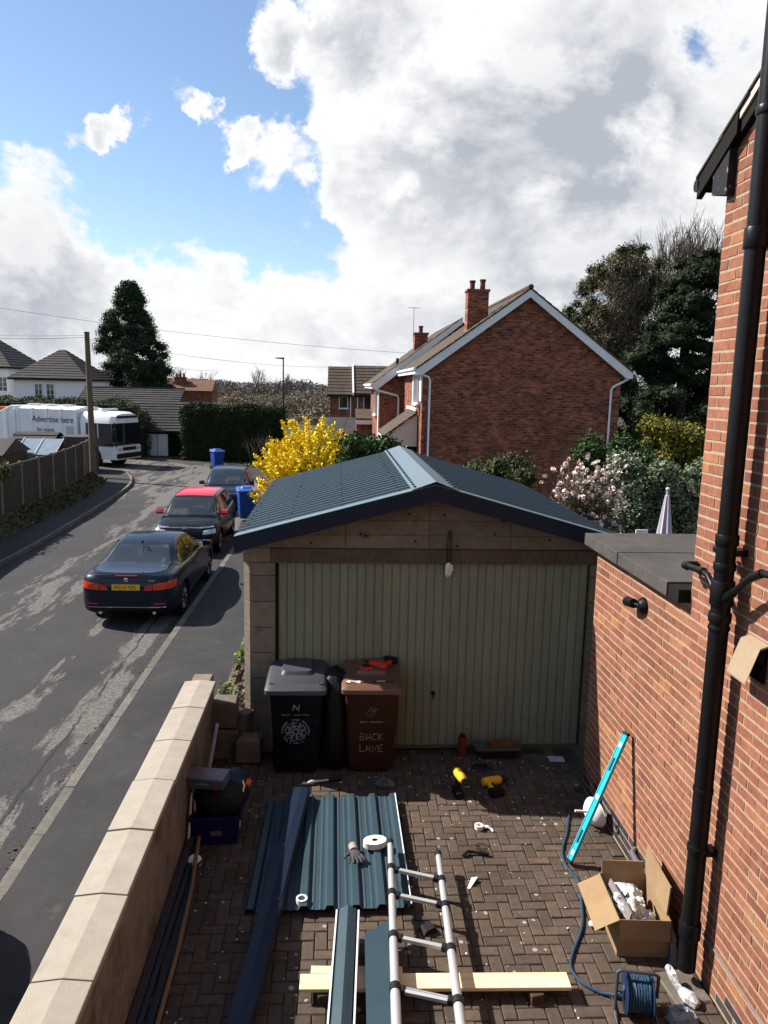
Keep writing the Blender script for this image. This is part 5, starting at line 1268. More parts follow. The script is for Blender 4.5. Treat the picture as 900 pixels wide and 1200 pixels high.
hip_house('bungalow', 'white rendered bungalow with a grey hipped roof beside the telegraph pole', -24.2, -19.0, 60, 66.5, 4.0, 6.25, [(-22.4, 3.0, .62, 1.25, 1, 2), (-21.55, 3.0, .62, 1.25, 1, 2)], .15)
hip_house('bungalow', 'white rendered bungalow cut off by the left edge of the picture', -35, -27.0, 66, 74, 4.85, 7.6, [(-27.5, 3.45, .75, 1.2, 1, 2), (-28.6, 3.45, .75, 1.2, 1, 2)], 1.0)
# ---- long low outbuilding and garage with white doors
def gable_roof(par, o_, x0, x1, y0, y1, z0, z1, mat, N=9):
    for k in range(N):
        a, b = k/N, (k+1)/N
        MB().prism([(y0+(y1-y0)*a, z0+(z1-z0)*a-.05), (y0+(y1-y0)*b, z0+(z1-z0)*b-.05), (y0+(y1-y0)*b, z0+(z1-z0)*b+.0), (y0+(y1-y0)*a, z0+(z1-z0)*a+.05)], 'x', x0, x1).build('roof_course', mat, par, loc=o_)
B1 = thing('outbuilding', 'long low outbuilding with a grey slate roof in front of the conifer', 'outbuilding', (-14, 54, -.6)); bo = (14, -54, .6)
MB().b2((-17.6, 54.3, -.6), (-10.6, 59, 2.2)).build('wall', m_bt, B1, loc=bo); gable_roof(B1, bo, -17.9, -10.9, 53.6, 56.6, 2.15, 3.45, m_slate)
MB().b2((-17.9, 56.5, 3.42), (-10.9, 56.7, 3.52)).build('ridge_tiles', m_rooft, B1, loc=bo)
B2 = thing('garage', 'low garage with a steep slate roof, white double doors and one open dark bay', 'garage', (-10.4, 47.4, -.6)); bo = (10.4, -47.4, .6)
gable_roof(B2, bo, -12.6, -6.8, 46.9, 49.2, 1.02, 2.72, m_slate, 11)
MB().b2((-12.4, 49.0, -.6), (-7, 49.2, 2.6)).build('rear_wall', m_bt, B2, loc=bo); MB().b2((-12.5, 47.3, -.6), (-11.5, 49, 1.0)).build('wall', m_bt, B2, loc=bo)
MB().b2((-9.5, 47.3, -.6), (-7, 49, 1.0)).build('dark_bay', m_dark, B2, loc=bo); MB().b2((-12.5, 47.2, .84), (-7, 47.29, 1.0)).build('lintel', m_chas, B2, loc=bo)
for x0, x1 in ((-11.42, -10.82), (-10.78, -10.18)): MB().b2((x0, 47.22, -.55), (x1, 47.28, .83)).build('door', m_white, B2, loc=bo, bevel=.01)
MB().b2((-10.15, 47.3, -.6), (-9.5, 49, .9)).build('dark_bay', m_dark, B2, loc=bo)
# ---- sheds behind the fence
Sh = thing('shed', 'dark roofed garden shed behind the fence, left of the glass roof', 'shed', (-14.5, 38, -.6)); so2 = (14.5, -38, .6)
MB().b2((-15.5, 37.6, -.6), (-13.6, 39.4, .95)).build('wall', m_fence, Sh, loc=so2); gable_roof(Sh, so2, -15.6, -13.5, 37.4, 38.6, .9, 1.42, m_slate, 3); gable_roof(Sh, so2, -15.6, -13.5, 39.8, 38.62, .9, 1.42, m_slate, 3)
Sh = thing('shed', 'small grey felt roofed shed next to the end of the fence', 'shed', (-12.7, 38.5, -.6)); so2 = (12.7, -38.5, .6)
MB().b2((-13.4, 38.2, -.6), (-12.0, 39.6, .72)).build('wall', m_fence, Sh, loc=so2)
MB().prism([(-13.5, .70), (-13.3, 1.24), (-12.15, 1.24), (-11.85, .70)], 'y', 38.0, 39.8).build('roof', m_felt, Sh, loc=so2)
Sh = thing('shed', 'low shed with a dark felt roof at the left edge behind the fence', 'shed', (-15.5, 33, -.6)); so2 = (15.5, -33, .6)
MB().b2((-17.5, 32.5, -.6), (-13.7, 35, .9)).build('wall', m_fence, Sh, loc=so2); MB().prism([(32.2, .85), (35.2, .85), (33.6, 1.45)], 'x', -17.6, -13.6).build('roof', m_felt, Sh, loc=so2)
Gh = thing('greenhouse', 'small greenhouse with a pale glazed roof behind the fence', 'greenhouse', (-13.5, 35.6, -.6)); g2 = (13.5, -35.6, .6)
m_ghg = M('pale_glass', (.34, .40, .47), rough=.12, var=.15, spec=.8, scale=1)
for i in range(2):
    a, b = -14.25+i*.86, -14.25+(i+1)*.86-.05
    MB().prism([(35.0, .62), (36.2, 1.25), (36.2, 1.27), (35.0, .64)], 'x', a, b).build('glass_pane', m_ghg, Gh, loc=g2)
    MB().b2((a, 35.0, -.4), (b, 35.03, .6)).build('glass_pane', m_ghg, Gh, loc=g2)
for x in (-14.28, -13.42, -12.54): MB().prism([(34.97, .60), (36.22, 1.24), (36.22, 1.31), (34.97, .67)], 'x', x, x+.045).build('glazing_bar', m_alloy, Gh, loc=g2)
MB().b2((-14.28, 36.2, -.6), (-12.5, 36.3, 1.2)).build('rear_wall', m_fence, Gh, loc=g2)
fh = thing('cottage', 'distant brick cottage with a chimney stack beside the conifer', 'house', (-15.6, 80, -.6)); f2 = (15.6, -80, .6)
MB().prism([(79, 3.1), (83, 3.1), (81, 4.2)], 'x', -17.2, -12.5).build('roof', M('red_roof', (.20, .10, .07), (.26, .15, .10), scale=1, var=.25, world=True), fh, loc=f2); MB().b2((-17, 79.2, -.6), (-12.6, 82.8, 3.1)).build('wall', m_bt, fh, loc=f2)
chimney(fh, (-15.9, 80.4), 1.1, .7, 3.2, 4.35, f2, 3, m_bt)

# ================================================================== PLANTS
def leafmat(name, c1, c2, rough=.55, island=.35, hue=.02, trans=.0):
    if max(c2) < .12: c1 = tuple(x*1.6 for x in c1); c2 = tuple(x*1.6 for x in c2)
    m = M(name, c1, c2, rough=rough, scale=1.2, var=.25, island=island, hue=hue, world=True, spec=.08)
    return m
m_bark = M('bark', (.10, .075, .055), (.16, .125, .09), scale=4, var=.3, bump=.6, bscale=30, world=True)
m_twig = M('twig', (.15, .115, .09), (.22, .17, .13), scale=2, var=.25, world=True)
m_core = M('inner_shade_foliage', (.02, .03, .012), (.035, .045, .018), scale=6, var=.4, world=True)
m_yew = leafmat('dark_conifer_leaf', (.012, .024, .010), (.028, .045, .016))
m_ever = leafmat('evergreen_leaf', (.016, .036, .018), (.035, .06, .024))
m_ivy = leafmat('ivy_leaf', (.06, .075, .03), (.12, .125, .05))
m_dry = leafmat('dry_creeper', (.28, .215, .14), (.40, .31, .20), hue=.03)
m_laurel = leafmat('laurel_leaf', (.04, .085, .025), (.085, .14, .04), rough=.35)
m_pale = leafmat('pale_variegated_leaf', (.16, .215, .12), (.31, .36, .23), rough=.4)
m_lime = leafmat('yellow_green_leaf', (.20, .20, .025), (.30, .27, .04))
m_yellow = leafmat('forsythia_flower', (.86, .63, .02), (.92, .74, .06), hue=.01, island=.15)
m_petal = leafmat('magnolia_petal', (.76, .60, .56), (.84, .72, .67), hue=.01, island=.15)
m_scrub = leafmat('bare_scrub_hazed', (.20, .15, .115), (.27, .205, .15), hue=.03)  # brown scrub lightened, far haze put into its colour

def box_points(x0, x1, y0, y1, z0, z1, n, dz=.08):
    """points over the front, ends and top of a clipped hedge"""
    A = [((x1-x0)*(z1-z0), 0), ((y1-y0)*(z1-z0), 1), ((y1-y0)*(z1-z0), 2), ((x1-x0)*(y1-y0), 3)]
    tot = sum(a for a, _ in A); P = []; Nn = []
    for a, k in A:
        m = int(n*a/tot); u = rng.random(m); v = rng.random(m); w = rng.normal(0, dz, m)
        if k == 0: P.append(np.stack([x0+(x1-x0)*u, y0+w, z0+(z1-z0)*v], 1)); Nn += [(0, -1, 0)]*m
        if k == 1: P.append(np.stack([x0+w, y0+(y1-y0)*u, z0+(z1-z0)*v], 1)); Nn += [(-1, 0, 0)]*m
        if k == 2: P.append(np.stack([x1+w, y0+(y1-y0)*u, z0+(z1-z0)*v], 1)); Nn += [(1, 0, 0)]*m
        if k == 3: P.append(np.stack([x0+(x1-x0)*u, y0+(y1-y0)*v, z1+w], 1)); Nn += [(0, 0, 1)]*m
    P = np.concatenate(P)
    P += .10*np.sin(P[:, [1, 2, 0]]*2.3+1)+.06*np.sin(P[:, [2, 0, 1]]*5.1)
    return P, np.array(Nn, float)
def hedge(name, label, cat, pieces, mat, n, size, rim=None):
    h = thing(name, label, cat, (0, 0, 0))
    mb = MB()
    for p in pieces: mb.b2((p[0]+.16, p[2]+.16, p[4]), (p[1]-.16, p[3]-.16, p[5]-.16))
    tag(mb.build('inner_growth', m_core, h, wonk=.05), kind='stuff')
    Ps = []; Ns = []
    tot = sum((p[1]-p[0]+p[3]-p[2]) for p in pieces)
    for p in pieces:
        a, b = box_points(*p, int(n*(p[1]-p[0]+p[3]-p[2])/tot)); Ps.append(a); Ns.append(b)
    tag(leaves('foliage', np.concatenate(Ps), size, mat, h, np.concatenate(Ns)), kind='stuff')
    return h
hedge('hedge', 'tall dark clipped hedge with square corners on the right of the bend', 'hedge', [(-8.75, -3.1, 44.6, 46.4, -.6, 2.58)], m_yew, 42000, .042)
hedge('hedge', 'long dark clipped hedge with a rounded end behind the refuse truck', 'hedge', [(-12.0, -11.3, 46.0, 47.5, -.6, 2.15), (-13.0, -11.9, 46.3, 48.0, -.6, 2.55), (-17, -13.0, 47.3, 49.4, -.6, 2.68), (-21.5, -17.0, 48.5, 51.2, -.6, 2.66), (-31, -21.5, 50, 53, -.6, 2.65)], leafmat('hedge_leaf_left', (.020, .034, .012), (.042, .055, .018)), 46000, .048)

def tree(name, label, loc, clumps, per, size, mat, trunk, group=None, cat='tree', shell=.55, extra=None, core=.62, flat=None):
    t = thing(name, label, cat, (0, 0, 0), 0, group)
    tb = MB(); x, y, z = loc; h, r = trunk
    tb.tube([(x, y, z), (x+.05, y, z+h*.5), (x, y+.05, z+h)], [r, r*.8, r*.35], 10, caps=False)
    for c in random.sample(clumps, min(14, len(clumps))):
        b = Vector((x, y, min(z+h*.95, max(z+h*.25, c[2]-c[5]*.9)))); e = Vector(c[:3]); m = b.lerp(e, .5)+Vector((0, 0, .15))
        tb.tube([b, m, e], [r*.4, r*.25, r*.1], 6, caps=False)
    tb.build('trunk', m_bark, t, smooth=True)
    P, N = clump_points(clumps, per, shell)
    cr = leaves('crown', P, size, mat, t, N)
    if core:
        cb = MB()
        for c in clumps: cb.ball(c[:3], (c[3]*core, c[4]*core, c[5]*core), 8, 6)
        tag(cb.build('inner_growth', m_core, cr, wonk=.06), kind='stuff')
    return t
# big conifer
cl = []
for k in range(330):
    z = random.uniform(.6, 12.3); f = max(0., 1-((z-.5)/12.2)**1.5)**.78; a = random.uniform(0, 2*PI); rr = 4.05*f*random.uniform(.35, 1.02)
    s_ = .42+.55*f*random.uniform(.6, 1.1); cl.append((-18.1+rr*math.cos(a), 70+rr*math.sin(a), z-.1*rr, s_, s_, s_*.75))
tree('conifer_tree', 'tall broad dark conifer with a pointed top behind the telegraph pole', (-18.1, 70, -.6), cl, 800, .075, m_ever, (11.5, .4), core=.5, shell=.3)
# ivy-clad tree over the gable
cl = []
for (x, z, rx, rz_) in [(16.3, 11.0, 1.3, 1.1), (17.3, 11.1, 1.0, 1.0), (15.3, 10.0, 1.3, 1.2), (17.9, 9.9, 1.1, 1.5), (16.5, 9.4, 1.6, 1.5), (14.5, 8.4, 1.1, 1.0), (15.4, 7.9, 1.5, 1.4), (17.3, 7.9, 1.7, 1.6), (15.6, 11.2, .8, .7), (14.8, 10.2, .7, .8), (16.8, 11.7, .8, .5), (14.2, 7.4, .9, .9), (14.0, 8.3, .6, .6), (16.2, 6.2, 1.9, 1.5), (18.0, 6.2, 1.5, 1.6), (16.5, 4.2, 1.6, 1.4), (15.2, 6.3, 1.2, 1.1)]:
    for k in range(9): cl.append((x+random.gauss(0, rx*.48), 45+random.gauss(0, .8), z+random.gauss(0, rz_*.4), rx*.50, rx*.5, rz_*.48))
ti = tree('ivy_clad_tree', 'tall tree smothered in ivy and dry brown creeper behind the blank brick gable', (16.4, 45.3, -.6), cl, 1500, .055, m_ivy, (10.5, .35), core=.5, shell=.3)
dr_ = MB()
for k in range(170):
    x = random.uniform(14.6, 18.2); z = random.uniform(6.5, 11.3); y = 43.0+random.uniform(-.2, .5); pts = [(x, y, z)]
    for j in range(5): x += random.gauss(0, .14); z -= random.uniform(.15, .42); pts.append((x, y-random.uniform(0, .1), z))
    dr_.tube(pts, [.028, .024, .02, .016, .012, .008], 4, caps=False)
dr_.build('creeper_stems', m_twig, ti)
P, N = clump_points([(15.6+random.gauss(0, .7), 43.35, 7.0+random.gauss(0, .9), .7, .5, .6) for _ in range(40)]+[(16.4+random.gauss(0, .7), 43.35, 9.4+random.gauss(0, .8), .5, .4, .6) for _ in range(30)], 520, .4)
leaves('dry_creeper', P, .06, m_dry, ti, N)
# dark evergreen to its right
cl = []
for (x, z, rx, rz_) in [(18.1, 10.6, .8, .6), (17.4, 9.8, .9, .8), (18.6, 9.5, 1.2, 1.0), (16.6, 9.0, .9, .8), (17.6, 8.4, 1.5, 1.1), (15.9, 7.6, 1.0, .9), (17.0, 7.0, 1.6, 1.2), (18.6, 6.9, 1.3, 1.2), (15.4, 6.0, 1.1, 1.0), (16.9, 5.3, 1.8, 1.3), (15.6, 4.2, 1.3, 1.1), (17.6, 3.6, 1.8, 1.3), (18.3, 2.6, 1.4, 1.2), (17.0, 2.0, 1.4, 1.2), (19.4, 5.6, 1.2, 1.2), (19.6, 3.6, 1.3, 1.3), (19.2, 7.8, 1.1, 1.0), (16.0, 2.4, 1.5, 1.2), (18.8, 4.9, 1.2, 1.1), (14.9, 3.0, .9, 1.0)]:
    for k in range(11): cl.append((x+random.gauss(0, rx*.5), 38+random.gauss(0, 1.0), z+random.gauss(0, rz_*.4), rx*.48, rx*.48, rz_*.38))
tree('evergreen_tree', 'dense dark evergreen tree between the blank gable and the near brick wall', (17.2, 38, -.6), cl, 1500, .055, leafmat('dark_evergreen_leaf', (.009, .017, .008), (.022, .034, .014)), (10, .35), core=.68, shell=.35)
def bare_tree(label, loc, h, group=None, spread=.35, depth=5, r=.16, kids=3, up=.28, name='bare_tree'):
    t = thing(name, label, 'tree', loc, 0, group); mb = MB(); branches(mb, (0, 0, 0), (0, 0, 1), h*.42, r, depth, spread, 5, up, kids, .66)
    mb.build('branches', m_twig, t); return t
random.seed(5)
for i, (x, y, h, lb) in enumerate([(25.6, 60, 18.0, 'tall bare winter tree behind the evergreen, twigs spread like a fan'), (28.3, 61, 17.6, 'bare winter tree just left of the near brick wall')]):
    t = thing('bare_tree', lb, 'tree', (x, y, -.6), 0, 'bare trees behind the gardens'); mb = MB()
    mb.tube([(0, 0, 0), (0, 0, h*.5)], [.3, .2], 8)
    for k in range(11):
        a = random.uniform(0, 2*PI); branches(mb, (0, 0, h*random.uniform(.40, .52)), (math.cos(a)*.33, math.sin(a)*.33, 1), h*.26, .10, 3, .33, 4, .24, 4, .62)
    mb.build('branches', m_twig, t)
# far trees and scrub down the hill
for i, (x, y, h, lb) in enumerate([(-23.5, 118, 8.6, 'bare tree on the skyline left of the street lamp, nearest the conifer'), (-11.5, 105, 9.0, 'round topped bare tree on the skyline just left of the street lamp'), (-19.0, 110, 7.4, 'small bare tree on the skyline between two others'), (-30.0, 72, 7.0, 'bare tree showing between the bungalow roof and the conifer'), (-8.4, 112, 7.6, 'low bare tree on the skyline right of the street lamp')]):
    bare_tree(lb, (x, y, -.6), h, 'bare trees on the skyline', .42, 4, .13, 4, .18)
P = []
cl = []
for k in range(150): 
    y = random.uniform(85, 190); x = random.uniform(-.27, .02)*y*1.0; cl.append((x, y, random.uniform(-.6, .6+1.5*(y-85)/100), random.uniform(1.2, 3), 1.6, random.uniform(.7, 1.4)))
P, N = clump_points(cl, 150, .3); tag(leaves('undergrowth', P, .15, m_scrub, None, N, kind='stuff'), kind='stuff')
cl = []
for k in range(34):
    y = random.uniform(66, 120); x = random.uniform(-.22, -.01)*y; cl.append((x, y, random.uniform(-.4, 1.0), random.uniform(.9, 1.8), 1.2, random.uniform(.6, 1.2)))
P, N = clump_points(cl, 70, .3); tag(leaves('undergrowth', P, .17, leafmat('olive_scrub', (.09, .09, .025), (.17, .15, .045)), None, N), kind='stuff')
cl = [(random.uniform(-60, 140), random.uniform(230, 330), random.uniform(0, 3.5), random.uniform(5, 10), 3, random.uniform(1.2, 2.4)) for _ in range(90)]
P, N = clump_points(cl, 70, .3); tag(leaves('undergrowth', P, .34, leafmat('hazy_far_wood', (.24, .22, .21), (.29, .26, .24)), None, N), kind='stuff')  # distance haze put into the pale leaf colour

# forsythia: arching stems set with yellow flowers
def shrub_stems(name, label, cat, c, n, H, spread, mats, per, fsize, stemr=.012, leafpart='flowers', droop=.35, f0=.25):
    t = thing(name, label, cat, (0, 0, 0)); mb = MB(); P = []
    for k in range(n):
        a = random.uniform(0, 2*PI); r_ = spread*math.sqrt(random.random()); h = H*random.uniform(.5, .97)*(1-.32*(r_/spread)**2)
        pts = []; bx, by = c[0]+random.gauss(0, .12), c[1]+random.gauss(0, .12)
        for j in range(9):
            s_ = j/8; pts.append((bx+r_*math.cos(a)*s_**1.3+random.gauss(0, .03), by+r_*math.sin(a)*s_**1.3+random.gauss(0, .03), c[2]+h*(s_-droop*.4*s_**3)))
        mb.tube(pts, [stemr*(1-.08*j) for j in range(9)], 4, caps=False)
        for q in range(per):
            s_ = random.uniform(f0, 1)*8; i = min(7, int(s_)); A = Vector(pts[i]).lerp(Vector(pts[i+1]), s_-i); P.append((A.x+random.gauss(0, .035), A.y+random.gauss(0, .035), A.z+random.gauss(0, .035)))
    mb.build('stems', m_twig, t); leaves(leafpart, P, fsize, mats, t)
    return t
random.seed(8)
shrub_stems('forsythia_bush', 'large bush covered in bright yellow flowers behind the garage', 'bush', (-.72, 22.5, -.6), 280, 4.5, 1.6, m_yellow, 380, .042)
def bush(name, label, clumps, per, size, mat, core=.66, cat='bush', shell=.6, stem=.04):
    t = thing(name, label, cat, (0, 0, 0)); P, N = clump_points(clumps, per, shell); f = leaves('foliage', P, size, mat, t, N)
    mb = MB(); zb = min(c[2]-c[5] for c in clumps); 
    cx = sum(c[0] for c in clumps)/len(clumps); cy = sum(c[1] for c in clumps)/len(clumps)
    for c in clumps: mb.tube([(cx, cy, min(zb, -.3)), (c[0], c[1], c[2])], [stem, stem*.4], 5, caps=False)
    mb.build('stems', m_twig, t)
    if core:
        cb = MB()
        for c in clumps: cb.ball(c[:3], (c[3]*core, c[4]*core, c[5]*core), 8, 6)
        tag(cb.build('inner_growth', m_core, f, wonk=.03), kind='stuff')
    return t
def scatter(cx, cy, cz, sx, sy, sz, n, r0, r1): return [(cx+random.uniform(-sx, sx), cy+random.uniform(-sy, sy), cz+random.uniform(-sz, sz), random.uniform(r0, r1), random.uniform(r0, r1), random.uniform(r0, r1)*.85) for _ in range(n)]
bush('laurel_bush', 'glossy dark green laurel bush at the foot of the yellow bush', scatter(.72, 18.5, 1.62, .62, .4, 1.05, 46, .25, .40), 2600, .045, m_laurel)
bush('low_green_bush', 'low green bush beside the far end of the pavement below the yellow bush', scatter(-1.35, 19, .35, .5, .9, .55, 16, .22, .38), 1800, .05, m_laurel)
bush('conifer_bush', 'small rounded dull green bush just behind the right slope of the garage roof', scatter(3.3, 15, 1.62, .55, .4, .85, 48, .24, .38), 3000, .032, leafmat('dull_conifer_leaf', (.05, .065, .025), (.10, .10, .045)))
bush('laurel_bush', 'tall dark green laurel beside the pink blossom bush under the gable downpipe', scatter(7.5, 20, 1.5, .95, .4, 1.15, 30, .32, .5), 3000, .046, m_laurel)
bush('golden_bush', 'bright yellow green bush above the pale leaved hedge', scatter(10.8, 24, 2.1, .9, .5, .95, 26, .3, .48), 3200, .042, m_lime)
bush('variegated_hedge', 'broad pale leaved hedge behind the closed garden parasol', scatter(7.5, 17, 1.2, 1.25, .35, 1.15, 56, .28, .42), 4200, .034, m_pale, cat='hedge')
bush('ivy_bank', 'dark ivy growth under the evergreen tree at the end of the gable', scatter(12.6, 30.5, .9, 1.6, .6, 1.5, 40, .4, .7), 2000, .05, m_ever)
# bare twiggy bush beside the hedge
tw = thing('bare_shrub', 'bare brown twiggy shrub in front of the dark hedge left of the yellow bush', 'bush', (-4.1, 42.5, -.6)); mb = MB()
for k in range(9): branches(mb, (random.gauss(0, .2), random.gauss(0, .1), 0), (random.gauss(0, .4), random.gauss(0, .3), 1), 1.0, .03, 2, .35, 4, .2, 4, .7)
mb.build('stems', m_twig, tw)
# magnolia
random.seed(21)
mg = thing('magnolia_bush', 'magnolia bush with pale pink blossom on bare twigs behind the garage', 'bush', (0, 0, 0)); mb = MB(); bl_ = []
for k in range(110):
    a = random.uniform(0, 2*PI); r_ = random.uniform(.1, .56); h = random.uniform(1.6, 3.1)*(1-.15*r_)
    pts = [(4.72+.12*math.cos(a)+r_*math.cos(a)*s_**1.4+random.gauss(0, .025), 14.2+r_*math.sin(a)*s_**1.4, -.5+h*s_) for s_ in np.linspace(0, 1, 8)]
    mb.tube(pts, [.022-.0022*j for j in range(8)], 5, caps=False)
    for q in range(9):
        i = random.randint(3, 7); A = Vector(pts[i]); e = A+Vector((random.gauss(0, .2), random.gauss(0, .15), random.uniform(.05, .4))); mb.tube([A, A.lerp(e, .5)+Vector((0, 0, .03)), e], [.009, .007, .004], 4, caps=False)
        if random.random() < min(.9, max(0, (e.z-1.35)*.85)): bl_.append(e)
mb.build('stems', m_twig, mg)
P = []; N = []
for e in bl_:
    for q in range(11):
        d = Vector((random.gauss(0, 1), random.gauss(0, 1), random.gauss(.3, .7))).normalized(); P.append(e+d*.030); N.append(d)
leaves('blossom', P, .033, m_petal, mg, N, aspect=.7)
P, N = clump_points(scatter(4.75, 14.3, .95, .62, .4, 1.0, 60, .2, .34), 1700, .4); leaves('leaves', P, .03, leafmat('magnolia_leaf', (.045, .042, .025), (.07, .06, .03)), mg, N)
# leafy seedlings in the soil bed
def seedling(label, c, n, size):
    t = thing('seedling', label, 'plant', c); mb = MB(); P = []
    for k in range(n):
        a = random.uniform(0, 2*PI); r_ = random.uniform(.02, .13); h = random.uniform(.06, .24); mb.tube([(0, 0, 0), (r_*.5*math.cos(a), r_*.5*math.sin(a), h*.7), (r_*math.cos(a), r_*math.sin(a), h)], .004, 4)
        for q in range(7): P.append((r_*math.cos(a)+random.gauss(0, .025), r_*math.sin(a)+random.gauss(0, .025), h+random.gauss(0, .03)))
    mb.build('stems', m_laurel, t); leaves('foliage', P, size, leafmat('bright_leaf', (.13, .22, .04), (.22, .34, .07)), t, np.tile((0, 0, 1.), (len(P), 1)))
seedling('fresh green leafy plant against the garage corner', (-1.12, 9.45, .42), 22, .032)
seedling('tiny yellow green plant at the near end of the soil bed', (-1.18, 8.35, .42), 9, .02)
# grass at the bend and along the verge
gp = np.stack([rng.uniform(-6.0, -2.2, 5000), rng.uniform(41.2, 44.2, 5000), rng.uniform(-.62, -.48, 5000)], 1)
gp = gp[(gp[:, 1] > 41.9-(gp[:, 0]+5.5)*1.6)]
tag(leaves('grass', gp, .07, leafmat('grass_blade', (.07, .12, .025), (.13, .19, .05)), None, np.tile((0, 0, .6), (len(gp), 1))), kind='stuff')
gp = []
for i in range(len(fp)-1):
    for k in range(260):
        t = random.random(); x = fp[i][0]*(1-t)+fp[i+1][0]*t; y = fp[i][1]*(1-t)+fp[i+1][1]*t; u = random.random(); gp.append((x+.1+.75*u, y, -.1-.33*u+random.uniform(0, .05)))
tag(leaves('grass', gp, .055, leafmat('rough_grass', (.06, .075, .02), (.13, .12, .05)), None, np.tile((.4, 0, .7), (len(gp), 1))), kind='stuff')
# climber spilling over the near end of the fence
gp = []
for k in range(2600):
    t = random.random()**1.5; y = 24.0-t*9; x = -10.12+.05*(24-y)*.9*.5+random.gauss(0, .10); gp.append((x, y, 1.3+random.gauss(0, .10)-.3*random.random()**2))
tag(leaves('ivy', gp, .06, leafmat('climber_leaf', (.10, .105, .05), (.19, .17, .09)), None), kind='stuff')
# small litter of soil and moss along the left kerb

# ================================================================== THINGS ON THE DRIVEWAY
# ---- spare roof sheets
def profiled(name, label, x0, x1, y0, y1, z, rz, ribs, pitch, cat='roof sheet'):
    line = []; x = 0.; w = x1-x0
    a0 = (w-(ribs-1)*pitch)/2
    line.append((0, 0))
    for k in range(ribs):
        c = a0+k*pitch; line += [(c-.042, 0), (c-.024, .034), (c+.024, .034), (c+.042, 0)]
        if k < ribs-1:
            for f in (.36, .64): m = c+pitch*f; line += [(m-.012, 0), (m-.006, .004), (m+.006, .004), (m+.012, 0)]
    line.append((w, 0))
    o = MB()._sheet([(p[0]-w/2, p[1]) for p in line], 'y', -(y1-y0)/2, (y1-y0)/2, .0025).build(name, m_steel, None, loc=((x0+x1)/2, (y0+y1)/2, z), rot=(0, 0, rz))
    return tag(o, label, cat, 'spare roof sheets on the drive')
profiled('roof_sheet', 'slate blue ribbed roof sheet lying in the shade, partly under the long dark trim', -.61, -.02, 5.32, 6.90, .012, -.02, 4, .19)
profiled('roof_sheet', 'slate blue ribbed roof sheet lying uppermost in the sun beside the ladder', -.42, .60, 5.30, 6.92, .05, .004, 6, .2)
MB_ = MB(); MB_.sheet([(-.02, 0), (0, .028), (.006, .028)], 'y', -.81, .81, .003)
tag(MB_.build('edge_trim', M('white_edge', (.62, .66, .70), rough=.4, var=.06), None, loc=(.612, 6.11, .06), rot=(0, 0, .004)), 'thin pale folded edging strip along the right side of the sunny roof sheet', 'edging')
# long dark trim lying over them
mb = MB(); mb._sheet([(-.075, .0), (-.07, .075), (.0, .082), (.07, .075), (.085, .02)], 'y', -1.6, 1.6, .003)
tag(mb.build('long_metal_trim', m_steel_d, None, loc=(-.445, 5.32, .085), rot=(0, 0, -.092)), 'long dark navy folded metal trim lying aslant over the shaded roof sheet', 'metal trim')
# bright ridge trim and plain panel across the plank
mb = MB(); mb._sheet([(-.085, -.0), (-.075, -.03), (-.06, .012), (-.02, .035), (.0, .045), (.02, .035), (.06, .012), (.07, -.03), (.082, .0)], 'y', -.8, .75, .003)
ot = mb.build('ridge_trim', m_steel, None, loc=(.085, 4.36, .165), rot=(R(1.5), 0, -.055))
tag(ot, 'slate blue folded ridge trim lying across the pale plank left of the ladder', 'metal trim')
for sx in (-.083, .078): MB().b2((sx-.006, -.8, -.003), (sx+.006, .75, .004)).build('rim', MATS['white_edge'], ot)
mb = MB(); mb.prism([(-.105, -.95), (.115, -.95), (.115, .72), (.02, .66), (-.105, .57)], 'z', 0, .004)
tag(mb.build('flat_metal_panel', m_steel, None, loc=(.335, 4.34, .133), rot=(R(.8), 0, -.02)), 'flat slate blue metal panel with a slanted end lying under the left ladder rail', 'metal panel')
# ---- planks
m_pine = M('fresh_pine', (.74, .56, .33), (.82, .66, .42), scale=1.5, var=.09, rough=.65, stretch=(1.2, 14, 14), bump=.12, bscale=20)
for c, d, rz, lb in (((.70, 4.51, .085), (1.80, .135, .028), -.026, 'long pale sawn plank lying across the drive under the ladder'), ((.18, 4.64, .07), (.62, .07, .03), -.045, 'short pale batten tucked behind the left end of the long plank')):
    tag(MB().box((0, 0, 0), d, ch=.003).build('timber_plank', m_pine, None, loc=c, rot=(0, 0, rz)), lb, 'plank', 'sawn timber on the drive')
for c, lb in (((-.05, 4.53, .033), 'small dark offcut propping the left end of the long plank'), ((1.35, 4.48, .033), 'small dark offcut propping the right end of the long plank')):
    tag(MB().box((0, 0, 0), (.09, .18, .066), ch=.004).build('timber_offcut', M('dark_timber', (.10, .065, .04), var=.3, scale=8), None, loc=c, rot=(0, 0, .2)), lb, 'offcut')
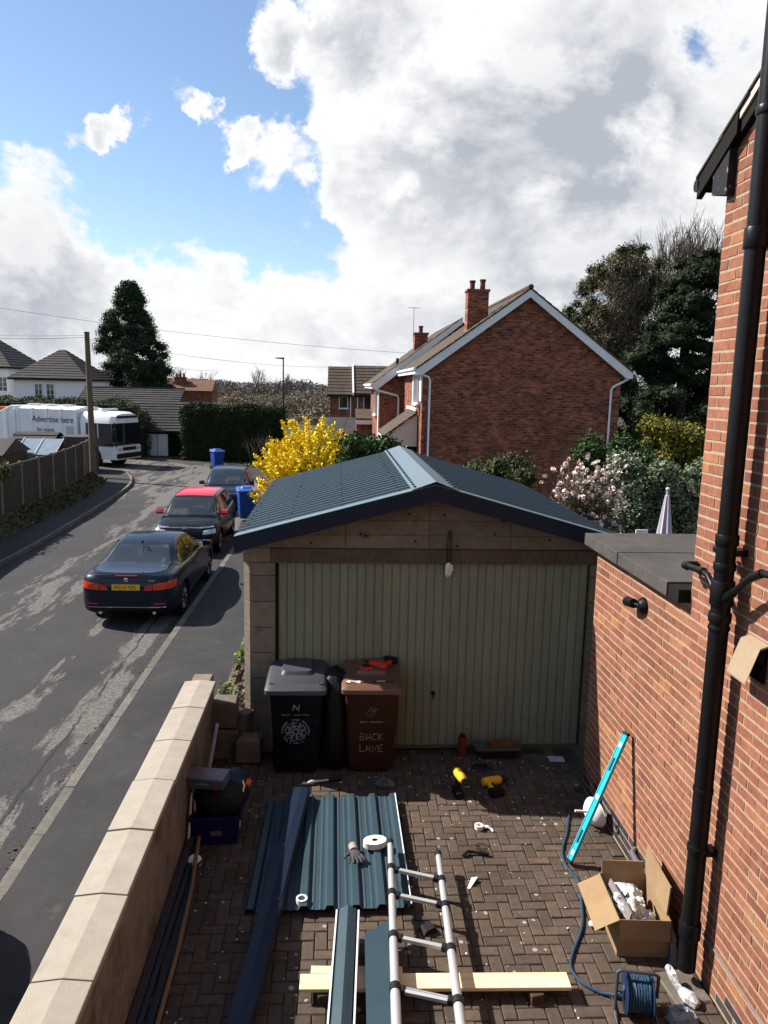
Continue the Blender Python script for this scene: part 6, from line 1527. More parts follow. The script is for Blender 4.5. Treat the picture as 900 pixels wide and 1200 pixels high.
# ---- telescopic ladder
ld = thing('telescopic_ladder', 'aluminium telescopic ladder with black collars lying across the plank', 'ladder', (.65, 4.9, .19))
m_alu = M('ladder_aluminium', (.66, .67, .69), rough=.34, metal=.55, var=.06, scale=6, stretch=(1, .3, 1))
lo = (-.65, -4.9, -.19); m_col = M('ladder_collar', (.025, .025, .028), rough=.45, var=.1)
L0, L1 = Vector((.495, 5.96, .175)), Vector((.375, 3.5, .21)); R0, R1 = Vector((.885, 5.80, .165)), Vector((.76, 3.4, .21))
ts = [0, .145, .275, .465, .66, .86, 1.0]
for A, B in ((L0, L1), (R0, R1)):
    for i, (a, b) in enumerate(zip(ts[:-1], ts[1:])): 
        r_ = .0235+.0022*i
        MB().cyl(A.lerp(B, a), A.lerp(B, b-.002), r_, 16).build('rail_section', m_alu, ld, smooth=True, loc=lo)
        if i: MB().cyl(A.lerp(B, a-.010), A.lerp(B, a+.012), r_+.007, 16).build('collar', m_col, ld, smooth=True, loc=lo)
    d = (B-A).normalized(); MB().cyl(A-d*.02, A+d*.03, .029, 14).build('end_cap', m_col, ld, smooth=True, loc=lo)
for i, t in enumerate(ts[1:-1]):
    a, b = L0.lerp(L1, t), R0.lerp(R1, t); d = (b-a); yaw = math.atan2(d.y, d.x)
    mt = Matrix.Translation((a+b)/2) @ Matrix.Rotation(yaw, 4, 'Z'); w = d.length-.05; q = MB()
    bx = MB().prism([(-.020, -.014), (.020, -.014), (.022, .010), (.006, .016), (.006, .010), (-.006, .010), (-.006, .016), (-.022, .010)] if i == 3 else [(-.017, -.013), (.017, -.013), (.017, .011), (-.017, .013)], 'x', -w/2, w/2); q.add(bx.v, bx.f, mt)
    q.build('rung', m_alu, ld, loc=lo)
    for e in (-1, 1):
        q = MB(); bx = MB().box((e*(w/2-.02), 0, 0), (.04, .05, .045), ch=.006); q.add(bx.v, bx.f, mt); q.build('rung_bracket', m_col, ld, loc=lo)
# foot that carries the middle of the ladder
for p in ((.72, 5.18),): tag(MB().prism([(-.06, 0), (.06, 0), (.04, .05), (-.03, .04)], 'y', -.04, .04).build('timber_offcut', m_col, None, loc=(.72, 5.10, 0), rot=(0, 0, .4)), 'black plastic wedge standing on the drive between the ladder rails', 'wedge')
# ---- glove, tape rolls, scraps
gl = thing('work_glove', 'grey work glove with a pale cuff lying on the sunny roof sheet', 'glove', (.20, 5.93, .095), .35)
m_gl = M('grey_glove', (.10, .10, .105), rough=.9, var=.2, bump=.4, bscale=90)
mb = MB().ball((0, 0, 0), (.05, .06, .022), 14, 8)
for dx, l, a in ((-.036, .075, -.25), (-.014, .09, -.08), (.010, .088, .05), (.034, .07, .2)): mb.tube([(dx, -.03, 0), (dx+math.sin(a)*l*.5, -.03-l*.55, .006), (dx+math.sin(a)*l, -.03-l, -.008)], [.0125, .012, .008], 8)
mb.tube([(-.04, .02, 0), (-.085, .0, .006), (-.105, -.02, -.003)], [.015, .013, .009], 8)
mb.build('palm', m_gl, gl, smooth=True)
MB().tube([(.005, .045, 0), (.015, .085, .002), (.02, .115, .0)], [.036, .034, .040], 12).build('cuff', M('pale_cuff', (.42, .40, .37), rough=.9, var=.15, bump=.4, bscale=90), gl, smooth=True)
tr = thing('tape_roll', 'large white roll of tape lying against the top of the left ladder rail', 'tape', (.37, 6.06, .115), .2)
prof = [(.024, -.025), (.088, -.025), (.088, .025), (.024, .025), (.024, -.025)]
MB().lathe(prof, 28, Matrix.Diagonal((1.15, .82, 1, 1))).build('roll', M('white_tape', (.74, .72, .68), rough=.6, var=.07), tr, smooth=True)
MB().lathe([(.020, -.022), (.0245, -.022), (.0245, .026), (.020, .026), (.020, -.022)], 20, Matrix.Diagonal((1.15, .82, 1, 1))).build('core', M('card_core', (.22, .16, .11)), tr)
tr = thing('tape_roll', 'small white ring of tape lying at the shaded edge of the roof sheet', 'tape', (-.225, 5.38, .075))
MB().lathe([(.030, -.02), (.044, -.02), (.044, .02), (.030, .02), (.030, -.02)], 24).build('roll', MATS['white_tape'], tr, smooth=True)
tr = thing('tape_roll', 'white ring of tape with a torn end lying on the pavers beyond the ladder', 'tape', (1.35, 6.43, .02))
MB().lathe([(.026, -.018), (.04, -.018), (.04, .018), (.026, .018), (.026, -.018)], 24).build('roll', MATS['white_tape'], tr, smooth=True)
MB().tube([(.04, 0, 0), (.08, -.01, .005), (.11, -.03, -.012), (.12, -.06, -.014)], [.016, .016, .014, .01], 4).build('loose_end', MATS['white_tape'], tr)
pc = MB().add([(0, 0, 0), (.055, .13, .004), (.10, .10, .03), (.02, -.01, .003)], [(0, 3, 2, 1)])
pc.add([(0, 0, -.002), (.055, .13, .002), (.10, .10, .028), (.02, -.01, .001)], [(0, 1, 2, 3)])
tag(pc.build('paper_scrap', MATS['white_tape'], None, loc=(1.10, 5.58, .006)), 'small white folded scrap of paper on the sunlit pavers', 'paper')
br_ = MB().tube([(-.12, -.03, .02), (-.07, .02, .03), (.0, .015, .025), (.08, .0, .022), (.11, -.01, .02)], [.014, .016, .013, .018, .012], 7)
tag(br_.build('pliers', m_col, None, loc=(1.25, 6.02, 0), smooth=True), 'black bent hand tool lying on the sunlit pavers', 'hand tool')
tag(MB().tube([(.06*math.cos(t), .04*math.sin(t), .012) for t in np.linspace(0, 5.5, 16)], .005, 5).build('wire_loop', M('rusty_wire', (.10, .06, .04)), None, loc=(1.32, 6.14, 0), smooth=True), 'thin brown loop of wire beside the black hand tool', 'wire')
for k, (x, y, z, lb) in enumerate([(2.02, 5.12, .02, 'small crumpled white wrapper beside the cardboard box')]):
    tag(MB().ball((0, 0, 0), (.05, .035, .025), 9, 6).build('wrapper', MATS['white_tape'], None, loc=(x-.02, y, z), wonk=.008), lb, 'wrapper')
tag(MB().box((0, 0, 0), (.17, .12, .014), ch=.004).build('plastic_sheet_offcut', M('clear_plastic', (.42, .46, .52), rough=.25, var=.1, spec=.6), None, loc=(2.44, 7.72, .012), rot=(0, 0, -.08), bevel=.004), 'pale translucent plastic offcut lying by the wall near the garage door', 'offcut')
# hammer and rag by the bins
hm_ = thing('hammer', 'hammer with a pale head and dark handle lying in front of the bins', 'hammer', (-.09, 7.28, .02), .25)
MB().tube([(-.17, 0, 0), (-.13, 0, .01), (-.08, 0, .012), (-.02, 0, .01), (.05, 0, .008)], [.014, .022, .016, .012, .012], 10).build('head', m_alloy, hm_, smooth=True)
MB().tube([(.05, 0, .008), (.12, 0, .008), (.19, 0, .006)], [.013, .018, .014], 10).build('handle', m_col, hm_, smooth=True)
rg = MB().ball((0, 0, .02), (.11, .07, .035), 14, 8); rg.prism([(-.05, -.03), (.02, -.06), (.01, .05), (-.03, .09)], 'z', .02, .06)
tag(rg.build('rag', M('grey_cloth', (.15, .15, .155), rough=.9, var=.25, bump=.5, bscale=60), None, loc=(.53, 7.22, 0), smooth=True, wonk=.014), 'crumpled grey cloth lying in front of the brown bin', 'cloth')
# ---- power tools
def drill(label, loc, rz, body, grip, group=None, rot=(0, 0)):
    d = thing('cordless_drill', label, 'power tool', loc, rz, group); d.scale = (1.25,)*3
    mbd = M('tool_'+body[0], body[1], rough=.45, var=.08)
    MB().lathe([(.001, -.085), (.032, -.08), (.036, -.05), (.036, .05), (.030, .075), (.022, .085), (.001, .085)], 16, Matrix.Translation((0, 0, .04)) @ Matrix.Rotation(PI/2, 4, 'Y')).build('motor_housing', mbd, d, smooth=True)
    MB().lathe([(.001, .085), (.024, .085), (.024, .12), (.014, .14), (.001, .14)], 14, Matrix.Translation((0, 0, .04)) @ Matrix.Rotation(PI/2, 4, 'Y')).build('chuck', m_col, d, smooth=True)
    MB().tube([(-.03, 0, .04), (-.045, -.06, .038), (-.05, -.13, .036)], [.022, .019, .022], 10).build('grip', M('tool_'+grip[0], grip[1], rough=.6), d, smooth=True)
    MB().box((-.035, -.165, .036), (.12, .06, .066), ch=.008).build('battery', M('tool_black', (.015, .015, .016)), d, bevel=.004)
    MB().box((-.012, -.05, .04), (.012, .03, .016)).build('trigger', m_col, d)
    return d
YEL = ('yellow', (.75, .42, .02)); BLK = ('black', (.015, .015, .016)); RED = ('red', (.55, .03, .025))
drill('yellow cordless drill lying on its side on the shaded pavers', (1.62, 7.20, 0), .25, YEL, ('yellow', (.75, .42, .02)), 'cordless tools on the drive')
dd = drill('black and yellow cordless driver standing at the edge of the garage shadow', (1.30, 6.98, .235), -.25, YEL, BLK, 'cordless tools on the drive'); dd.rotation_euler = (PI/2, 0, -1.35)
# low work tray, red tin and wood scraps by the door
wt = thing('tool_tray', 'low dark tool tray with a grey top beside the red tin at the garage door', 'tray', (1.80, 7.84, 0))
MB().loft([[(-.19, -.10, .02), (.19, -.10, .02), (.19, .10, .02), (-.19, .10, .02)], [(-.24, -.12, .11), (.24, -.12, .11), (.24, .10, .11), (-.24, .10, .11)]]).build('tray', m_col, wt, bevel=.006)
MB().b2((-.25, -.13, .112), (.25, .10, .125)).build('top_board', M('grey_board', (.11, .11, .10), var=.25, scale=10), wt, bevel=.004)
for sx in (-.17, .17): MB().b2((sx-.02, -.08, 0), (sx+.02, .08, .02)).build('foot', m_col, wt)
tag(MB().box((0, 0, 0), (.30, .10, .05), ch=.004).build('timber_offcut', M('orange_timber', (.20, .09, .045), var=.3, scale=6), None, loc=(1.86, 7.82, .152), rot=(0, 0, .12)), 'reddish timber offcut lying on the tool tray', 'offcut')
rt = thing('tin', 'upright dull red tin standing against the garage door', 'tin', (1.42, 7.86, 0))
MB().lathe([(.001, 0), (.05, 0), (.05, .2), (.042, .215), (.001, .216)], 18).build('can', M('dull_red', (.20, .03, .02), rough=.5), rt, smooth=True)
MB().lathe([(.001, .216), (.03, .217), (.03, .24), (.001, .24)], 14).build('lid', m_col, rt, smooth=True)
for x, y, lb in ((1.57, 7.52, 'coil of dark blue strap near the yellow drill'),):
    tag(MB().tube([(.10*math.cos(t)*(1-.03*t), .045*math.sin(t), .015+.004*t) for t in np.linspace(0, 9, 30)], .010, 6).build('strap', M('navy_strap', (.02, .03, .06)), None, loc=(x, y, 0), smooth=True), lb, 'strap')
# tools on the brown bin lid
drill('red cordless drill lying at the back of the brown bin lid', (.47, 7.80, 1.01), 2.6, RED, RED, 'red tools on the brown bin')
rb_ = thing('battery_pack', 'red battery pack on the brown bin lid, left of the red drill', 'battery', (.34, 7.72, 1.0), .15, 'red tools on the brown bin')
MB().box((0, 0, .04), (.12, .09, .08), ch=.01).build('case', MATS['tool_red'], rb_, bevel=.006); MB().box((0, 0, .088), (.08, .06, .016)).build('terminal', m_col, rb_)
MB().box((0, -.046, .02), (.12, .004, .025)).build('base_band', m_col, rb_)
tag(MB().cyl((0, 0, .03), (.11, .02, .03), .032, 16).build('tape_spool', M('brass_tape', (.30, .22, .11), rough=.4, var=.1), None, loc=(.41, 7.86, 1.02), smooth=True), 'dull gold spool lying behind the red tools on the brown bin', 'spool')
kn = thing('knife', 'dark handled knife lying along the front of the brown bin lid', 'knife', (.50, 7.47, .985), .03)
MB().tube([(-.13, 0, .012), (-.10, 0, .015), (.05, 0, .015), (.16, 0, .012)], [.006, .014, .015, .010], 8).build('handle', M('maroon_handle', (.07, .015, .018), rough=.4), kn, smooth=True)
MB().b2((-.06, -.012, .026), (.03, .012, .030)).build('label_plate', m_alloy, kn)
tag(MB().tube([(-.09, .02, .01), (-.05, -.01, .02), (0, .01, .014), (.05, -.012, .02), (.08, .02, .012)], [.012, .02, .012, .018, .010], 7).build('paper_scrap', MATS['white_tape'], None, loc=(.22, 7.47, .985), smooth=True), 'crumpled pale paper strip at the left of the brown bin lid', 'paper')
# black sack between the bins
sk = MB(); rr = []
for z, w, d in ((.0, .13, .18), (.1, .17, .24), (.4, .175, .25), (.7, .16, .24), (.92, .15, .2), (1.02, .10, .12), (1.08, .03, .04)):
    rr.append([(w*math.cos(t)*(1+.10*math.sin(5*t+z*9)), d*math.sin(t)*(1+.08*math.sin(7*t+z*5)), z) for t in np.linspace(0, 2*PI, 25)[:-1]])
tag(sk.loft(rr).build('rubbish_sack', M('sack_black', (.012, .012, .014), rough=.42, var=.3, bump=.5, bscale=22), None, loc=(.02, 7.72, 0), smooth=True), 'tall black rubbish sack squeezed between the two bins', 'sack')

# ---- spirit level leaning on the wall
lv = thing('spirit_level', 'bright turquoise spirit level leaning against the brick wall', 'spirit level', (0, 0, 0))
a = Vector((2.02, 5.86, .03)); b = Vector((2.51, 6.04, 1.12)); ax = (b-a).normalized(); yv = Vector((-.95, -.30, .0)); yv = (yv-ax*yv.dot(ax)).normalized(); xv = yv.cross(ax)
mt = Matrix(((xv.x, yv.x, ax.x, a.x), (xv.y, yv.y, ax.y, a.y), (xv.z, yv.z, ax.z, a.z), (0, 0, 0, 1)))
Lh = (b-a).length; m_tq = M('turquoise', (.02, .42, .56), rough=.3, var=.04, coat=.3)
def lvp(nm, boxes, mat, par=None):
    q = MB()
    for c, d in boxes: bx = MB().box(c, d); q.add(bx.v, bx.f, mt)
    return q.build(nm, mat, par or lv, bevel=.002)
lvp('body', [((0, 0, Lh/2), (.056, .018, Lh-.05)), ((-.026, 0, Lh/2), (.008, .028, Lh-.05)), ((.026, 0, Lh/2), (.008, .028, Lh-.05))], m_tq)
for z in (.012, Lh-.012): lvp('end_cap', [((0, 0, z), (.062, .032, .026))], m_col)
for z in (.24, Lh-.30): lvp('hand_hole', [((0, .0, z), (.026, .021, .12))], m_col)
for z in (.09, Lh-.12, Lh*.5):
    w_ = lvp('vial_window', [((0, 0, z), (.040, .023, .042))], m_alloy); lvp('vial', [((0, -.002, z), (.012, .024, .034))], m_lime, w_)
lvp('measuring_face', [((.0305, 0, Lh/2), (.002, .026, Lh-.06))], m_alloy)
# ---- white bowl with a handle behind it
wb = thing('plastic_bowl', 'white plastic bowl with a short handle tipped against the brick wall behind the level', 'bowl', (2.44, 6.46, .13), 0)
mtb = Matrix.Rotation(R(-98), 4, 'Y') @ Matrix.Rotation(R(22), 4, 'X')
prof = [(.001, .075), (.05, .072), (.10, .055), (.128, .02), (.132, 0), (.140, -.002), (.140, -.008), (.128, -.008), (.12, .015), (.09, .045), (.001, .062)]
MB().lathe(prof, 28, mtb).build('shell', M('white_plastic', (.74, .74, .72), rough=.35, var=.03), wb, smooth=True)
MB().tube([(-.08, -.02, .02), (-.13, -.03, .03), (-.20, -.03, .035)], [.014, .011, .012], 8).build('handle', M('white_plastic'), wb, smooth=True)
# ---- cable reel and its cable
m_bluec = M('blue_cable', (.035, .085, .15), rough=.45, var=.2, scale=20)
path = smooth_line([(2.32, 6.80), (2.25, 6.62), (2.13, 6.30), (2.02, 6.06), (1.99, 5.85), (2.03, 5.62), (1.98, 5.40), (1.89, 5.10), (1.73, 4.82), (1.68, 4.68), (1.72, 4.55), (1.82, 4.46)], 6)
pts = [(x, y, .012) for x, y in path]+[(1.90, 4.42, .03), (1.96, 4.40, .08)]
tag(MB().tube(pts, .0105, 8).build('extension_cable', m_bluec, smooth=True), 'blue extension cable snaking over the pavers from the wall to the reel', 'cable')
cr = thing('cable_reel', 'blue cable reel on a grey tube frame beside the foot of the soil pipe', 'cable reel', (1.99, 4.30, .15), R(-12))
m_rd = M('reel_navy', (.012, .035, .10), rough=.35, var=.1)
for x in (-.075, .085):
    q = MB().lathe([(.03, -.005), (.128, -.005), (.135, 0), (.128, .006), (.03, .006), (.03, -.005)], 30, Matrix.Translation((x, 0, 0)) @ Matrix.Rotation(PI/2, 4, 'Y')).build('reel_flange', m_rd, cr, smooth=True)
    MB().cyl((x-.012, 0, 0), (x+.012, 0, 0), .035, 16).build('hub', M('reel_hub', (.10, .12, .16)) if x < 0 else m_alloy, q)
cw = MB()
for lay, rr_ in enumerate((.075, .092, .106)):
    hp = []
    for t in np.linspace(0, 2*PI*8, 170): hp.append((-.065+.14*((t/(2*PI*8)) if lay % 2 == 0 else 1-t/(2*PI*8))+random.gauss(0, .002), (rr_+random.gauss(0, .0015))*math.cos(t), (rr_+random.gauss(0, .0015))*math.sin(t)))
    cw.tube(hp, .0095, 6)
cw.build('wound_cable', m_bluec, cr, smooth=True)
m_fr = M('reel_frame', (.12, .13, .145), rough=.4, metal=.4, var=.1)
for y0 in (0,):
    MB().tube([(.12, -.02, 0), (.12, -.02, .15), (.10, -.02, .165), (-.12, -.02, .165), (-.135, -.02, .15), (-.135, -.02, -.12), (-.135, -.06, -.137), (-.135, -.16, -.137), (.12, -.16, -.137), (.12, .10, -.137), (-.135, .10, -.137), (-.135, -.02, -.137)], .011, 8).build('frame', m_fr, cr, smooth=True)
MB().cyl((-.135, 0, 0), (.12, 0, 0), .012, 8).build('axle', m_fr, cr)
# ---- cardboard box
bx = thing('cardboard_box', 'open cardboard box with raised flaps standing against the foot of the brick wall', 'box', (2.25, 5.06, 0), R(-4))
m_card = M('cardboard', (.36, .24, .13), (.42, .29, .165), scale=3, var=.1, rough=.85, bump=.15, bscale=60, stain=(.26, .17, .09), stain_scale=6, stain_lo=.62, stain_hi=.72)
w, d, h = .37, .54, .29; t = .006
MB().b2((-w/2, -d/2, 0), (w/2, -d/2+t, h)).build('side', m_card, bx); MB().b2((-w/2, d/2-t, 0), (w/2, d/2, h)).build('side', m_card, bx)
MB().b2((-w/2, -d/2+t, 0), (-w/2+t, d/2-t, h)).build('side', m_card, bx); MB().b2((w/2-t, -d/2+t, 0), (w/2, d/2-t, h)).build('side', m_card, bx)
MB().b2((-w/2+t, -d/2+t, .004), (w/2-t, d/2-t, .01)).build('base', m_card, bx)
def flap(c, ang, axis, L, Wd):
    q = MB()
    if axis == 'y': q.prism([(0, 0), (Wd, 0), (Wd*.99, t), (0, t)], 'y', -L/2, L/2)
    else: q.prism([(0, 0), (Wd, 0), (Wd*.99, t), (0, t)], 'x', -L/2, L/2)
    return q.build('flap', m_card, bx, loc=c, rot=(0, ang, 0) if axis == 'y' else (ang, 0, 0), wonk=.004)
flap((-w/2, -.01, h+.003), R(180-28), 'y', d-.02, .19)
flap((w/2-.004, .04, h+.003), R(-88), 'y', d-.04, .22)
flap((0, -d/2-.001, h+.002), R(-97), 'x', w-.01, .15)
flap((0, d/2, h+.002), R(70), 'x', w-.04, .09)
lettering('print', 'HANDLE WITH CARE', .03, M('card_ink', (.16, .09, .05), rough=.9), (-w/2-.001, .02, .07), (PI/2, 0, -PI/2), bx, .0006) if False else None
# packaging in the box
m_film = M('silvery_film', (.62, .63, .66), rough=.28, metal=.35, var=.2, scale=14, bump=1., bscale=35)
m_wfilm = M('white_film', (.72, .72, .72), rough=.35, var=.12, scale=12, bump=.8, bscale=40)
pk = thing('plastic_packaging', 'crumpled clear and white plastic packaging heaped inside the cardboard box', 'packaging', (2.25, 5.06, 0), R(-4))
random.seed(4)
for k in range(16):
    x, y, z = random.uniform(-.11, .10), random.uniform(-.17, .17), random.uniform(.16, .25)
    rr_ = []
    q = MB().ball((0, 0, 0), (random.uniform(.04, .09), random.uniform(.04, .10), random.uniform(.025, .05)), 10, 7)
    q.build('film', m_film if k % 3 else m_wfilm, pk, loc=(x, y, z), rot=(random.gauss(0, .6), random.gauss(0, .6), random.uniform(0, 3)), wonk=.014)
for k in range(3): MB().tube([(random.uniform(-.12, 0), random.uniform(-.15, .15), .26), (random.uniform(-.05, .05), random.uniform(-.1, .1), .31), (random.uniform(0, .12), random.uniform(-.12, .12), .25)], [.012, .022, .01], 7).build('film_twist', m_wfilm, pk, smooth=True)
MB().b2((-.16, -.2, .2), (-.145, .2, .27)).build('card_sleeve', M('grey_card', (.30, .28, .27)), pk, rot=(0, .2, .1))
# silver foil bag at the foot of the pipe
fb = MB().tube([(-.02, .14, .12), (-.01, .08, .09), (.02, .02, .05), (.05, -.05, .035), (.08, -.10, .02)], [.018, .03, .024, .05, .03], 9)
tag(fb.build('foil_scrap', m_film, None, loc=(2.33, 4.42, 0), wonk=.010), 'shiny crumpled foil lying at the foot of the soil pipe', 'foil')
tag(MB().ball((0, 0, .04), (.10, .07, .06), 12, 8).build('plastic_bag', M('pale_blue_film', (.30, .38, .48), rough=.25, var=.3, scale=16, bump=.9, bscale=40), None, loc=(2.25, 4.22, 0), wonk=.016), 'crumpled pale blue plastic bag beside the cable reel', 'plastic bag')
tag(MB().box((0, 0, 0), (.26, .30, .03), ch=.01).build('drain_cover', m_conc, None, loc=(2.40, 4.50, .0), rot=(0, 0, .1)), 'worn concrete drain surround under the soil pipe', 'drain')

# ---- blue crate with bag and box against the garden wall
bc = thing('plastic_crate', 'dark blue plastic crate standing against the garden wall', 'crate', (-1.02, 6.44, 0), R(3))
m_cr = M('crate_blue', (.016, .016, .13), rough=.4, var=.1)
def trayshell(w0, d0, w1, d1, h, t):
    q = MB(); f = lambda w, d, z: [(-w/2, -d/2, z), (w/2, -d/2, z), (w/2, d/2, z), (-w/2, d/2, z)]
    q.loft([f(w0, d0, 0), f(w1, d1, h), f(w1-t, d1-t, h), f(w0-t, d0-t, .02)]); return q
trayshell(.36, .40, .42, .46, .27, .03).build('crate_shell', m_cr, bc, bevel=.006)
q = MB()
for z in (.252,): q.b2((-.225, -.245, z), (.225, -.232, z+.03)).b2((-.225, .232, z), (.225, .245, z+.03)).b2((-.225, -.231, z), (-.212, .231, z+.03)).b2((.212, -.231, z), (.225, .231, z+.03))
q.build('rim', m_cr, bc)
MB().b2((-.05, -.222, .10), (.05, -.208, .14)).build('label_holder', M('faint_label', (.16, .16, .22)), bc)
for y in (-.12, -.04, .04, .12): MB().b2((.196, y-.02, .12), (.204, y+.02, .2)).build('vent_slot', MATS['white_tape'] if y == -.12 else m_col, bc)
bg = MB(); rr = []
for z, w_, d_ in ((.20, .15, .17), (.27, .22, .22), (.36, .24, .24), (.44, .23, .23), (.50, .17, .18), (.53, .06, .08)):
    rr.append([(w_*math.cos(t)*(1+.06*math.sin(6*t+z*20)), d_*math.sin(t)*(1+.06*math.sin(5*t+z*30)), z) for t in np.linspace(0, 2*PI, 29)[:-1]])
bgo = thing('tool_bag', 'bulging black tool bag with an orange buckle resting in the blue crate', 'bag', (-.99, 6.46, 0))
bg.loft(rr).build('bag_body', M('bag_black', (.014, .015, .018), rough=.6, var=.3, bump=.5, bscale=30), bgo, smooth=True)
q = MB().ball((.10, .06, .47), (.14, .17, .07), 14, 8); q.build('bag_flap', M('bag_navy', (.022, .035, .055), rough=.55, var=.3, scale=14), bgo, smooth=True)
MB().box((.235, .0, .46), (.05, .07, .05), rot=(.2, .5, 0), ch=.01).build('buckle', M('orange_buckle', (.55, .10, .02), rough=.4), bgo)
for y in (-.1, .1): MB().tube([(-.1, y, .5), (0, y, .55), (.1, y, .5)], .012, 6).build('handle', m_col, bgo, smooth=True)
MB().tube([(.19, -.03, .50), (.21, -.07, .47), (.2, -.1, .43)], .008, 5).build('cord_end', MATS['white_tape'], bgo)
cbx = thing('printed_carton', 'flat printed carton in blue and red lying on top of the black bag', 'carton', (-1.12, 6.36, .565), R(-10))
m_cb = M('carton_blue', (.06, .10, .16), (.10, .15, .22), scale=8, var=.15, rough=.4)
MB().box((0, 0, 0), (.40, .22, .085), ch=.002).build('carton', m_cb, cbx)
MB().b2((-.195, -.10, .0432), (.195, .105, .045)).build('printed_top', M('carton_top', (.30, .20, .21), (.16, .12, .16), scale=6, var=.2, rough=.35), cbx)
for x, w_ in ((-.13, .08), (.13, .07)): MB().b2((x-w_/2, -.1125, -.015 if x < 0 else -.03), (x+w_/2, -.1112, .02 if x < 0 else -.01)).build('red_print', M('carton_red', (.45, .03, .04)), cbx)
q = MB()
for k in range(9): q.b2((-.05+.014*k, -.1125, -.004), (-.05+.014*k+.010, -.1112, .006+.004*(k % 3)))
q.build('print_line', M('carton_pale', (.30, .38, .48)), cbx)
# lengths of trim, tube and batten along the wall foot
def length(name, pts, r, mat, label, cat, n=7): return tag(MB().tube(pts, r, n).build(name, mat, smooth=True), label, cat, 'loose lengths along the garden wall')
m_zinc = M('grey_trim', (.07, .08, .105), rough=.4, metal=.2, var=.15); m_hose = M('brown_batten', (.30, .18, .10), rough=.6, var=.15)
def strip_(name, a, b, w_, mat, label, cat='trim', th=.02):
    A, B = Vector(a), Vector(b); d = B-A; q = MB(); bx_ = MB().box((0, 0, d.length/2), (w_, th, d.length)); rotq = d.to_track_quat('Z', 'Y').to_matrix().to_4x4(); q.add(bx_.v, bx_.f, Matrix.Translation(A) @ rotq)
    return tag(q.build(name, mat, bevel=.003), label, cat, 'loose lengths along the garden wall')
strip_('metal_strip', (-1.235, 3.3, .05), (-1.215, 6.2, .10), .05, m_zinc, 'dull grey metal strip lying closest to the foot of the garden wall')
strip_('metal_strip', (-1.19, 4.3, .02), (-1.17, 6.0, .05), .035, m_zinc, 'grey metal strip with a bright cut end, second from the garden wall')
strip_('metal_strip', (-1.13, 3.9, .015), (-1.12, 5.9, .03), .045, M('blue_grey_trim', (.045, .06, .09), rough=.4, var=.1), 'blue grey metal strip lying next to the brown batten')
strip_('metal_strip', (-1.10, 4.8, .015), (-1.145, 6.1, .035), .03, m_zinc, 'short grey strip crossing under the brown batten')
length('brown_batten', [(-1.065, 3.4, .025), (-1.075, 4.2, .03), (-1.075, 4.9, .04), (-1.10, 5.6, .06), (-1.15, 6.2, .10)], .017, m_hose, 'thin brown bent batten running the length of the garden wall', 'batten')
length('black_hose', [(-1.10, 3.5, .02), (-1.13, 4.4, .02), (-1.16, 4.9, .03), (-1.10, 5.4, .02), (-1.12, 5.85, .05), (-.98, 6.15, .05)], .011, M('hose_dark', (.045, .04, .038), rough=.5), 'thin dark hose looping from the batten towards the blue crate', 'hose')
length('metal_tube', [(-1.235, 6.15, .05), (-1.235, 6.33, .40), (-1.225, 6.40, .46), (-1.215, 6.42, .40), (-1.21, 6.35, .25)], .014, M('bright_tube', (.45, .47, .52), rough=.3, metal=.5), 'bent silver tube standing between the garden wall and the crate', 'tube')
strip_('metal_strip', (-1.22, 6.75, .02), (-1.16, 7.35, .62), .03, M('bright_tube'), 'pale metal strip leaning on the garden wall behind the black bag')
tag(MB().lathe([(.001, .012), (.03, .01), (.055, 0), (.06, -.012), (.05, -.012), (.001, .0)], 18).build('plastic_disc', MATS['white_tape'], None, loc=(-1.135, 5.93, .06), rot=(.5, .3, 0), smooth=True), 'round white plastic disc lying on the batten beside the crate', 'disc')

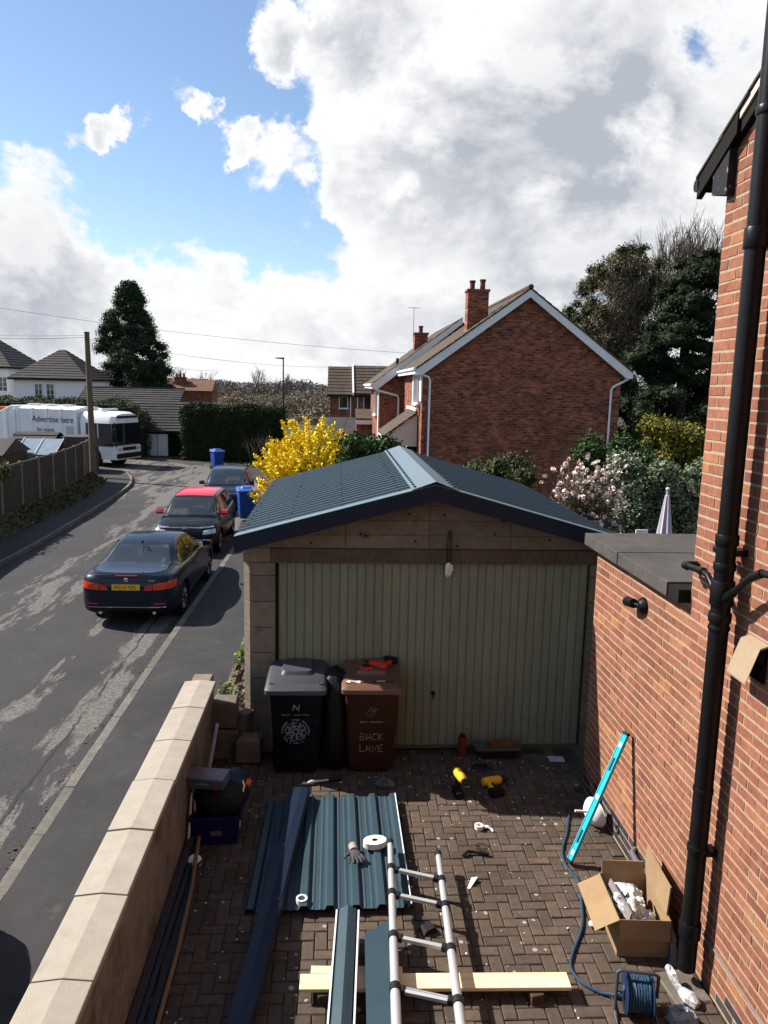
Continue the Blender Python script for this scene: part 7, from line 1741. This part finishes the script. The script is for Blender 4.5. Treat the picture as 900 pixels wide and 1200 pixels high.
# ---- garden parasol and chair behind the extension
pa = thing('garden_parasol', 'closed pale lilac garden parasol standing beyond the flat roof', 'parasol', (5.80, 13, -.5))
rr = []
for z, r_ in ((1.35, .20), (1.6, .175), (1.9, .14), (2.2, .10), (2.5, .065), (2.72, .035)): rr.append([(r_*(1+.16*math.cos(8*t))*math.cos(t), r_*(1+.16*math.cos(8*t))*math.sin(t), z) for t in np.linspace(0, 2*PI, 49)[:-1]])
MB().loft(rr).build('canopy', M('lilac_canvas', (.50, .46, .54), rough=.85, var=.06, bump=.2, bscale=60), pa, smooth=True)
MB().cyl((0, 0, 0), (0, 0, 2.8), .022, 10).build('pole', m_alloy, pa); MB().ball((0, 0, 2.82), .04, 10, 6).build('finial', m_alloy, pa, smooth=True)
MB().lathe([(.001, 0), (.26, 0), (.24, .07), (.05, .1), (.001, .1)], 20).build('base', m_conc, pa, smooth=True)
gc = thing('garden_chair', 'pale folding garden chair back showing left of the closed parasol', 'chair', (5.50, 13.05, -.5))
m_ch = M('lilac_canvas')
MB().b2((-.2, -.2, 1.2), (.2, .2, 1.24)).build('seat', m_ch, gc); MB().b2((-.11, .2, 1.2), (.11, .24, 2.05)).build('backrest', m_ch, gc, bevel=.01)
for sx in (-.18, .18):
    for sy in (-.18, .18): MB().cyl((sx, sy, 0), (sx, sy, 1.2), .015, 6).build('leg', m_alloy, gc)

crew((-13.3, 42.55, .42), -.36, 'crew member in an orange coat seated at the truck window nearest the windscreen')
crew((-14.1, 42.85, .42), -.36, 'crew member in an orange coat seated at the rear cab window of the truck')

# grit and white chips scattered over the pavers
gt = MB()
for k in range(170):
    x, y = random.uniform(-1.1, 2.4), random.uniform(4.0, 7.8); s_ = random.uniform(.004, .012)
    gt.box((x, y, .004), (s_, s_*random.uniform(.6, 1.5), .006), rot=(random.gauss(0, .3), random.gauss(0, .3), random.uniform(0, 3)))
tag(gt.build('debris', M('white_chip', (.62, .60, .56), var=.2, island=.3)), kind='stuff')
gt = MB()
for k in range(160):
    y = random.uniform(5, 30); x = -3.02-abs(random.gauss(0, .10)); s_ = random.uniform(.012, .035)
    gt.box((x, y, -.594), (s_, s_*random.uniform(.6, 1.5), .008), rot=(random.gauss(0, .2), random.gauss(0, .2), random.uniform(0, 3)))
tag(gt.build('debris', M('dead_leaf', (.14, .09, .05), var=.3, island=.4)), kind='stuff')
